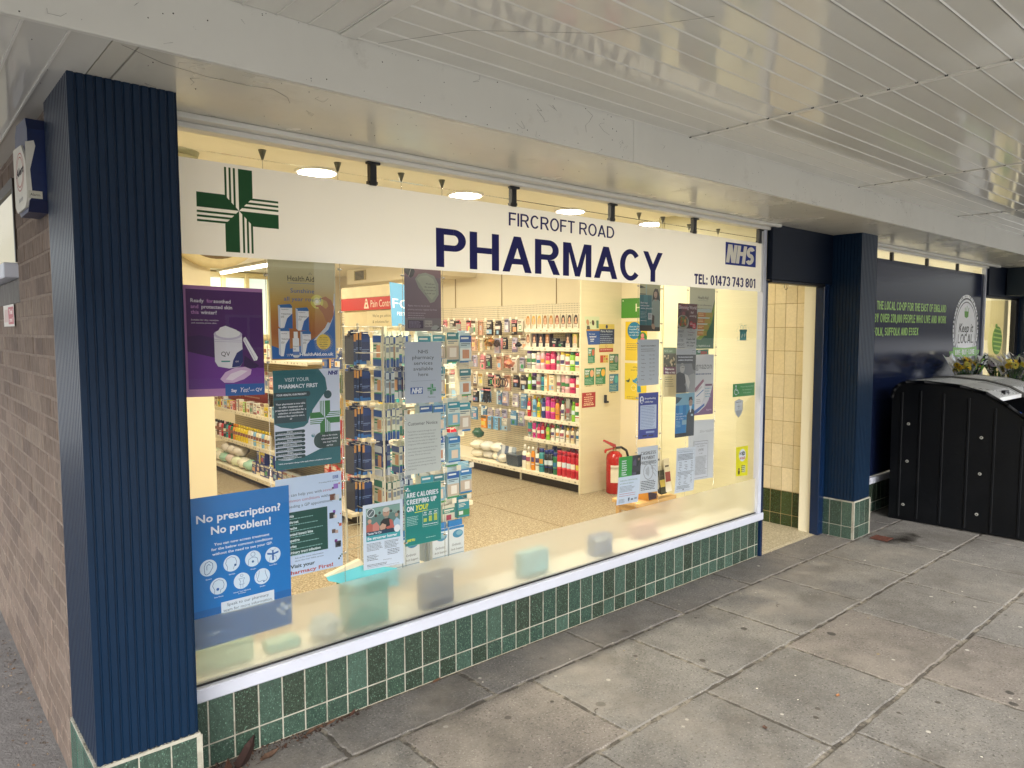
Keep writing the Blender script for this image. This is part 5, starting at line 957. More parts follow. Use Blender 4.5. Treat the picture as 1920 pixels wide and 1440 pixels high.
s = Sheet(*quad(.012, 3.525, 1.301, 3.812, 1.301, 3.812, 1.206, 3.525, 1.209), 28.7, 9.4, c=H('2f8a38'))
s.circ(3.9, 1.6, .7, WP, 2); s.path([(3.9, 2.4), (4.1, 4.6), (6.2, 4.6), (7.2, 7)], .55, WP, 2); s.arc(4.2, 5.8, 2.3, .5, WP, 2, a0=40, a1=260); s.line((7.2, 7), (8, 6.6), .5, WP, 2)
for k, t in enumerate(('Please ring doorbell', 'for assistance', 'with access')): s.text(t, 18.5, 2.9 + k * 2.2, 1.05, H('a5cfa9'), 2, al='c', w=(17, 12, 9.6)[k])
s.done('sticker', 'green wheelchair access sticker on the right end of the glass', 'sticker')
s = Sheet(*quad(.012, 3.553, 1.190, 3.660, 1.190, 3.660, 1.057, 3.553, 1.057), 10.7, 13.2, c=H('d0d2b4'), th=.0002)
s.b = MB()
for off, c, l in ((0, '4f5a66', 0), (.3, 'c5cbd0', 1)): s.poly([(off, 1.2), (5.3, off), (10.6 - off, 1.2), (10.6 - off, 8), (8.6 - off * .5, 11), (5.3, 13.1 - off), (2 + off * .5, 11), (off, 8)], H(c), l)
s.poly([(1, 8), (9.6, 8), (8, 10.6), (5.3, 12.6), (2.6, 10.6)], H('a9afb4'), 2); s.line((5.3, 3.4), (5.3, 7), .25, H('4a5560'), 2); s.line((3.2, 5.2), (7.4, 5), .25, H('4a5560'), 2); s.copy(1.6, 1.9, 9, 1, 1, H('4a5560'), 2, h=.4)
s.done('sticker', 'grey shield shaped sticker under the green wheelchair sticker', 'sticker')
s = Sheet(*quad(.012, 3.583, .847, 3.741, .843, 3.742, .624, 3.587, .636), 15.8, 22, c=H('e5e02a'))
s.circ(8.4, 6.6, 4.6, WP, 1); s.text('NO', 4.6, 6, 1.6, K, 2, bold=.04); s.text('ID', 8.2, 6.6, 2.6, K, 2, w=3.6, bold=.05); s.text('NO SALE!', 4.8, 9.6, 1.8, H('c0572e'), 2, w=7, bold=.04); s.circ(4, 18.4, 1.3, H('4a4228'), 2, rv=2.6); s.circ(4, 17.6, .8, H('c7a078'), 3); s.rect(8.4, 14.6, 12.8, 19.6, H('c9cfa8'), 2)
for k in range(4): s.copy(7, 14.2 + k * 1.4, 13, 1, 1, H('5a5a34'), 3, h=.5)
s.done('sticker', 'yellow age check sticker low on the right end of the glass', 'sticker')
s = Sheet(*quad(.012, 3.54, 1.727, 3.745, 1.727, 3.745, 1.600, 3.54, 1.600), 20.5, 12.7, c=H('3a8f8f')); s.b = MB(); TE = H('3f9a9c')
s.rect(6, 5.6, 14.6, 12, TE, 1); s.rect(5.4, 4.2, 15.2, 5.8, H('2f8284'), 2); s.arc(8.2, 2.8, 1.7, .4, TE, 1, a0=150, a1=400); s.arc(12.2, 2.8, 1.7, .4, TE, 1, a0=140, a1=390); s.poly([(7.6, 9.4), (9, 7), (10.2, 8), (8.6, 10.6)], H('bcd8cc'), 2); s.poly([(11, 8.4), (12.6, 6.6), (13.4, 8), (12, 10)], H('bcd8cc'), 2)
for k, ch in enumerate('THIS AID IS A GIFT'): 
    A = R(198 + k * 8.4)
    if ch != ' ': s.text(ch, 10.2 + 8.6 * math.cos(A), 8.2 + 8.4 * math.sin(A) + .4, .9, TE, 1, al='c', rot=A + math.pi / 2)
s.text('1', 2.6, 11, 1.6, H('4a6a70'), 1, bold=.03); s.copy(2, 11.6, 18.4, 1, 1, H('7fa6a0'), 1, h=.3)
s.done('sticker', 'teal gift parcel sticker with curved lettering above the wheelchair sticker', 'sticker')

# ---------------------------------------------------------------- steel display cables with clamps
for i, (x, y, zs, lb) in enumerate(((.198, .06, (1.90, 1.55, 1.48, 1.12), 'left of the vitamin poster'), (.524, .06, (1.94, 1.758, 1.597, 1.556, 1.12, 1.02, .70), 'right of the vitamin poster'), (.84, .06, (1.93, 1.70, 1.60, 1.36, 1.26, 1.03, .93, .68), 'left of the customer notice'),
                         (1.066, .06, (1.93, 1.70, 1.60, 1.36, 1.26, 1.03, .93, .68), 'right of the customer notice'), (2.53, .06, (1.95, 1.69, 1.6, 1.36, 1.26, 1.02, .92), 'left of the opening hours notice'), (2.764, .06, (1.94, 1.72, 1.6, 1.37, 1.26, 1.02, .92), 'right of the opening hours notice'),
                         (3.155, .14, (1.95, 1.57), 'left of the green and amber poster'), (3.5, .14, (1.95, 1.56, 1.5, 1.1, 1.03), 'right of the green and amber poster'))):
    t = thing('display_cable', (x, y, .335), 'thin steel display cable with small clamps ' + lb, 'cable', 'steel display cables in the window')
    b = MB(); b.cyl((x, y, .335), (x, y, 2.36), .0012, n=6); b.build('cable', M_steel, t)
    b = MB(); b.cyl((x, y, 2.352), (x, y, 2.39), .004, .016, 10); b.build('anchor', mat('dull_anchor%d' % i, H('6d6a50'), .5), t)
    for z in zs:
        b = MB(); b.cyl((x - .008, y, z), (x + .008, y, z), .0045, n=10); b.build('clamp', M_steel, t)

# ================================================================== LAMPS INSIDE
def area(name, loc, sx, sy, e, col=(1, .91, .72), rot=(0, 0, 0), shape='RECTANGLE'):
    a = bpy.data.lights.new(name, 'AREA'); a.shape = shape; a.size = sx; a.size_y = sy; a.energy = e; a.color = col
    o = bpy.data.objects.new(name, a); COL.objects.link(o); o.location = loc; o.rotation_euler = rot; return o
for i, x in enumerate((.97, 2.05, 3.06, 4.06)):
    t = thing('downlight', (x, 1.16, 2.6), 'glowing round ceiling downlight, %s from the left above the pharmacy sign' % ORD[i], 'lamp', 'round downlights behind the window')
    b = MB(); b.cyl((x, 1.16, 2.6), (x, 1.16, 2.588), .125, .12, 32); b.build('rim', M_trim, t)
    b = MB(); b.cyl((x, 1.16, 2.5885), (x, 1.16, 2.584), .105, n=32); b.build('diffuser', M_hotlamp, t)
    l_ = area('downlight_lamp', (x, 1.16, 2.578), .2, .2, 16 if i < 3 else 8, shape='DISK'); l_.parent = t; l_.location = (0, 0, -.022)
b = MB(); b.cyl((.2, 1.22, 2.6), (.2, 1.22, 2.57), .13, .12, 28); solo('unlit_ceiling_lamp', b, mat('dull_plastic', H('a8a888'), .5), 'round unlit ceiling fitting at the far left above the sign', 'ceiling fitting')  # round ceiling lamp, switched off
for i, (x, y0, y1, lb) in enumerate(((2.9, 6.0, 8.3, 'glowing strip light seen between the purple and vitamin posters'), (1.3, 3.4, 5.6, 'ceiling strip light over the left aisle of the shop'), (3.55, 2.6, 5.6, 'ceiling strip light over the right aisle of the shop'))):
    t = thing('strip_light', (x, (y0 + y1) / 2, 2.6), lb, 'lamp')
    b = MB(); b.cbox(x - .06, x + .06, y0, y1, 2.565, 2.6, .004); b.build('housing', M_trim, t)
    b = MB(); b.cyl((x, y0 + .03, 2.545), (x, y1 - .03, 2.545), .018, n=12); b.build('tube', M_tube, t)
    l_ = area('strip_lamp', (0, 0, 0), .1, y1 - y0 - .1, 21 if i else 12); l_.parent = t; l_.location = (0, 0, -.08)
l_ = area('neighbour_lamp', (7.6, 1.2, 2.55), 3.5, .3, 36, (1, .93, .74)); l_ = area('neighbour_lamp', (10.6, .9, 2.5), 1.6, .5, 40, (1, .93, .76))

# ================================================================== SHOP FITTINGS
def shelf(t, x0, x1, y0, y1, z, edge, name='shelf'):
    """edge: side that carries the price strip: '-x' or '-y'"""
    b = MB(); b.cbox(x0, x1, y0, y1, z - .025, z, .002); o = b.build(name, M_shelf, t)
    b = MB()
    if edge == '-x':
        b.cbox(x0 - .008, x0 - .0005, y0 + .002, y1 - .002, z - .038, z + .004, .001)
        y = y0 + .03
        while y < y1 - .06:
            b.box(x0 - .0095, x0 - .008, y, y + .03, z - .028, z - .008, (H('efe6cf'), H('c6bda6'), H('e9dfc8'))[int(rnd() * 3)]); b.box(x0 - .0098, x0 - .0095, y + .004, y + .022, z - .02, z - .015, H('6f6454')); y += U(.05, .12)
    else:
        b.cbox(x0 + .002, x1 - .002, y0 - .008, y0 - .0005, z - .038, z + .004, .001); x = x0 + .03
        while x < x1 - .05:
            b.box(x, x + .03, y0 - .0095, y0 - .008, z - .028, z - .008, H('e9dfc8')); b.box(x + .004, x + .022, y0 - .0098, y0 - .0095, z - .02, z - .015, H('6f6454')); x += U(.06, .11)
    b.build('price_strip', mat_strip, o)
mat_strip = mat('price_strip_print', attr=True, rough=.35)
# strips are built in the shelf colour with paler tickets
_W = W; W = (.80, .74, .58)
MB.cbox.__defaults__ = (.004, (.80, .74, .58), 0)
t = thing('wall_shelving', (4.7, 4.2, 0), 'cream pegboard wall shelving along the right side of the shop', 'shelving')
LV = [.135, .485, .72, 1.02, 1.255, 1.50, 1.70]
for y0, y1 in ((2.29, 3.24), (3.245, 4.22), (4.225, 5.2), (5.205, 6.2)):
    b = MB(); b.box(4.90, 4.96, y0, y1, .1, 1.99); b.build('back_panel', M_peg, t)
    shelf(t, 4.36, 4.9, y0, y1, .135, '-x', 'deck')
    b = MB(); b.box(4.42, 4.9, y0, y1, .0, .097); b.build('plinth', M_plinth, t)
for z in LV[1:]: shelf(t, 4.46, 4.9, 2.29, 3.235, z, '-x')
b = MB(); b.cbox(4.345, 4.97, 2.262, 2.285, 0, 2.6, .003); b.build('end_panel', mat('end_panel', (.70, .63, .43), .4, nscale=1.5, namt=.05, bump=.0015, bscale=6, stretch=(1, 1, 12)), t)
b = MB(); b.cbox(4.4, 4.42, 3.235, 3.25, 0, .12, .001); b.build('leg', M_shelf, t)
g1 = thing('gondola', (2.5, 4.2, 0), 'double sided cream shelving island in the middle of the shop', 'shelving')
for y0, y1 in ((2.72, 3.72), (3.725, 4.72), (4.725, 5.72), (5.725, 6.7)):
    b = MB(); b.box(2.47, 2.53, y0, y1, .1, 1.99 if y0 < 3 else 1.5); b.build('back_panel', M_peg, g1)
    shelf(g1, 2.0, 2.47, y0, y1, .105, '-x', 'deck'); b = MB(); b.box(2.07, 2.93, y0, y1, 0, .066); b.build('plinth', M_plinth, g1)
    b = MB(); b.box(2.53, 3.0, y0, y1, .08, .105); b.build('deck', M_shelf, g1)
    for z in (.40, .755, 1.06, 1.38) if y0 > 3 else (): shelf(g1, 2.1, 2.47, y0, y1, z, '-x')
shelf(g1, 2.05, 3.03, 2.36, 2.70, .134, '-y', 'deck')
b = MB(); b.box(2.1, 3.0, 2.40, 2.69, 0, .096); b.build('plinth', M_plinth, g1)
for z in (.405, .765, 1.07, 1.38): shelf(g1, 2.1, 2.98, 2.42, 2.68, z, '-y')
b = MB(); b.box(2.08, 3.0, 2.685, 2.71, .1, 1.62); b.build('end_back_panel', M_shelf, g1)
for x in (2.09, 2.985):
    b = MB(); b.cbox(x - .012, x + .012, 2.66, 2.69, .1, 1.6, .002); b.build('upright', M_shelf, g1)
MB.cbox.__defaults__ = (.004, _W, 0); W = _W
# header above the island: cream canopy board with red band
t = thing('header_sign', (2.33, 3.0, 1.75), 'red pain control header sign on a cream board over the island', 'sign')
b = MB(); b.cbox(2.30, 2.36, 2.42, 3.42, 1.97, 2.08, .01, H('efe2bd')); b.box(2.32, 2.34, 2.55, 3.40, 1.6, 1.97, H('e6d6ac')); b.box(2.3, 2.36, 2.42, 2.46, 1.6, 1.97, H('efe2bd')); b.build('board', M_matt, t)
s = Sheet((2.298, 3.41, 1.975), (2.298, 2.42, 1.975), (2.298, 2.42, 1.865), (2.298, 3.41, 1.865), 99, 11, c=H('cc2a20'))
s.poly([(42, 9.6), (45.5, 1), (47.5, 1), (51, 9.6)], H('f3e6d2'), 1); s.circ(46.6, 7, 1.3, H('cc2a20'), 2, n=12); s.circ(46.2, 3.6, 1, H('cc2a20'), 2, n=12); s.text('Pain Control', 54, 8.6, 6.2, H('f3e6d2'), 1, w=38)
s.b.build('band', M_print, t)
s = Sheet((2.31, 2.96, 1.86), (2.31, 2.46, 1.86), (2.31, 2.46, 1.66), (2.31, 2.96, 1.66), 50, 20, c=H('e9dcb4'))
for k, x in enumerate(("We've got advice", '& solutions for', 'every level of pain')): s.text(x, 10, 6 + k * 5.2, 2.6, H('6f6140'), 1, w=(30, 27, 34)[k])
s.b.build('advice_panel', M_print, t)
s = Sheet((2.18, 2.36, 2.08), (2.52, 2.36, 2.04), (2.52, 2.36, 1.72), (2.2, 2.36, 1.72), 34, 36, c=H('5d9bc4')); s.text('FOR', 2, 21, 8, H('e9eef0'), 1, w=28); s.text('FEET', 6, 27, 3, H('e9eef0'), 1)
s.done('hanging_sign', 'light blue hanging sign reading for feet beside the red header', 'sign')
s = Sheet((2.3, 6.5, 1.02), (2.3, 5.2, 1.02), (2.3, 5.2, .80), (2.3, 6.5, .80), 130, 22, c=H('b8281c')); s.text('BABY', 30, 14, 8, H('d9a03a'), 1); s.copy(60, 6, 120, 3, 5, H('e6b3a0'), 1, h=1.6)
s.done('shelf_banner', 'red banner at the back of the left aisle shelf under the purple poster', 'sign')
# back window and frames
t = thing('back_window', (3.1, 8.45, 1.8), 'pale window in the back wall seen above the purple poster', 'window')
b = MB()
for x in (2.68, 2.98, 3.34, 3.7): b.cbox(x - .03, x + .03, 8.40, 8.49, 1.6, 2.56, .004)
b.cbox(2.65, 3.73, 8.41, 8.49, 2.5, 2.58, .004); b.cbox(2.65, 3.73, 8.41, 8.49, 1.55, 1.63, .004); b.build('frame', mat('window_paint', H('e7d9a6'), .4), t)
b = MB(); b.box(2.68, 3.7, 8.46, 8.47, 1.6, 2.5); b.build('pane', mat('glowing_pane', H('b9c6bd'), .4, emit=H('c3d0c6'), estr=.5), t)  # pane emits to stand in for daylight outside
t = thing('vent_grille', (4.39, 6.9, 2.42), 'small dark vent grille on the boxed duct at the back', 'vent')
b = MB(); b.box(4.385, 4.4, 6.62, 6.95, 2.43, 2.575, H('b9a878')); b.build('frame', M_matt, t)
b = MB()
for k in range(7): b.box(4.380, 4.386, 6.66, 6.91, 2.44 + k * .018, 2.45 + k * .018, H('3a3222'))
b.build('slat', M_matt, t)
b = MB(); b.lathe(0, 0, [(.385, 0, H('d8c79a')), (.385, .04, H('d8c79a')), (.355, .055, H('d8c79a'))], 48)
b2 = MB(); b2.lathe(0, 0, [(.352, .03, W), (.352, .04, W), (.30, .062, W), (.2, .085, W), (.1, .097, W), (.01, .1, W)], 48)
t = thing('convex_mirror', (.985, 2.9, 2.50), 'large round mirror with cream rim just under the left end of the sign', 'mirror')
for bb, nm, mm in ((b, 'rim', M_matt), (b2, 'mirror', M_mirror)):
    bb.v = [(.985 + x, 2.95 - z, 2.545 + y) for x, y, z in bb.v]; bb.build(nm, mm, t)
b = MB(); b.box(3.75, 4.4, 8.3, 8.48, 0, 2.5, H('b98a45')); b.box(3.78, 4.05, 8.295, 8.3, .1, 2.4, H('c4964f')); b.box(4.1, 4.37, 8.295, 8.3, .1, 2.4, H('c4964f'))
solo('wooden_cabinet', b, M_matt, 'tall tan wooden cupboard against the back wall of the shop', 'cupboard')

# ================================================================== STOCK
def can(b_, x, y, z, r, h, c, cc, kind):
    """bottle or can: body in b_[0], cap in b_[1]"""
    if kind == 'can': b_[0].lathe(x, y, [(r * .94, 0, c), (r, .004, c), (r, h * .3, c), (r, h * .34, tuple(min(1, v * 1.6 + .1) for v in c)), (r, h * .42, c), (r, h * .80, c), (r * .9, h * .83, c)], 14, z=z); b_[1].lathe(x, y, [(r * .9, h * .83, cc), (r * .9, h * .98, cc), (r * .8, h, cc)], 14, z=z)
    elif kind == 'bottle': b_[0].lathe(x, y, [(r * .95, 0, c), (r, .006, c), (r, h * .68, c), (r * .8, h * .78, c), (r * .42, h * .83, c)], 14, z=z, sy=.75, sx=.75); b_[1].lathe(x, y, [(r * .45, h * .83, cc), (r * .45, h * .98, cc), (r * .35, h, cc)], 12, z=z)
    elif kind == 'tube': b_[0].lathe(x, y, [(r * .6, h * .16, c), (r * .8, h * .3, c), (r, h * .9, c), (r, h, c)], 14, z=z, sx=.5); b_[1].lathe(x, y, [(r * .62, 0, cc), (r * .62, h * .16, cc)], 12, z=z)
    elif kind == 'spray': b_[0].lathe(x, y, [(r * .95, 0, c), (r, .005, c), (r, h * .66, c), (r * .5, h * .75, c)], 14, z=z); b_[1].lathe(x, y, [(r * .38, h * .75, cc), (r * .36, h * .88, cc), (r * .5, h * .9, cc), (r * .3, h, cc)], 12, z=z)
CN = {'white': 'e6e2d4', 'hot pink': 'c8205e', 'lime green': '86c023', 'red': 'b9152c', 'navy blue': '1d2e78', 'magenta': 'c02a86', 'orange': 'dd8a14', 'pale pink': 'e3b3b8', 'yellow': 'dcc020', 'teal': '2b8a8c', 'sky blue': '7fb4d8', 'black': '1b1a1e', 'grey': 'a3a39c', 'dark green': '1f6a3c', 'cream': 'e2d6b0', 'brown': '6b4630', 'purple': '5d2f86'}
def stockitem(kind, cname, x, y, z, r, h, cap, label, group, mark='6b5f50', front='-x'):
    c = H(CN[cname]); cc = H(CN[cap])
    if kind == 'box':
        b = MB(); w2 = r; dz = h; d2 = .03
        if front == '-x': b.cbox(x - d2, x + d2, y - w2, y + w2, z, z + dz, .0015, c); f = lambda a0, a1, z0, z1, col, d=.0006: b.box(x - d2 - d, x - d2, y - w2 + a0 * 2 * w2, y - w2 + a1 * 2 * w2, z + z0 * dz, z + z1 * dz, col)
        else: b.cbox(x - w2, x + w2, y - d2, y + d2, z, z + dz, .0015, c); f = lambda a0, a1, z0, z1, col, d=.0006: b.box(x - w2 + a0 * 2 * w2, x - w2 + a1 * 2 * w2, y - d2 - d, y - d2, z + z0 * dz, z + z1 * dz, col)
        g_ = lambda a0, a1, b0, b1, col, d=.0006: f(a0, a1, 1 - b1, 1 - b0, col, d); art(g_, c, H(mark))
        return solo('carton', b, M_pack, label, 'box', group)
    t = thing({'can': 'spray_can', 'bottle': 'bottle', 'tube': 'cream_tube', 'spray': 'spray_bottle'}[kind], (x, y, z), label, 'bottle' if kind != 'can' else 'spray can', group)
    bb = (MB(), MB()); can(bb, x, y, z, r, h, c, cc, kind)
    m = H(mark); b = bb[0]; rr = r * (.75 if kind == 'bottle' else 1) + .0006
    for k in range(5):   # printed label on the front half
        a0, a1 = R(140 + k * 22), R(140 + (k + 1) * 22)
        fx = .5 if kind == 'tube' else 1
        for z0, z1, col in ((.36, .56, m), (.24, .28, cc)):
            b.face([(x + fx * rr * math.cos(a0), y + rr * math.sin(a0), z + h * z0), (x + fx * rr * math.cos(a1), y + rr * math.sin(a1), z + h * z0), (x + fx * rr * math.cos(a1), y + rr * math.sin(a1), z + h * z1), (x + fx * rr * math.cos(a0), y + rr * math.sin(a0), z + h * z1)], col)
    bb[0].build('body', M_plast, t); bb[1].build('cap', M_plast, t); return t

def art(F, c1, c2, cap=None):
    """printed artwork on a pack front: F(a0, a1, b0, b1, colour, lift), b measured from the top"""
    lt, dk = H('ece6d8'), H('3a332e'); q = rnd(); c3 = H(('d9a27c', '3c8a5a', '8fb4cc', 'd8c25a', 'b04a5a', 'efe9df', '5a6f9a', 'caa8b4')[int(rnd() * 8)]); bright = sum(c1) > 1.2; ink = dk if bright else lt
    if q < .25:
        F(0, 1, .0, U(.14, .24), c2); F(.1, U(.6, .9), .06, .11, lt); F(.1, U(.5, .8), .3, .335, ink); F(.1, U(.4, .7), .38, .405, ink); F(U(.2, .45), .95, .46, .78, c3); F(.1, .5, .84, .87, ink)
    elif q < .45:
        F(.0, .34, 0, 1, c2); F(.42, .94, .1, .17, ink); F(.42, U(.7, .9), .22, .26, ink); F(.44, .9, .36, .62, c3); F(.52, .82, .42, .56, c1, .0009); F(.42, .8, .72, .75, ink); F(.42, .7, .8, .83, ink)
    elif q < .65:
        F(0, 1, .78, 1, c2); F(0, 1, .74, .77, c3); F(.1, .7, .08, .17, c2); F(.1, .55, .22, .25, ink); F(.25, .75, .32, .66, c3); F(.35, .65, .38, .60, lt, .0009)
    elif q < .85:
        F(.08, .92, .05, .2, lt); F(.14, .8, .09, .15, c2, .0009); F(.1, .6, .28, .31, ink); F(.1, .7, .35, .38, ink); F(.1, .5, .42, .45, ink); F(.0, 1, .6, .9, c3); F(.1, .45, .66, .84, c2, .0009)
    else:
        F(.0, 1, .3, .55, c2); F(.1, .9, .36, .43, lt, .0009); F(.15, .6, .47, .5, lt, .0009); F(.3, .7, .64, .9, c3); F(.1, .5, .1, .13, ink)
GRS = 'toiletries on the right hand wall shelving'
# hair colour cartons with a printed head of hair
def haircarton(x, y, z, h, hc, bc, label):
    b = MB(); w_ = .036
    b.cbox(x - .03, x + .03, y - w_, y + w_, z, z + h, .0015, bc)
    s = Sheet((x - .0302, y + w_ * .94, z + h * .98), (x - .0302, y - w_ * .94, z + h * .98), (x - .0302, y - w_ * .94, z + h * .02), (x - .0302, y + w_ * .94, z + h * .02), 10, 20, c=bc); s.b.f = []; s.b.v = []; s.b.c = []; s.b.m = []; s.b.s = []; s.b = b
    s.poly([(1, 13), (.8, 6), (2.4, 1.6), (5, .6), (7.8, 1.6), (9.2, 6), (9.2, 13), (7, 14), (3, 14)], hc, 1); s.circ(5, 6.4, 2.0, H('d9ae90'), 2, rv=3.0, n=16); s.poly([(3.2, 9), (6.8, 9), (8.4, 13), (1.8, 13)], H('d3a588'), 2); s.poly([(3, 5.4), (3.6, 3.2), (5.4, 2.6), (7, 3.6), (7, 5.4), (5.4, 4)], hc, 3)
    s.rect(3.9, 5.8, 4.6, 6.1, K, 3); s.rect(5.5, 5.8, 6.2, 6.1, K, 3); s.rect(4.3, 7.9, 5.8, 8.2, H('9b3a3a'), 3)
    s.rect(0.6, 14, 9.4, 19.6, H('e4ddca'), 2); s.copy(1.2, 15, 8.8, 2, 2, H('6a5040'), 3, h=.7)
    return solo('hair_dye_carton', b, M_pack, label, 'box', 'hair colour cartons on the right hand shelving')
ys = lambda k, n, a=3.19, b_=2.36: a + (b_ - a) * k / (n - 1)
HC = ('b07a30', 'c99a3c', 'd2a34c', '8c5f2a', 'a8772c', '7a3424', '2e2220', '241c1c', '1e1719', '2a1c1a')
for k in range(10): haircarton(4.50, ys(k, 10), 1.70, .155, H(HC[k]), H('d9cfb6'), 'hair colour carton, %s from the left on the top right-hand shelf' % ORD[k])
for k in range(9):
    if k in (4, 5): stockitem('box', 'black', 4.5, ys(k, 9), 1.50, .036, .10 - .03 * (k == 5), 'grey', 'short black carton, %s from the left on the second right-hand shelf' % ORD[k], GRS, '2a2a33')
    else: haircarton(4.50, ys(k, 9), 1.50, .15, H(('7a4a2c', '4a2a20', '2a1a18', '8a5a2c', '', '', '2e2018', 'cfae6c', '6a1e22')[k]), H(('d9cfb6', '3a3a44', '34343c', '3c3238', '', '', '30302f', '8c8a40', '2c2226')[k]), 'hair colour carton, %s from the left on the second right-hand shelf' % ORD[k])
rows3 = [
 (1.255, 'third', [('can', 'grey', 'purple'), ('can', 'white', 'black'), ('can', 'pale pink', 'white'), ('can', 'pale pink', 'white'), ('can', 'hot pink', 'hot pink'), ('can', 'hot pink', 'hot pink'), ('bottle', 'pale pink', 'white'), ('can', 'white', 'yellow'), ('can', 'white', 'yellow'), ('can', 'lime green', 'dark green'), ('can', 'cream', 'red'), ('can', 'white', 'black')], .185),
 (1.02, 'fourth', [('bottle', 'lime green', 'lime green'), ('can', 'black', 'purple'), ('can', 'grey', 'white'), ('can', 'teal', 'black'), ('box', 'cream', 'dark green'), ('box', 'cream', 'dark green'), ('tube', 'white', 'white'), ('tube', 'pale pink', 'pale pink'), ('can', 'pale pink', 'white'), ('can', 'hot pink', 'black'), ('can', 'white', 'white'), ('bottle', 'white', 'orange')], .175),
 (.72, 'fifth', [('bottle', 'red', 'orange'), ('bottle', 'sky blue', 'yellow'), ('bottle', 'yellow', 'lime green'), ('bottle', 'navy blue', 'navy blue'), ('can', 'magenta', 'magenta'), ('can', 'magenta', 'hot pink'), ('bottle', 'orange', 'brown'), ('bottle', 'white', 'dark green'), ('tube', 'grey', 'grey'), ('bottle', 'lime green', 'lime green'), ('can', 'white', 'red'), ('can', 'cream', 'red')], .21),
 (.485, 'sixth', [('tube', 'teal', 'grey'), ('tube', 'magenta', 'magenta'), ('bottle', 'hot pink', 'magenta'), ('bottle', 'red', 'red'), ('bottle', 'lime green', 'dark green'), ('bottle', 'white', 'red'), ('bottle', 'white', 'dark green'), ('spray', 'white', 'navy blue'), ('bottle', 'white', 'yellow'), ('bottle', 'cream', 'orange'), ('bottle', 'white', 'grey'), ('bottle', 'grey', 'teal')], .165),
 (.135, 'lowest', [('spray', 'white', 'white'), ('spray', 'cream', 'white'), ('bottle', 'orange', 'white'), ('spray', 'white', 'brown'), ('can', 'teal', 'navy blue'), ('can', 'black', 'navy blue'), ('can', 'black', 'navy blue'), ('can', 'dark green', 'navy blue'), ('can', 'red', 'red'), ('can', 'red', 'red'), ('can', 'red', 'red'), ('can', 'red', 'red'), ('can', 'red', 'red')], .235)]
for z, nm, items, h in rows3:
    for k, (kd, c, cap) in enumerate(items):
        r = U(.029, .034) if kd != 'box' else .036; hh = min(h * U(.96, 1.16), {1.255: .225, 1.02: .205, .72: .25, .485: .2}.get(z, .3))
        if nm == 'lowest' and k > 7: hh = .27
        stockitem(kd, c, (4.5 if z > .2 else 4.43) + U(-.008, .008), ys(k, len(items)), z, r, hh, cap, '%s %s, %s from the left on the %s right-hand shelf' % (c, {'can': 'spray can', 'bottle': 'bottle', 'tube': 'tube', 'spray': 'pump bottle', 'box': 'carton'}[kd], ORD[k], nm), GRS, (('efe9da', 'd8c25a', 'cfe0ea')[int(rnd() * 3)] if c in ('red', 'hot pink', 'magenta', 'navy blue', 'black', 'lime green') else ('a04a60', '2b6f9c', '3c7f4a', 'c98a3a', '4a3a6a')[int(rnd() * 5)]))
        if rnd() < .8 and kd != 'box': stockitem(kd, c, 4.62, ys(k, len(items)) - .004, z, r, hh, cap, 'second row %s container behind the %s item on the %s right-hand shelf' % (c, ORD[k], nm), GRS, 'efe9da')
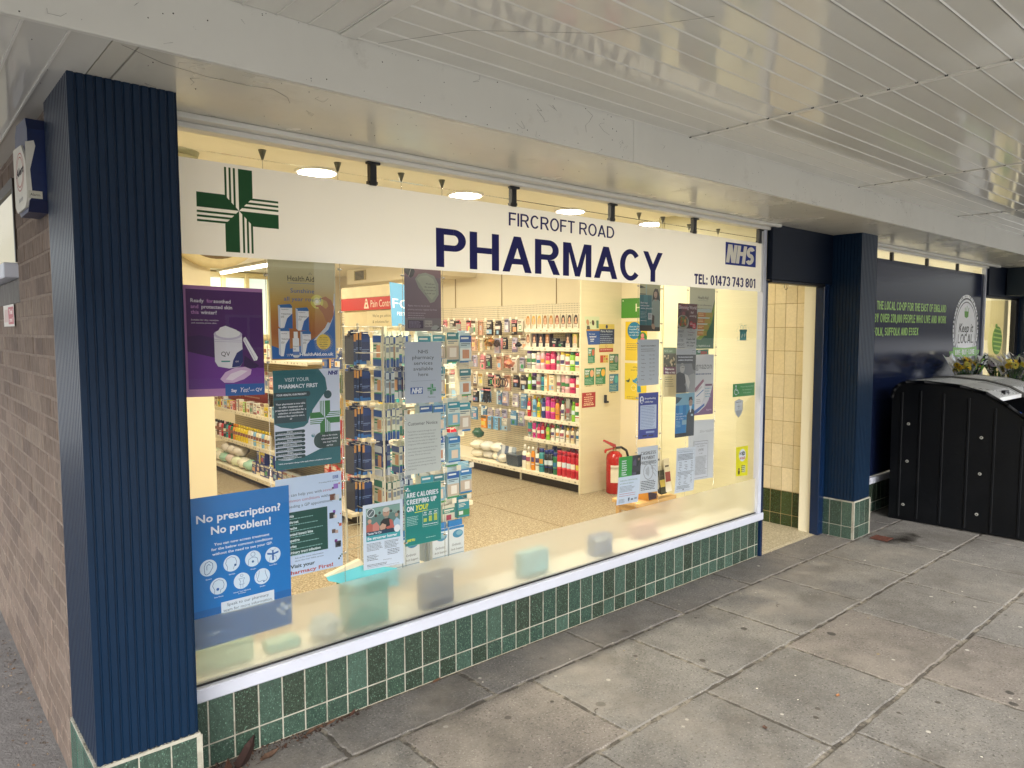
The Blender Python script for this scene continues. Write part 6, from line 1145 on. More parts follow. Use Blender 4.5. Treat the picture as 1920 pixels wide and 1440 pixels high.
# hanging packs on hooks
def hangpack(x, y, z, w_, h, c1, c2, label, group, front='-x', depth=.03, tagz=True, shape=0):
    """carded pack hanging from a hook, hook tip towards the viewer side"""
    t = thing('hanging_pack', (x, y, z - h), label, 'pack', group)
    b = MB(); C1, C2 = H(c1), H(c2)
    if front == '-x':
        b.cbox(x, x + depth, y - w_ / 2, y + w_ / 2, z - h, z - .012, .0015, C1); b.box(x + depth * .4, x + depth * .6, y - w_ / 2, y + w_ / 2, z - .02, z + .012, C1)
        F = lambda a0, a1, z0, z1, c, d=.0006: b.box(x - d, x, y + w_ / 2 - a1 * w_, y + w_ / 2 - a0 * w_, z - z1 * h, z - z0 * h, c)
    else:
        b.cbox(x - w_ / 2, x + w_ / 2, y, y + depth, z - h, z - .012, .0015, C1); b.box(x - w_ / 2, x + w_ / 2, y + depth * .4, y + depth * .6, z - .02, z + .012, C1)
        F = lambda a0, a1, z0, z1, c, d=.0006: b.box(x - w_ / 2 + a0 * w_, x - w_ / 2 + a1 * w_, y - d, y, z - z1 * h, z - z0 * h, c)
    if shape == 0: art(F, C1, C2)
    elif shape == 3: F(.1, .9, .02, .26, C2); F(.1, .9, .5, .53, H('6f86b0')); F(.1, .7, .56, .58, H('6f86b0')); F(0, 1, .9, 1, H('2a6fb4'))
    elif shape == 1 and front == '-x':
        for zz0, zz1, cc_ in ((.0, .10, C2), (.72, .76, H('3aa07c')), (.76, 1, C2), (.3, .34, H('5f6f7f')), (.4, .55, H('8a96a4'))): b.box(x + .003, x + depth - .003, y - w_ / 2 - .0006, y - w_ / 2, z - max(zz1 * h, .013), z - max(zz0 * h, .0125), cc_)
    if shape == 1: F(0, 1, .1, .30, C2); F(.1, .6, .36, .42, H('3c8a5a')); F(.1, .5, .46, .5, H('3c8a5a')); F(.45, .9, .38, .74, H('d9a27c'), .0009); F(0, 1, .8, 1, C2); F(0, 1, .76, .8, H('3aa07c'))
    elif shape == 2: F(0, 1, .07, .30, C2); F(.1, .75, .13, .19, H('e6ecec'), .0009); F(.1, .9, .34, .37, H('54707c')); F(.1, .6, .40, .425, H('54707c')); p0 = int(rnd() * 3); F(0, 1, .5, .93, (H('7fb4cc'), H('c9b8a4'), H('dfe9ea'))[p0]); F(.2 + .2 * rnd(), .8, .56, .86, (H('e9d3bc'), H('efe9df'), H('c98f6c'))[p0], .0012); F(0, 1, .94, 1, (H('4f9a5a'), H('2f78b8'), C2)[int(rnd() * 3)])
    b.build('card', M_pack, t)
    b = MB(); e = -.055
    if front == '-x':
        b.tube([(x + depth + .02, y, z + .004), (x + e, y, z + .004), (x + e, y, z + .016)], .0015, 6)
        if tagz: b.box(x + e - .002, x + e, y - .016, y + .016, z + .004, z + .036, H('efe8d2'))
    else:
        b.tube([(x, y + depth + .02, z + .004), (x, y + e, z + .004), (x, y + e, z + .016)], .0015, 6)
        if tagz: b.box(x - .016, x + .016, y + e - .002, y + e, z + .004, z + .036, H('efe8d2'))
    b.build('hook', M_matt, t)
    return t
PAL = [('c96a72', '2a2226'), ('d98a90', '7a3a44'), ('3a3236', 'cfc3bc'), ('d4a78e', '8a5a3a'), ('e0d6c4', '6f5a4a'), ('1f1d22', 'd98a90'), ('b9b4c6', '6b6780'), ('d9cfb0', 'b08a3a'), ('5f8fb4', 'cfe0ea'), ('c05a66', 'f0d6d2')]
GPK = 'small accessories hanging on the right pegboard'
for ri, z in enumerate((1.80, 1.585, 1.37, 1.15, .93, .72)):
    n = 13; cs_ = ((0, 1, 2, 0, 0, 4, 3, 2, 2, 6, 5, 4, 6), (1, 0, 0, 1, 9, 3, 7, 7, 6, 5, 6, 4, 4), (0, 9, 1, 0, 6, 6, 1, 2, 3, 3, 4, 6, 2), (9, 0, 1, 9, 4, 4, 7, 5, 5, 3, 5, 2, 1), (0, 2, 0, 5, 5, 5, 8, 8, 8, 6, 6, 8, 4), (1, 0, 7, 7, 8, 8, 8, 6, 6, 6, 8, 6, 4))[ri]
    for k in range(n):
        y = 5.15 - k * (1.82 / (n - 1)) + U(-.012, .012)
        p = PAL[cs_[k]]; hangpack(4.64 + U(-.02, .03), y, z + U(-.01, .015), U(.07, .105), U(.13, .18), p[0], p[1], 'small hanging accessory pack, %s from the left in the %s row of the right pegboard' % (ORD[k], ORD[ri]), GPK, shape=0)
def fluff(y, z, r, c, label, sd):
    b = MB(); rs = random.Random(sd)
    for k in range(60):
        v = Vector((rs.gauss(0, 1), rs.gauss(0, 1), rs.gauss(0, 1))).normalized() * r * rs.uniform(.6, 1.1); p = Vector((4.56, y, z)) + Vector((v.x * .6, v.y, v.z * .7)); a = Vector((rs.gauss(0, 1), rs.gauss(0, 1), rs.gauss(0, 1))).normalized() * r * .4; q = a.cross(v).normalized() * r * .3
        b.face([p - a, p + q, p + a, p - q], tuple(x * rs.uniform(.7, 1.2) for x in c))
    solo('hair_scrunchie', b, M_matt, label, 'hair accessory')
fluff(3.98, 1.545, .07, H('b07a34'), 'fluffy golden brown scrunchies hanging on the right pegboard', 1); fluff(3.84, 1.53, .05, H('4a3220'), 'dark brown fluffy scrunchie beside the golden ones', 2); fluff(3.62, 1.30, .07, H('d98a6c'), 'salmon pink ribbon bow hanging on the right pegboard', 3); fluff(3.45, 1.52, .04, H('1d1a20'), 'small black fluffy band on the right pegboard', 4)
b = MB()
for k in range(26): b.cyl((4.57 + U(-.02, .02), 4.05 + U(-.06, .06), .99), (4.57 + U(-.03, .03), 4.05 + U(-.07, .07), .80 + U(0, .03)), .006, n=6, c=H('17151a'))
b.cbox(4.55, 4.57, 3.97, 4.13, .955, .97, .001, H('d98a90')); solo('hair_elastics', b, M_matt, 'bunch of long black hair elastics with a pink card on the right pegboard', 'hair accessory')
def ring(cx, cy, cz, r, c, label):
    b = MB(); pts = [(cx, cy + r * math.cos(R(a)), cz + r * math.sin(R(a))) for a in range(0, 361, 20)]; b.tube(pts, .006, 6, c=c); return solo('hair_band', b, M_matt, label, 'hair band', 'hair bands on the right pegboard')
for k, c in enumerate(('c9a08a', 'b98a6a', '2a2226', '1f1c20', '5a4a52')): ring(4.55, 3.86 - k * .045, 1.07, .05, H(c), 'round hair band, %s from the left beside the pump bottles' % ORD[k])
# deck of the pegboard bays: white packs, clear bags, dark basket
def lump(name, x, y, z, sx, sy, sz, c, label, cat, m=None, seed=0, amp=.25):
    b = MB(); rs = random.Random(seed); N, Mn = 14, 9; g = []
    for i in range(Mn + 1):
        th = math.pi * i / Mn; row = []
        for k in range(N):
            ph = 2 * math.pi * k / N; q = 1 + amp * (rs.random() - .5)
            row.append((x + sx * q * math.sin(th) * math.cos(ph), y + sy * q * math.sin(th) * math.sin(ph), max(z, z + sz * (1 - q * math.cos(th)))))
        g.append(row)
    vs = [p for r_ in g for p in r_]; fs = []
    for i in range(Mn):
        for k in range(N): fs.append((i * N + k, i * N + (k + 1) % N, (i + 1) * N + (k + 1) % N, (i + 1) * N + k))
    b.mesh(vs, fs, c, sm=amp < .3); return solo(name, b, m or M_plast, label, cat)
for k in range(7): lump('cotton_pack', 4.52 + U(-.04, .04), 4.12 - (k % 4) * .17, .135 + (k // 4) * .10, .10, .10, .055, H(('e9e2cc', 'd9d6cc', 'efe9d8', 'cfcabc')[k % 4]), 'white puffy cotton pack, %s on the right pegboard deck' % ORD[k], 'pack', seed=k)
for k in range(5): 
    b = MB(); y = 3.72 - k * .06; b.prism([(4.46, .14), (4.5, .33), (4.51, .33), (4.49, .14)], 'y', y - .05, y + .02, H(('8f9aa8', 'c9cdd2', '5a6a86', 'dfe2e2', '9aa6b0')[k])); solo('flat_pack', b, M_pack, 'leaning flat clear pack, %s from the left on the right pegboard deck' % ORD[k], 'pack', 'leaning flat packs on the right deck')
b = MB(); b.prism([(4.40, .14), (4.38, .27), (4.62, .27), (4.60, .14)], 'y', 3.27, 3.47, H('34414e')); b.cbox(4.372, 4.628, 3.262, 3.478, .262, .275, .003, H('3d4b59')); solo('basket', b, M_plast, 'dark blue grey plastic basket on the right deck beside the pump bottles', 'basket')
for k in range(4): stockitem('box', ('orange', 'sky blue', 'sky blue', 'grey')[k], 4.55, 4.05 - k * .13, .50, .05, .15, 'black', '%s carton standing low on the pegboard, %s from the left' % (('orange', 'blue', 'blue', 'grey')[k], ORD[k]), GRS)
lump('green_sponge', 4.55, 4.2, .36, .06, .09, .06, H('2f5a48'), 'dark green rounded pack low on the right pegboard', 'pack', seed=4)
# island, left face
GIL = 'goods on the left face of the island shelving'
SH = [(.105, 'bottom'), (.40, 'second'), (.755, 'third'), (1.06, 'fourth'), (1.38, 'top')]
for z, nm in SH:
    n = 22; k = 0; y = 6.4
    while y > 3.78 and k < 22:
        if nm == 'second': kd = 'bottle'; c = ('white', 'brown', 'pale pink', 'red', 'black', 'teal', 'red', 'dark green', 'orange', 'yellow', 'yellow', 'yellow')[min(k, 11)] if k < 14 else ('white', 'sky blue', 'cream')[k % 3]; r = .033; h = .19; cap = ('black', 'black', 'black', 'black', 'pale pink', 'black', 'dark green', 'black', 'orange', 'orange', 'yellow', 'yellow')[min(k, 11)]
        elif nm == 'bottom':
            kd = 'box' if k > 6 else None; c = 'navy blue' if k < 14 else 'grey'; r = .052; h = .13; cap = 'grey'
        elif nm == 'third': kd = 'box'; c = ('white', 'cream', 'yellow', 'white', 'sky blue', 'yellow', 'pale pink', 'red', 'white', 'cream', 'lime green', 'white', 'grey', 'white')[k % 14]; r = .045; h = U(.10, .14); cap = ('red', 'orange', 'dark green')[k % 3]
        elif nm == 'fourth': kd = 'box'; c = ('orange', 'yellow', 'white', 'grey', 'pale pink', 'cream')[k % 6]; r = .05; h = U(.12, .2); cap = 'brown'
        else: kd = ('box', 'bottle')[k % 2]; c = ('white', 'grey', 'yellow', 'cream', 'white', 'magenta', 'brown')[k % 7]; r = .042; h = U(.1, .2); cap = 'teal'
        if kd is None:
            lump('nappy_pack', 2.12, y, z, .09, .12, .06, H(('dfe6c8', 'e6e2cf', '9fc9b4', 'd9c9c4')[k % 4]), 'soft white pack, %s from the far end on the bottom island shelf' % ORD[k], 'pack', seed=30 + k)
            if k in (2, 3, 4): lump('nappy_pack', 2.14, y, z + .11, .09, .12, .06, H('d6cfc6'), 'soft white pack stacked on the %s pack of the bottom island shelf' % ORD[k], 'pack', seed=50 + k)
            y -= .19
        else:
            stockitem(kd, c, (2.13 if z > .2 else 2.1), y, z, r, h, cap, '%s %s, %s from the far end on the %s island shelf' % (c, {'box': 'carton', 'bottle': 'bottle'}[kd], ORD[k], nm), GIL, 'e6dfca' if c in ('navy blue', 'black') else '8a5648')
            if nm == 'bottom' and k in (8, 9, 11): stockitem(kd, c, 2.11, y, z + h, r, h, cap, 'navy blue carton stacked on the %s item of the bottom island shelf' % ORD[k], GIL, 'd9c64a')
            y -= 2 * r + .012
        k += 1
GIR = 'packs hanging at the near end of the island'
for ri, (z, c1, c2, cn) in enumerate(((1.5, '2c4f94', 'd6a24a', 'blue and amber'), (1.28, '5e7a4a', 'c9d0a0', 'green'), (1.06, 'd6b03a', 'b98a2a', 'yellow'), (.86, 'cc3a2c', 'f0d8d0', 'red'), (.62, 'c93326', 'f0d8d0', 'red'), (.38, 'd04030', 'f0d8d0', 'red'))):
    for k in range(7): hangpack(2.22 + .01 * (k % 2), 3.62 - k * .13, z + U(-.01, .01), .10, .18, c1, c2, '%s hanging pack, %s along in the %s row near the island end' % (cn, ORD[k], ORD[ri]), GIR, shape=0)
# island, near end
GIE = 'goods on the near end of the island'
E_ = {1.07: ('yellow', 'teal', 'sky blue', 'yellow', 'yellow', 'grey'), .765: ('red', 'red', 'cream', 'sky blue', 'cream', 'red'), .405: ('teal', 'navy blue', 'sky blue', 'white', 'sky blue', 'magenta'), .134: ('dark green', 'navy blue', 'white', 'dark green', 'cream', 'sky blue'), 1.38: ('cream', 'teal', 'grey', 'teal', 'sky blue', 'teal')}
for z, cl in E_.items():
    for k, c in enumerate(cl): stockitem('box', c, 2.2 + k * .138, 2.48, z, .052, U(.17, .24) if z != .405 else U(.22, .29), 'white', '%s carton, %s from the left on the %s shelf of the island end' % (c, ORD[k], {1.07: 'second', .765: 'third', .405: 'fourth', .134: 'lowest', 1.38: 'top'}[z]), GIE, 'e9e2cc', '-y')
# ---------------------------------------------------------------- wire stand full of foot care packs close to the window
ws = thing('wire_stand', (1.33, .8, 0), 'white wire display stand close to the window full of foot care packs', 'display stand')
b = MB()
for x in (.96, 1.05, 1.33, 1.75): b.cyl((x, .86, .03), (x, .86, 1.72), .007 if x != 1.33 else .01, n=8)
b.cyl((1.055, .60, .03), (1.055, .60, 1.70), .006, n=8); b.build('post', M_wire, ws)
b = MB()
for k in range(13): b.cyl((.96 + k * .066, .855, .3), (.96 + k * .066, .855, 1.7), .0018, n=6)
z = .3
while z < 1.72: b.cyl((.95, .852, z), (1.76, .852, z), .0022, n=6); z += .07
for z in (.5, .72, .93, 1.14, 1.35, 1.56, 1.7): b.tube([(1.055, .6, z), (1.055, .86, z)], .0022, 6); b.tube([(1.055, .6, z), (.95, .63, z - .0), (.95, .86, z)], .0022, 6)
b.build('wire_grid', M_wire, ws)
b = MB(); b.cbox(.92, 1.78, .62, 1.0, .0, .03, .004); b.cbox(1.0, 1.7, .64, .88, .26, .275, .003); b.build('base', M_wire, ws)
GST = 'foot care packs on the wire stand'
rz = (1.67, 1.47, 1.265, 1.06, .86)
for ri, z in enumerate(rz):
    for k in range(3): hangpack(.945 + k * .021, .70 + U(0, .02), z + U(-.008, .008), .016, .17, ('16294f', '1b3158', '14244a')[k], ('c98f4a', 'd9a25a', 'c98f4a')[k], 'thin navy carton, %s from the left in the %s row of the stand' % (ORD[k], ORD[ri]), GST, '-y', .10, False, 3)
    hangpack(1.015, .72, z - .01, .066, .165, '142a5c', '1b3a78', 'wide navy carton, in the %s row of the stand beside the white post' % ORD[ri], GST, '-y', .05, False, 3)
    for col, x0 in ((0, 1.075), (1, 1.20)):
        n_ = (4, 3, 4, 2, 4)[ri] if col == 0 else (3, 4, 2, 4, 3)[ri]; c_ = (('dfe4d2', '23529c'), ('c9d8e4', '1f4f9a'), ('dfe4d2', '2a5cae'), ('24407c', 'cfd8e4'), ('e3e2d2', '2f7f6c'))[(ri + 2 * col) % 5]
        for k in range(n_):
            hangpack(x0 + k * .031 + U(-.002, .002), .70 + col * .02 + U(-.006, .006), z + U(-.01, .01) - col * .012, .088 - .01 * (ri % 2), (.185, .165)[col], c_[0], c_[1], 'plaster pack, %s in the %s stack of the %s stand row' % (ORD[k], ('left', 'right')[col], ORD[ri]), GST, '-x', .024, k == 0, 1)
    for k in range(4):
        if (ri, k) in ((1, 2), (3, 3)): continue
        c_ = (('cfdcd8', '2f8fa6'), ('bcd2dc', '2b5fa8'), ('d9dcd0', '3a98ac'), ('9cc4d4', '2f78b8'), ('e0d8c0', '3c7f8c'))[(ri * 3 + k * 2) % 5]
        for j in range(2): hangpack(1.37 + k * .098 + U(-.006, .006) + j * .012, .66 + .01 * (k % 2) + .035 * j, z + U(-.012, .012), .086, U(.15, .19), c_[0], c_[1], 'insole pack, %s from the left%s, %s row on the stand right side' % (ORD[k], ('', ' at the back')[j], ORD[ri]), GST, '-y', .03, j == 0, 2)
for k, (z, c1, c2) in enumerate(((.66, '1f3f86', 'd9dcd0'), (.66, 'cfd8d0', '23529c'), (.655, '203a6c', 'b9c4d0'), (.66, '8fb8c8', '2f6f9c'), (.65, 'd9d4c0', '3c8a7c'), (.66, '3a8fa0', 'dfe6e2'))): hangpack(1.10 + k * .112, .69, z, .09, .12, c1, c2, 'short pack, %s from the left in the lowest hanging row of the stand' % ORD[k], GST, '-y', .04, True, 0)
for k, x in enumerate((1.12, 1.24, 1.56, 1.44)): 
    s = Sheet((x - .055, .628, .515), (x + .055, .628, .515), (x + .055, .628, .32), (x - .055, .628, .32), 11, 19.5, c=H('dfe6ea'))
    s.circ(6.4, 4.6, 3.8, H('4d93b8'), 1, rv=2.4); s.circ(7.4, 4.2, 2.2, H('86b8cc'), 2, rv=1.4); s.text('Orthotic', 2, 11.6, 1.5, H('4a5560'), 2, w=6.6); s.text('Arch Support', 1.4, 14.2, 1.2, H('2d3640'), 2, w=8.6); s.rect(0, 16, 11, 16.5, H('9ab4c4'), 2); s.rect(0, 0, 11, 1.4, H('2f7fc0'), 1)
    b = s.b; b.cbox(x - .055, x + .055, .629, .66, .32, .515, .001, H('dfe6ea')); b.box(x - .05, x + .05, .64, .65, .515, .55, H('2f7fc0'))
    for j in range(1, 4): b.cbox(x - .055 - j * .004, x + .055 - j * .004, .66 + .032 * (j - 1) + .002, .66 + .032 * j, .318, .513, .001, H('a9b4b8'))
    solo('insole_carton', b, M_pack, 'white arch support carton, %s on the lowest ledge of the stand' % ('leftmost', 'second', 'rightmost', 'third')[k], 'box', 'arch support cartons on the stand')
# ---------------------------------------------------------------- fire extinguisher
t = thing('fire_extinguisher', (4.69, 2.1, 0), 'red fire extinguisher with a black hose standing by the cream end panel', 'fire extinguisher')
RE = H('b01c18'); b = MB(); b.lathe(4.69, 2.1, [(.078, 0, RE), (.086, .012, RE), (.086, .36, RE), (.078, .40, RE), (.05, .43, RE), (.025, .44, RE)], 24); b.build('cylinder', M_plast, t)
b = MB(); b.cyl((4.69, 2.1, .44), (4.69, 2.1, .475), .02, n=12, c=H('8a7a4a')); b.build('valve', M_plast, t)
b = MB(); b.prism([(4.52, .555), (4.53, .57), (4.70, .505), (4.705, .47), (4.68, .475)], 'y', 2.09, 2.11, RE); b.prism([(4.54, .455), (4.56, .47), (4.70, .478), (4.69, .462), (4.56, .452), (4.545, .43)], 'y', 2.09, 2.11, RE); b.build('handle', M_plast, t)
b = MB(); b.tube([(4.70, 2.09, .47), (4.75, 2.06, .475), (4.795, 2.03, .44), (4.82, 2.02, .36), (4.80, 2.03, .25), (4.79, 2.04, .12)], .013, 10, c=K); b.build('hose', M_plast, t)
b = MB()
for k in range(6):
    a0, a1 = R(195 + k * 15), R(195 + (k + 1) * 15); rr = .0868
    for z0, z1, c in ((.12, .28, 'e0d9c4'), (.26, .30, 'e7dfcf')): b.face([(4.72 - .03 + rr * math.cos(a0), 2.1 + rr * math.sin(a0), z0), (4.69 + rr * math.cos(a1), 2.1 + rr * math.sin(a1), z0), (4.69 + rr * math.cos(a1), 2.1 + rr * math.sin(a1), z1), (4.69 + rr * math.cos(a0), 2.1 + rr * math.sin(a0), z1)], H(c))
b.build('label_sheet', M_print, t)
# ---------------------------------------------------------------- notices on the end panel and right wall
def yq(x0, z1, x1, z0, y=2.2605, sk=0): return (x0, y, z1), (x1, y, z1), (x1 + sk * .2, y, z0), (x0 + sk, y, z0)
s = Sheet(*yq(4.614, 1.747, 4.857, 1.542), 24, 20, c=H('1c2f57')); s.rect(0, 0, 24, 5, H('cdb95e'), 1); s.circ(12, 2.5, 1.7, H('1c2f57'), 2, rv=2); s.text('Fire Action', 12, 8.2, 2.3, H('b9c3d4'), 2, al='c', w=18, bold=.02); s.copy(2, 10, 22, 5, 2, H('8494b4'), 2, h=.8); s.done('notice', 'navy fire action notice with a yellow top on the cream end panel', 'notice')
s = Sheet(*yq(4.617, 1.541, 4.842, 1.456), 22, 8.5, c=H('cdbb70')); s.rect(.5, 4.4, 21.5, 8.3, H('9c1f16'), 1); s.arc(11, 2.2, 1.7, .4, H('a8483a'), 1, n=14); s.copy(2, 5.6, 20, 1, 1, H('d9a89c'), 2, h=.8); s.done('notice', 'small red banner under the navy fire action notice', 'notice')
s = Sheet(*yq(4.394, 1.824, 4.62, 1.537, sk=.06), 22, 29, c=H('c9d2b0')); s.rect(0, 14.5, 22, 29, H('1b4a96'), 1); s.rect(0, 13.2, 22, 14.8, H('b98a4a'), 2); s.circ(4, 6, 2.2, H('b98a6a'), 2, rv=3); s.circ(12, 6.4, 2, H('4a2e22'), 2, rv=2.8); s.poly([(1, 14), (2, 9.4), (6, 9.4), (7, 14)], H('4a4a4a'), 1); s.text('+', 8, 8, 3, K, 2, al='c'); s.rect(17, 4, 20.6, 12, H('4f7a5f'), 2); s.text('Have you got', 4, 18.6, 1.4, WP, 2, w=10); s.text('symptoms?', 4, 21.4, 1.6, WP, 2, w=12, bold=.03); s.copy(5, 23, 12, 2, 2, WP, 2, h=.8); s.done('leaflet', 'slanting blue and green leaflet at the top of the cream end panel', 'leaflet')
for (x0, z1, x1, z0, c, ac, lb) in ((4.451, 1.505, 4.555, 1.332, '1f7a5c', 'b9573a', 'green card with a person, under the slanting leaflet on the end panel'), (4.401, 1.295, 4.548, 1.105, '1f7a52', 'd9a07a', 'green card with a round plate, lower left on the end panel'), (4.567, 1.297, 4.722, 1.105, '1f7a4c', 'e0b03a', 'green card with a yellow pear, lower middle of the end panel'), (4.779, 1.434, 4.926, 1.24, '1f6a4a', '7f7f86', 'green card with a grey figure, upper right on the end panel'), (4.782, 1.222, 4.929, 1.016, '226f96', '3fa0b0', 'blue card at the right edge of the cream end panel')):
    s = Sheet(*yq(x0, z1, x1, z0), 15, 20, c=H(c)); s.text('SWAP', 1.2, 4, 2.2, WP, 2, w=6.6, bold=.04); s.text('NOW', 1.2, 6.8, 2.2, WP, 2, w=5.4, bold=.04); s.text('OK?', 1.2, 9.4, 2, H('d9a04a'), 2, bold=.04); s.circ(11.4, 5.6, 3, H(ac), 2, rv=4, n=14); s.copy(1.2, 11.4, 13, 4, 1.5, H('a9c9ba'), 2, h=.5); s.rect(0, 18, 15, 20, H('d6cba4'), 2); s.copy(2, 18.6, 13, 1, 1, H('5a5a44'), 3, h=.7); s.done('card', lb, 'card', 'small green advice cards on the end panel')
s = Sheet(*yq(4.635, 1.427, 4.765, 1.345), 13, 8, c=H('cbb96c')); s.rect(.4, .4, 5, 7.6, H('b0381f'), 1)
for k in range(6): s.rect(5.6 + (k % 2) * 3.4, .6 + (k // 2) * 2.5, 8.4 + (k % 2) * 3.4, 2.6 + (k // 2) * 2.5, H(('b8492c', 'c9a03a', 'a9a04a')[k % 3]), 1)
s.done('card', 'small red and yellow ticket between the green cards on the end panel', 'card')
s = Sheet(*yq(4.367, 1.048, 4.569, .894), 20, 15, c=H('a01512')); s.text('WATER', 10, 2.8, 1.7, H('e9cfa8'), 2, al='c', bold=.02)
for k in range(4): s.copy(3, 4.2 + k * 2.0, 17, 1, 1, H('e3b898'), 2, h=.9, rag=.1)
s.text('ELECTRICAL FIRES', 10, 13, 1.3, H('f0d8a8'), 2, al='c', w=15, bold=.04); s.done('notice', 'dark red fire safety notice low on the cream end panel', 'notice')
b = MB(); b.cbox(4.699, 4.722, 2.235, 2.26, .935, 1.009, .002, K); b.cbox(4.699, 4.745, 2.23, 2.26, .925, .945, .002, K); solo('wall_hook', b, M_matt, 'small black hook on the cream end panel above the extinguisher', 'hook')
def xq(y0, z1, y1, z0, x=4.968): return (x, y0, z1), (x, y1, z1), (x, y1, z0), (x, y0, z0)
s = Sheet(*xq(2.262, 2.019, 1.25, 1.812), 100, 20, c=H('3f8a14')); s.text('Healthcare', 19, 13.5, 8, H('e6e6c8'), 2, w=70); s.circ(2.2, 2.4, .8, H('dfe6c0'), 2, n=10); s.done('header_sign', 'bright green sign beginning with a white H on the right wall', 'sign')
s = Sheet(*xq(2.204, 1.775, 1.915, 1.366), 29, 41, c=H('e3c41c')); s.circ(12, 9.4, 9, H('1479a8'), 1, n=32)
for k, t_ in enumerate(('Have you the', 'breastfeeding', 'healthy baby', 'to talk to?')): s.text(t_, 12, 6 + k * 3, 1.8, WP, 2, al='c', w=13)
s.circ(23, 17, 6, H('2f7a3a'), 1); s.circ(23, 14.6, 2.2, H('d98a8a'), 2); s.poly([(19.6, 20), (21, 17), (25, 17), (26.6, 20)], H('d96a7a'), 2); s.copy(2, 23, 22, 3, 2, H('a88f20'), 1, h=.7); s.text('One to answer your', 2, 27.6, 1.2, H('7a6a1c'), 1); s.text('breastfeeding questions', 2, 30, 1.2, H('7a6a1c'), 1); s.done('poster', 'upper yellow poster with a blue circle on the right wall', 'poster')
s = Sheet(*xq(2.206, 1.340, 1.916, .951), 29, 39, c=H('e3c81e')); s.text('what got', 17, 5, 1.9, H('4a4a1c'), 1, al='c', w=12); s.text('your baby?', 15, 8, 1.9, H('4a4a1c'), 1, al='c', w=14)
s.poly([(1, 19), (5, 18), (6, 16), (7, 18), (6, 20.4), (4, 20.6)], H('23452a'), 1); s.poly([(16, 15), (20, 15.6), (21, 20), (22, 30), (19, 31), (17, 30), (16.6, 22), (11, 20), (10, 17), (12, 18)], H('1f86b4'), 1); s.circ(18.6, 13.6, 2, H('1f86b4'), 1, n=14); s.circ(12, 26, 3.2, H('efe6c0'), 1, n=20); s.circ(12, 26, 2.9, H('e3c81e'), 2, n=20); s.text('DO NOT', 12, 26.4, .9, H('4a4a1c'), 3, al='c'); s.copy(3, 35.6, 24, 2, 1.6, H('8a7a20'), 1, h=.6); s.done('poster', 'lower yellow poster with a blue figure on the right wall', 'poster')
# ---------------------------------------------------------------- small table with leaflet holders inside the right end of the window
t = thing('side_table', (3.15, .52, 0), 'light wood side table behind the notices at the right of the window', 'table')
b = MB(); b.cbox(2.96, 3.40, .385, .63, .44, .468, .003); b.cbox(2.99, 3.37, .41, .61, .39, .44, .003); b.build('tabletop', M_wood, t)
for x in (3.0, 3.36):
    for y in (.42, .60): b = MB(); b.cbox(x - .015, x + .015, y - .015, y + .015, 0, .44, .002); b.build('leg', M_wood, t)
b = MB(); b.prism([(3.08, .47), (3.06, .545), (3.075, .55), (3.16, .53), (3.17, .47)], 'y', .38, .5, H('c9923c')); b.face([(3.068, .379, .478), (3.155, .379, .478), (3.16, .379, .515), (3.058, .379, .54)], H('3a2a3a')); solo('wooden_tray', b, M_matt, 'small wooden leaflet tray with a dark label on the side table', 'tray')
for k, (x, z0, z1, c, c2, lb) in enumerate(((3.16, .50, .72, 'cfc8c0', '8f8590', 'pale leaflets with a mauve band in the left holder'), (3.25, .53, .80, 'e6dfc4', 'c9c4a8', 'tall cream leaflets in the top holder'), (3.27, .49, .66, '3a3a26', 'd9c25a', 'dark leaflets with yellow writing in the right holder'), (3.19, .47, .60, '4a5560', '6fa8c4', 'grey leaflets with a blue disc in the front holder'), (3.33, .50, .74, 'efe9d6', 'a04a4a', 'white leaflets with a red corner at the back right'))):
    b = MB()
    for j in range(4): b.prism([(.40 + j * .012 + (k % 2) * .02, z0), (.43 + j * .012 + (k % 2) * .02, z1 - j * .006), (.433 + j * .012 + (k % 2) * .02, z1 - j * .006), (.403 + j * .012 + (k % 2) * .02, z0)], 'x', x - .035 + j * .005, x + .035 + j * .005, H(c))
    y_ = .40 + (k % 2) * .02; zz = lambda f: z0 + f * (z1 - z0); yy = lambda f: y_ + .03 * f - .001
    b.face([(x - .03, yy(.3), zz(.3)), (x + .03, yy(.3), zz(.3)), (x + .03, yy(.6), zz(.6)), (x - .03, yy(.6), zz(.6))], H(c2)); b.face([(x - .025, yy(.75), zz(.75)), (x + .02, yy(.75), zz(.75)), (x + .02, yy(.8), zz(.8)), (x - .025, yy(.8), zz(.8))], H('5a5248'))
    solo('leaflets', b, M_print, lb + ' on the side table' if len((lb + ' on the side table').split()) <= 16 else lb, 'leaflets', 'leaflets on the side table')
# ---------------------------------------------------------------- things on the window board behind the frosting
b = MB(); b.cbox(.55, .75, .08, .2, .335, .53, .004, H('2f8f80')); b.prism([(.45, .596), (.63, .612), (.81, .56), (.81, .478), (.66, .50), (.46, .578)], 'y', .09, .095, H('6fd0d8')); b.prism([(.45, .600), (.62, .64), (.64, .615), (.46, .59)], 'y', .096, .12, H('e9dfc0')); solo('display_carton', b, M_pack, 'teal display carton with a cyan flap on the window board behind the frosting', 'box')
b = MB(); b.cbox(.925, 1.11, .05, .12, .335, .50, .008, H('1f3a5c')); b.box(.995, 1.045, .048, .05, .478, .488, H('9aa6a8')); solo('plastic_basket', b, M_plast, 'navy plastic tub with a slot handle seen through the frosting', 'basket')
lump('plastic_bag', .44, .11, .334, .07, .05, .05, H('c9d3cf'), 'crumpled white plastic bag on the window board behind the frosting', 'bag', seed=3, amp=.5)
b = MB(); b.cbox(1.60, 1.80, .10, .18, .335, .46, .004, H('7fc0c8')); solo('carton', b, M_pack, 'pale cyan carton on the window board, third blur from the left', 'box')
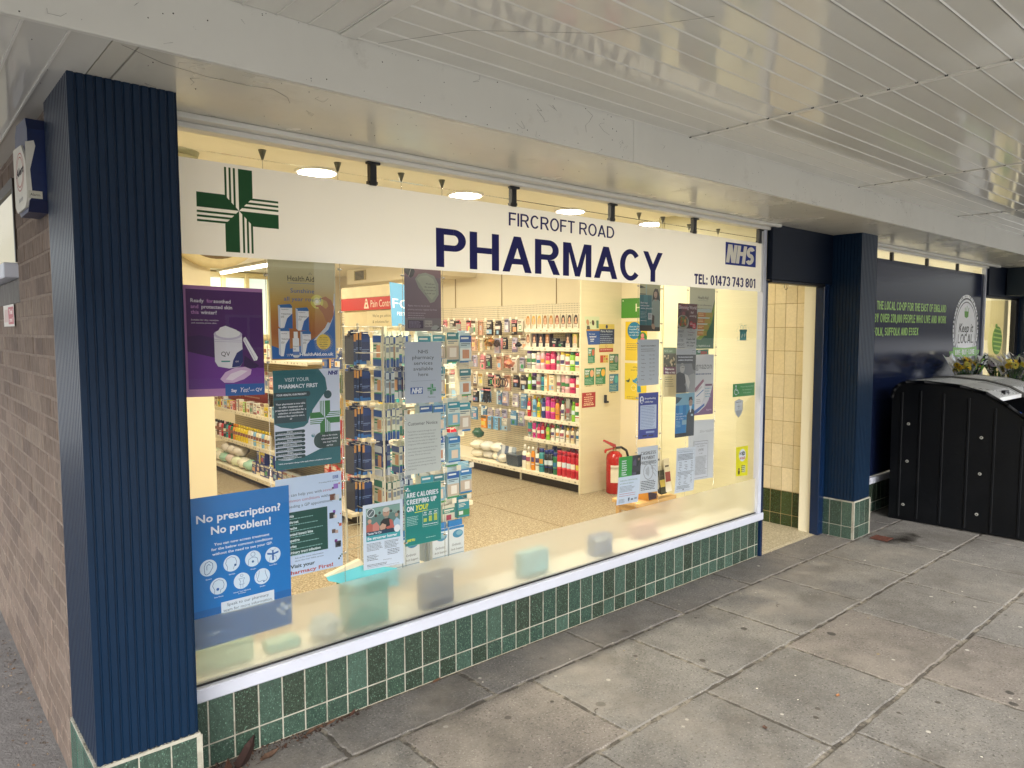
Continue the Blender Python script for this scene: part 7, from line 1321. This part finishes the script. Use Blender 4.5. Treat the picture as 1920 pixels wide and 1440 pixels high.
b = MB(); b.cbox(2.16, 2.32, .08, .16, .335, .45, .004, H('27558c')); b.box(2.16, 2.32, .079, .08, .42, .45, H('a9b8c4')); solo('carton', b, M_pack, 'dark blue carton on the window board behind the frosting', 'box')
b = MB(); b.cbox(2.62, 2.85, .16, .24, .335, .42, .004, H('b98a7c')); solo('carton', b, M_pack, 'dusty pink carton on the window board behind the frosting', 'box')
b = MB(); b.box(-.1, .12, .10, .16, .335, .42, H('9ab89a')); b.cbox(.18, .32, .09, .18, .335, .37, .004, H('7fb8a8')); solo('carton', b, M_pack, 'low green carton on the window board behind the large blue poster', 'box')

# ================================================================== OUTSIDE OBJECTS
# --- black ribbed goods bunker with white lids
t = thing('goods_bunker', (6.45, -.6, 0), 'black ribbed outdoor goods bunker with white lids in front of the mural', 'storage bunker')
PR = [(-.19, .0), (-.185, 1.09), (-.20, 1.16), (-.235, 1.208), (-.30, 1.237), (-.45, 1.245), (-.72, 1.223), (-.91, 1.177), (-1.065, 1.085), (-1.2, .985), (-1.33, .87), (-1.36, .80), (-1.36, .02)]
M_bunk = mat('black_moulded_plastic', H('05070b'), .5, spec=.22, nscale=4, namt=.35, bump=.0012, bscale=40, stains_glints=[(18, .68, .78, H('3b4550'), 'n'), (60, .74, .8, H('5f6a72'), 'n')], rvar=.12)
b = MB(); b.prism(PR, 'x', 5.775, 5.80)
yb = [-.27, -.42, -.60, -.79, -.98, -1.17]
def top(y):
    for (a, za), (c_, zc) in zip(PR[1:], PR[2:]):
        if c_ <= y <= a: return za + (zc - za) * (a - y) / max(1e-6, a - c_)
    return 1
for y in yb:   # vertical ribs moulded into the side
    zt = top(y) - .09
    b.prism([(5.776, y - .012), (5.768, y - .006), (5.768, y + .006), (5.776, y + .012)], 'z', .03, zt)
for (a, za), (c_, zc) in zip(PR[1:-2], PR[2:-1]):   # rolled rim following the profile
    b.cyl((5.774, a, za - .012), (5.774, c_, zc - .012), .015, n=10)
b.build('side_panel', M_bunk, t)
b = MB(); b.prism(PR, 'x', 7.12, 7.16); b.build('side_panel', M_bunk, t)
b = MB(); b.box(5.8, 7.12, -.22, -.195, .02, 1.0); b.box(5.8, 7.12, -1.35, -1.32, .02, .80); b.box(5.8, 7.12, -1.33, -.21, .02, .05); b.build('body', M_bunk, t)
b = MB()
for y, z in ((-.33, .86), (-.33, .53), (-.31, .14), (-.89, .80), (-.89, .50), (-.88, .16)):
    b = MB(); b.cyl((5.776, y, z), (5.7725, y, z), .013, n=12, c=H('9a9a94')); b.cyl((5.773, y, z), (5.771, y, z), .006, n=8, c=H('55554f')); b.build('rivet', M_matt, t)
M_lid = mat('white_ribbed_lid', H('dddfe0'), .3, nscale=6, namt=.12, stains_glints=[(12, .62, .75, H('77776f'), 'n')])
for x0, x1 in ((5.805, 6.40), (6.46, 7.10)):
    b = MB(); N = 24; pr = [(-.24, 1.205), (-.31, 1.234), (-.45, 1.242), (-.72, 1.222), (-.90, 1.178), (-.99, 1.128)]
    for i in range(N):
        xa = x0 + (x1 - x0) * i / N; xb = x0 + (x1 - x0) * (i + 1) / N; h = .004 if i % 2 else 0
        for (a, za), (c_, zc) in zip(pr, pr[1:]): b.face([(xa, a, za + h), (xb, a, za + h), (xb, c_, zc + h), (xa, c_, zc + h)])
        b.face([(xa, a, za) for a, za in ((pr[0]), (pr[-1]))] + [(xa, pr[-1][0], pr[-1][1] - .004), (xa, pr[0][0], pr[0][1] - .004)])
    b.cbox(x0, x1, -1.0, -.985, 1.10, 1.134, .003)
    ld = b.build('lid', M_lid, t)
    b = MB(); xm = x0 + .30
    b.prism([(xm - .07, 1.135), (xm - .05, 1.175), (xm + .05, 1.175), (xm + .07, 1.135), (xm + .045, 1.135), (xm + .035, 1.157), (xm - .035, 1.157), (xm - .045, 1.135)], 'y', -.97, -.94); b.build('handle', M_black, ld)
b = MB(); pr = [(-.205, 1.17), (-.29, 1.245), (-.45, 1.258), (-.72, 1.238), (-.91, 1.192), (-1.07, 1.10), (-1.33, .885)]
for (a, za), (c_, zc) in zip(pr, pr[1:]): b.mesh([(6.40, a, za), (6.46, a, za), (6.46, c_, zc), (6.40, c_, zc), (6.40, a, za - .03), (6.46, a, za - .03), (6.46, c_, zc - .03), (6.40, c_, zc - .03)], [(0, 1, 2, 3), (0, 3, 7, 4), (1, 5, 6, 2)])
b.build('divider_strap', mat('grey_strap', H('3f3f3d'), .5), t)
for k, (x, y, z, s_, c, lb) in enumerate(((5.95, -1.1, .86, (.09, .10, .09), '1b4fc4', 'bright blue bag in the front opening of the black bunker'), (6.12, -1.14, .84, (.10, .10, .08), '8a8f94', 'grey plastic sack beside the blue bag in the bunker'), (6.3, -1.12, .83, (.09, .12, .08), 'a9a2a6', 'pale printed sack in the bunker opening, right of the grey sack'))):
    lump('sack', x, y, z - .12, *s_[:2], s_[2] + .04, H(c), lb, 'bag', seed=70 + k, amp=.4)
# --- flower display
t = thing('flower_stand', (8.1, -.4, 0), 'low black stand of wrapped flower bouquets behind the goods bunker', 'flower stand')
b = MB(); b.cbox(7.2, 9.3, -.75, -.08, 1.04, 1.10, .006); b.build('top_shelf', M_black, t)
for x in (7.23, 8.2, 9.24): b = MB(); b.cbox(x - .03, x + .03, -.72, -.12, 0, 1.04, .004); b.build('leg', M_black, t)
b = MB(); b.box(7.24, 9.24, -.12, -.10, .1, 1.0); b.build('back_panel', M_bunk, t)
M_petal = mat('petals', attr=True, rough=.6); M_cello = glass_mat('cellophane', (.94, .95, .95), 1.0)
def bouquet(x, y, z, kind, label):
    t = thing('bouquet', (x, y, z), label, 'flowers', 'wrapped bouquets on the black stand')
    b = MB()
    for k in range(12):
        a = 2 * math.pi * rnd(); r = U(.02, .13); b.tube([(x, y, z), (x + r * math.cos(a), y + r * math.sin(a) * .8, z + U(.16, .24))], .003, 5, c=H('3b6a2c'))
        # leaves
        for j in range(3):
            q = U(.3, .95); lx, ly, lz = x + r * q * math.cos(a), y + r * q * math.sin(a), z + .22 * q; an = 6.28 * rnd(); L = U(.04, .07)
            b.face([(lx, ly, lz), (lx + L * .5 * math.cos(an) - .012, ly + L * .5 * math.sin(an), lz + .02), (lx + L * math.cos(an), ly + L * math.sin(an), lz + U(-.01, .04)), (lx + L * .5 * math.cos(an) + .012, ly + L * .5 * math.sin(an), lz + .01)], H(('2f5a28', '47742f', '23451f')[j]))
    b.build('stems', M_petal, t)
    cols = {'yellow': ('f5cb10', 'eed61c', 'f2e060'), 'mixed': ('d9cfe2', '9a4a78', 'e6e2e0'), 'pale': ('d9d78a', 'e3e2c4', 'e9c21e')}[kind]
    for k in range(9):
        a = 2 * math.pi * k / 9 + U(-.3, .3); r = U(.02, .13) if k else 0; fx, fy, fz = x + r * math.cos(a), y + r * math.sin(a) * .8, z + U(.20, .29) - r * .3
        c = H(cols[k % 3] if k % 4 else cols[0]); R_ = U(.030, .048); nrm = Vector((math.cos(a) * .6 - .5, math.sin(a) * .5 - .7, .7)).normalized(); u_ = nrm.orthogonal().normalized(); v_ = nrm.cross(u_); b = MB(); C0 = Vector((fx, fy, fz))
        for ringk, (rr, lift, nn) in enumerate(((1, 0, 16), (.72, .006, 13), (.45, .011, 9))):
            for j in range(nn):
                A = 2 * math.pi * j / nn + ringk * .2; w_ = math.pi / nn * .95; d0 = lambda A_, q: C0 + (u_ * math.cos(A_) + v_ * math.sin(A_)) * R_ * rr * q + nrm * (lift + .006 * (1 - q))
                b.face([d0(A, .12), d0(A - w_, .7), d0(A, 1.0) + nrm * U(-.004, .004), d0(A + w_, .7)], tuple(v * U(.82, 1.1) for v in c))
        if c == H('f5cb10') or rnd() < .3: b.cyl(C0 + nrm * .010, C0 + nrm * .018, R_ * .24, R_ * .2, 10, c=H('3a2414'))
        b.build('flower', M_petal, t)
    b = MB(); N = 18
    for k in range(N):
        a0, a1 = 2 * math.pi * k / N, 2 * math.pi * (k + 1) / N; q0 = 1 + .12 * math.sin(5 * a0 + x * 9); q1 = 1 + .12 * math.sin(5 * a1 + x * 9)
        P0 = lambda a, q, r, zz: (x + r * q * math.cos(a), y + r * q * math.sin(a) * .85, z + zz)
        b.face([P0(a0, 1, .03, 0), P0(a1, 1, .03, 0), P0(a1, q1, .165, .24), P0(a0, q0, .165, .24)]); b.face([P0(a0, q0, .165, .24), P0(a1, q1, .165, .24), P0(a1, q1 * 1.1, .20, .31 + .03 * math.sin(7 * a1)), P0(a0, q0 * 1.1, .20, .31 + .03 * math.sin(7 * a0))])
    b.build('cellophane_wrap', M_cello, t)
for i, (x, y, kd, lb) in enumerate(((7.35, -.28, 'yellow', 'leftmost wrapped bouquet with a yellow gerbera in front of the mural'), (7.75, -.2, 'pale', 'pale yellow wrapped bouquet, second from the left on the black stand'), (7.62, -.62, 'yellow', 'yellow gerbera bouquet at the front of the black stand'), (8.15, -.35, 'mixed', 'lilac and pink wrapped bouquet in the middle of the black stand'), (8.35, -.68, 'yellow', 'yellow bouquet right of the middle at the front of the stand'), (8.7, -.45, 'pale', 'pale wrapped bouquet right of the lilac bouquet'), (9.1, -.65, 'yellow', 'rightmost yellow bouquet at the picture edge'))):
    bouquet(x, y, 1.10, kd, lb)
# --- alarm box on the brick wall
t = thing('alarm_box', (-.55, .26, 2.13), 'blue and white burglar alarm box high on the brick wall', 'alarm box')
BL = H('0f2350')
AX0, AX1, AY0, AY1 = -.575, -.514, .15, .43
b = MB(); b.prism([(AY0, 2.12), (AY0, 2.355), (AY0 + .03, 2.395), (AY1 - .05, 2.41), (AY1, 2.38), (AY1, 2.12), (AY1 - .06, 2.085), (AY0 + .05, 2.085)], 'x', AX0 + .004, AX1, BL); b.build('case', mat('blue_plastic', attr=True, rough=.35, nscale=14, namt=.3), t)
b = MB(); b.prism([(AY0 + .004, 2.125), (AY0 + .004, 2.25), (AY0 + .09, 2.315), (AY1 - .004, 2.33), (AY1 - .004, 2.125), (AY1 - .05, 2.10), (AY0 + .045, 2.10)], 'x', AX0 - .004, AX0 + .006, H('d8d6cc')); b.face([(AX0 - .003, AY0 - .0006, 2.11), (AX0 + .012, AY0 - .0006, 2.13), (AX0 + .008, AY0 - .0006, 2.22), (AX0 + .026, AY0 - .0006, 2.30), (AX0 + .022, AY0 - .0006, 2.318), (AX0 - .003, AY0 - .0006, 2.31)], H('d8d6cc'))
b.box(AX0, AX0 + .04, AY0 - .001, AY0, 2.125, 2.15, H('c9c7b8'))
s = Sheet((AX0 - .0045, AY1 - .01, 2.33), (AX0 - .0045, AY0 + .01, 2.33), (AX0 - .0045, AY0 + .01, 2.10), (AX0 - .0045, AY1 - .01, 2.10), 19, 23); s.b = b
for r in (6.5, 5.2): s.arc(10, 10, r, .3, H('b54a44'), 1, n=30)
s.text('Alert', 10, 11, 2.6, H('26242c'), 2, al='c', w=12, bold=.03, sh=.2); s.text('Security', 10, 20, 1.6, H('6a6a72'), 2, al='c')
s2 = Sheet((AX0, AY0 - .0011, 2.15), (AX0 + .04, AY0 - .0011, 2.15), (AX0 + .04, AY0 - .0011, 2.125), (AX0, AY0 - .0011, 2.125), 40, 25); s2.b = b; s2.text('Alarm', 5, 17, 9, H('26242c'), 1, w=28)
b.build('white_cover', M_matt, t)
# --- small red warning sign on the brick wall
s = Sheet((-.519, 1.50, 1.80), (-.519, 1.14, 1.80), (-.519, 1.14, 1.70), (-.519, 1.50, 1.70), 36, 12, c=H('d9d4cc'))
s.rect(17, 1.3, 34.6, 10.8, H('b8505a'), 1)
s.text('Thief', 25.8, 5.2, 2.6, H('e9dcd6'), 2, al='c', w=12, bold=.03); s.text('proof', 25.8, 9.4, 2.4, H('e9dcd6'), 2, al='c', w=10, bold=.03)
for k in range(5): s.line((3 + k * 2.6, 9.6), (5.4 + k * 2.6, 2.4), .8, H('b03a44'), 1)
s.done('warning_sign', 'small red and white warning sign on the brick wall under the window', 'sign')
# --- rusty drain cover and loose litter
b = MB(); b.box(4.965, 5.1, -.50, -.36, .0, .004, H('3a2622'))
for k in range(6): b.cbox(4.968 + k * .0225, 4.98 + k * .0225, -.497, -.363, .003, .009, .001, H('5a3428'))
for k in range(3): b.cbox(4.967, 5.098, -.49 + k * .055, -.482 + k * .055, .004, .010, .001, H('63392b'))
solo('drain_cover', b, M_leaf, 'small rusty drain grating in the paving at the foot of the second column', 'drain cover')
def leaf(x, y, z, L, wd, a, c, label, curl=.3, tilt=0, group=None, cat='leaf', name='fallen_leaf'):
    b = MB(); N = 7; ca, sa = math.cos(a), math.sin(a); vs = []
    for i in range(N + 1):
        f = i / N; ww = wd * math.sin(math.pi * (f ** .8)) * U(.85, 1.1) / 2
        for s_ in (-1, 0, 1):
            u, v = (f - .5) * L, s_ * ww; h = curl * wd * (abs(s_) * .8) + curl * L * .5 * (f - .5) ** 2 * 2 + f * L * tilt
            vs.append((x + u * ca - v * sa, y + u * sa + v * ca, z + .0015 + max(0, h)))
    fs = []
    for i in range(N):
        for s_ in (0, 1): j = i * 3 + s_; fs.append((j, j + 3, j + 4, j + 1))
    b.mesh(vs, fs, c)
    i0 = len(b.v); b.cyl((x - L / 2 * ca, y - L / 2 * sa, z + .003), (x - L * .72 * ca, y - L * .72 * sa, z + .004), .0009, n=5, c=tuple(v * .6 for v in c))
    return solo(name, b, M_leaf, label, cat, group)
for k, (x, y, L, wd, a, c, tl, lb) in enumerate(((.015, -.075, .15, .055, .75, '2c1812', .35, 'large dark brown leaf propped against the tiles beside the first column'), (.10, -.10, .085, .04, .2, '4f3a2c', .1, 'tan leaf right of the large dark leaf under the window tiles'), (.30, -.045, .06, .022, .3, '503829', .15, 'light brown leaf against the tiles, third along from the column'), (.40, -.03, .05, .014, .2, '6b4a34', .1, 'narrow orange leaf beside the window tiles'), (.50, -.03, .05, .02, .5, '4c3025', .2, 'russet leaf at the end of the leaf drift by the tiles'), (-.06, -.09, .08, .03, 1.2, '452a1e', .3, 'brown leaf standing in the corner between column and tiles'), (-.02, -.12, .05, .022, 2.2, '654a32', .2, 'small yellow brown leaf beside the large dark leaf'), (.95, -.025, .05, .022, .1, '60422f', .1, 'lone brown leaf against the tiles under the middle of the window'))):
    leaf(x, y, .0, L, wd, a, H(c), lb, tilt=tl, group='fallen leaves along the tiles')
b = MB()
for k in range(620):
    q = rnd() ** 1.5; x = -.20 + .80 * q; y = -.010 - rnd() * (.10 - .085 * q) * 1.2; r = U(.002, .009) * (2.2 if rnd() < .12 else 1); a = 6.28 * rnd(); h = U(.001, .012 * (1 - q) + .004)
    b.face([(x, y, .001), (x + r * math.cos(a), y + r * math.sin(a), h), (x + r * 1.4 * math.cos(a + .6), y + r * 1.4 * math.sin(a + .6), h * .6 + .001), (x + r * .6 * math.cos(a + 1.3), y + r * .6 * math.sin(a + 1.3), .001)], H(('35211a', '452c20', '281c16', '5a4030')[k % 4]))
for k in range(260):
    y = U(.1, 3.6); x = -.53 - abs(random.gauss(0, .05)); r = U(.003, .012); a = 6.28 * rnd(); z0 = -.004
    b.face([(x, y, z0 + .001), (x + r * math.cos(a), y + r * math.sin(a), z0 + U(.001, .008)), (x + r * 1.4 * math.cos(a + .6), y + r * 1.4 * math.sin(a + .6), z0 + .003), (x + r * .6 * math.cos(a + 1.3), y + r * .6 * math.sin(a + 1.3), z0 + .001)], H(('5f5348', '8a7a66', '3f352c', '7a5a40')[k % 4]))
tag(b.build('leaf_litter', M_leaf), kind='stuff')
# scattered crumbs, grit and paper flecks on the slabs
b = MB()
for k in range(230):
    x = U(-.4, 7.5); y = -.05 - 3.1 * rnd(); r = U(.0015, .0055) * (1 + .8 * (rnd() < .1)); c = H(('c9c4b6', 'd9d4c6', 'b0a894', '4a443c', '8a7a5a', 'ded8c8')[k % 6]); n_ = 6
    b.face([(x + r * U(.6, 1.3) * math.cos(6.28 * j / n_), y + r * U(.5, 1.2) * math.sin(6.28 * j / n_), .0025 + U(0, .0015)) for j in range(n_)], c)
for k in range(120):   # dirt on the ledges at the column feet
    cx0, cx1, cy = ((-.526, -.222, -.288), (4.825, 5.111, -.288))[k % 4 == 0]
    if rnd() < .6: x, y = U(cx0, cx1), cy - .004
    else: x, y = cx0 - .004, U(cy, .08)
    r = U(.0015, .005); b.face([(x + r * U(.6, 1.3) * math.cos(6.28 * j / 5), y + r * .6 * math.sin(6.28 * j / 5), .3095 + r * .6 * rnd()) for j in range(5)], H(('8a8474', 'b5b09c', '4a453a')[k % 3]))
tag(b.build('grit', M_leaf), kind='stuff')
m, n, l, o = custom('damp_stain')
df = n.new('ShaderNodeBsdfDiffuse'); df.inputs[0].default_value = (*H('2c2824'), 1); tr = n.new('ShaderNodeBsdfTransparent'); tn = n.new('ShaderNodeTexNoise'); tn.inputs['Scale'].default_value = 7; tn.inputs['Detail'].default_value = 6
tc = n.new('ShaderNodeTexCoord'); l.new(tc.outputs['Object'], tn.inputs['Vector']); vm = n.new('ShaderNodeVectorMath'); vm.operation = 'MULTIPLY'; vm.inputs[1].default_value = (2.6, 5.5, 0); l.new(tc.outputs['Object'], vm.inputs[0])
ln = n.new('ShaderNodeVectorMath'); ln.operation = 'LENGTH'; l.new(vm.outputs[0], ln.inputs[0]); sb = n.new('ShaderNodeMath'); sb.operation = 'SUBTRACT'; l.new(tn.outputs['Fac'], sb.inputs[0]); 
ml = n.new('ShaderNodeMath'); ml.operation = 'MULTIPLY'; ml.inputs[1].default_value = .5; l.new(ln.outputs['Value'], ml.inputs[0]); l.new(ml.outputs[0], sb.inputs[1])
mr = n.new('ShaderNodeMapRange'); mr.inputs[1].default_value = .15; mr.inputs[2].default_value = .5; mr.inputs[4].default_value = .75; l.new(sb.outputs[0], mr.inputs[0])
mx = n.new('ShaderNodeMixShader'); l.new(mr.outputs[0], mx.inputs[0]); l.new(tr.outputs[0], mx.inputs[1]); l.new(df.outputs[0], mx.inputs[2]); l.new(mx.outputs[0], o.inputs[0])
b = MB(); b.face([(-.5, -.22, 0), (.5, -.22, 0), (.5, .2, 0), (-.5, .2, 0)]); ds = tag(b.build('damp_stain', m), kind='stuff'); ds.location = (5.12, -.53, .0035)
def twig(pts, r, lb): 
    b = MB(); b.tube(pts, r, 6, c=H('3f352c')); solo('twig', b, M_leaf, lb, 'twig', 'twigs on the paving')
for k, (x, y, a, L, lb) in enumerate(((.93, -.98, -.25, .12, 'curved dark twig on the paving in the foreground centre'), (1.31, -.72, 1.1, .04, 'short twig near the second row joint of the paving'), (3.05, -.62, .9, .05, 'short bent twig on the slab in front of the doorway side'), (3.9, -1.3, .5, .05, 'small twig on the middle right slab'))):
    twig([(x, y, .003), (x + L * .3 * math.cos(a), y + L * .3 * math.sin(a), .006), (x + L * .7 * math.cos(a - .3), y + L * .7 * math.sin(a - .3), .005), (x + L * math.cos(a - .6), y + L * math.sin(a - .6), .003)], .0014, lb)
for k, (x, y, L, wd, a, c, lb) in enumerate(((2.03, -2.13, .065, .018, -.6, 'b8b06a', 'yellow green ragged leaf on the lower right slab'), (1.26, -1.32, .035, .014, .4, '6b5038', 'small tan leaf on the slab in the foreground'), (2.26, -1.35, .03, .018, .2, '9a6a44', 'tiny brown leaf between two slabs on the right'), (1.76, -1.27, .03, .02, .8, '584034', 'tiny russet leaf in the middle of a slab'), (.42, -.62, .03, .012, 2.0, '7a5238', 'small dark leaf on the near left slab'))):
    leaf(x, y, 0, L, wd, a, H(c), lb, curl=.25)
# ================================================================== ACROSS THE ROAD (seen only as reflections)
hs_ = thing('brick_house', (3, -24, 0), 'brick house with white windows across the road behind the viewer', 'house')
b = MB(); b.box(-6, 12, -28, -24, 0, 5.6); b.build('wall', mat('house_brick', H('9a7660'), .9, nscale=3, namt=.2), hs_)
b = MB(); b.prism([(-28.4, 5.5), (-23.6, 5.5), (-26, 8)], 'x', -6.3, 12.3); b.build('roof', mat('roof_tile', H('5a4640'), .9, nscale=4, namt=.2), hs_)
for x in (-4, -.5, 4, 8.5):
    for z in (1, 3.6):
        b = MB(); b.box(x, x + 1.6, -23.99, -23.9, z, z + 1.3); w_ = b.build('window', M_sill, hs_); b = MB(); b.box(x + .1, x + .75, -23.899, -23.89, z + .1, z + 1.2); b.box(x + .85, x + 1.5, -23.899, -23.89, z + .1, z + 1.2); b.build('pane', mat('dark_pane', H('20262c'), .1) if x < -3 and z < 2 else bpy.data.materials['dark_pane'], w_)
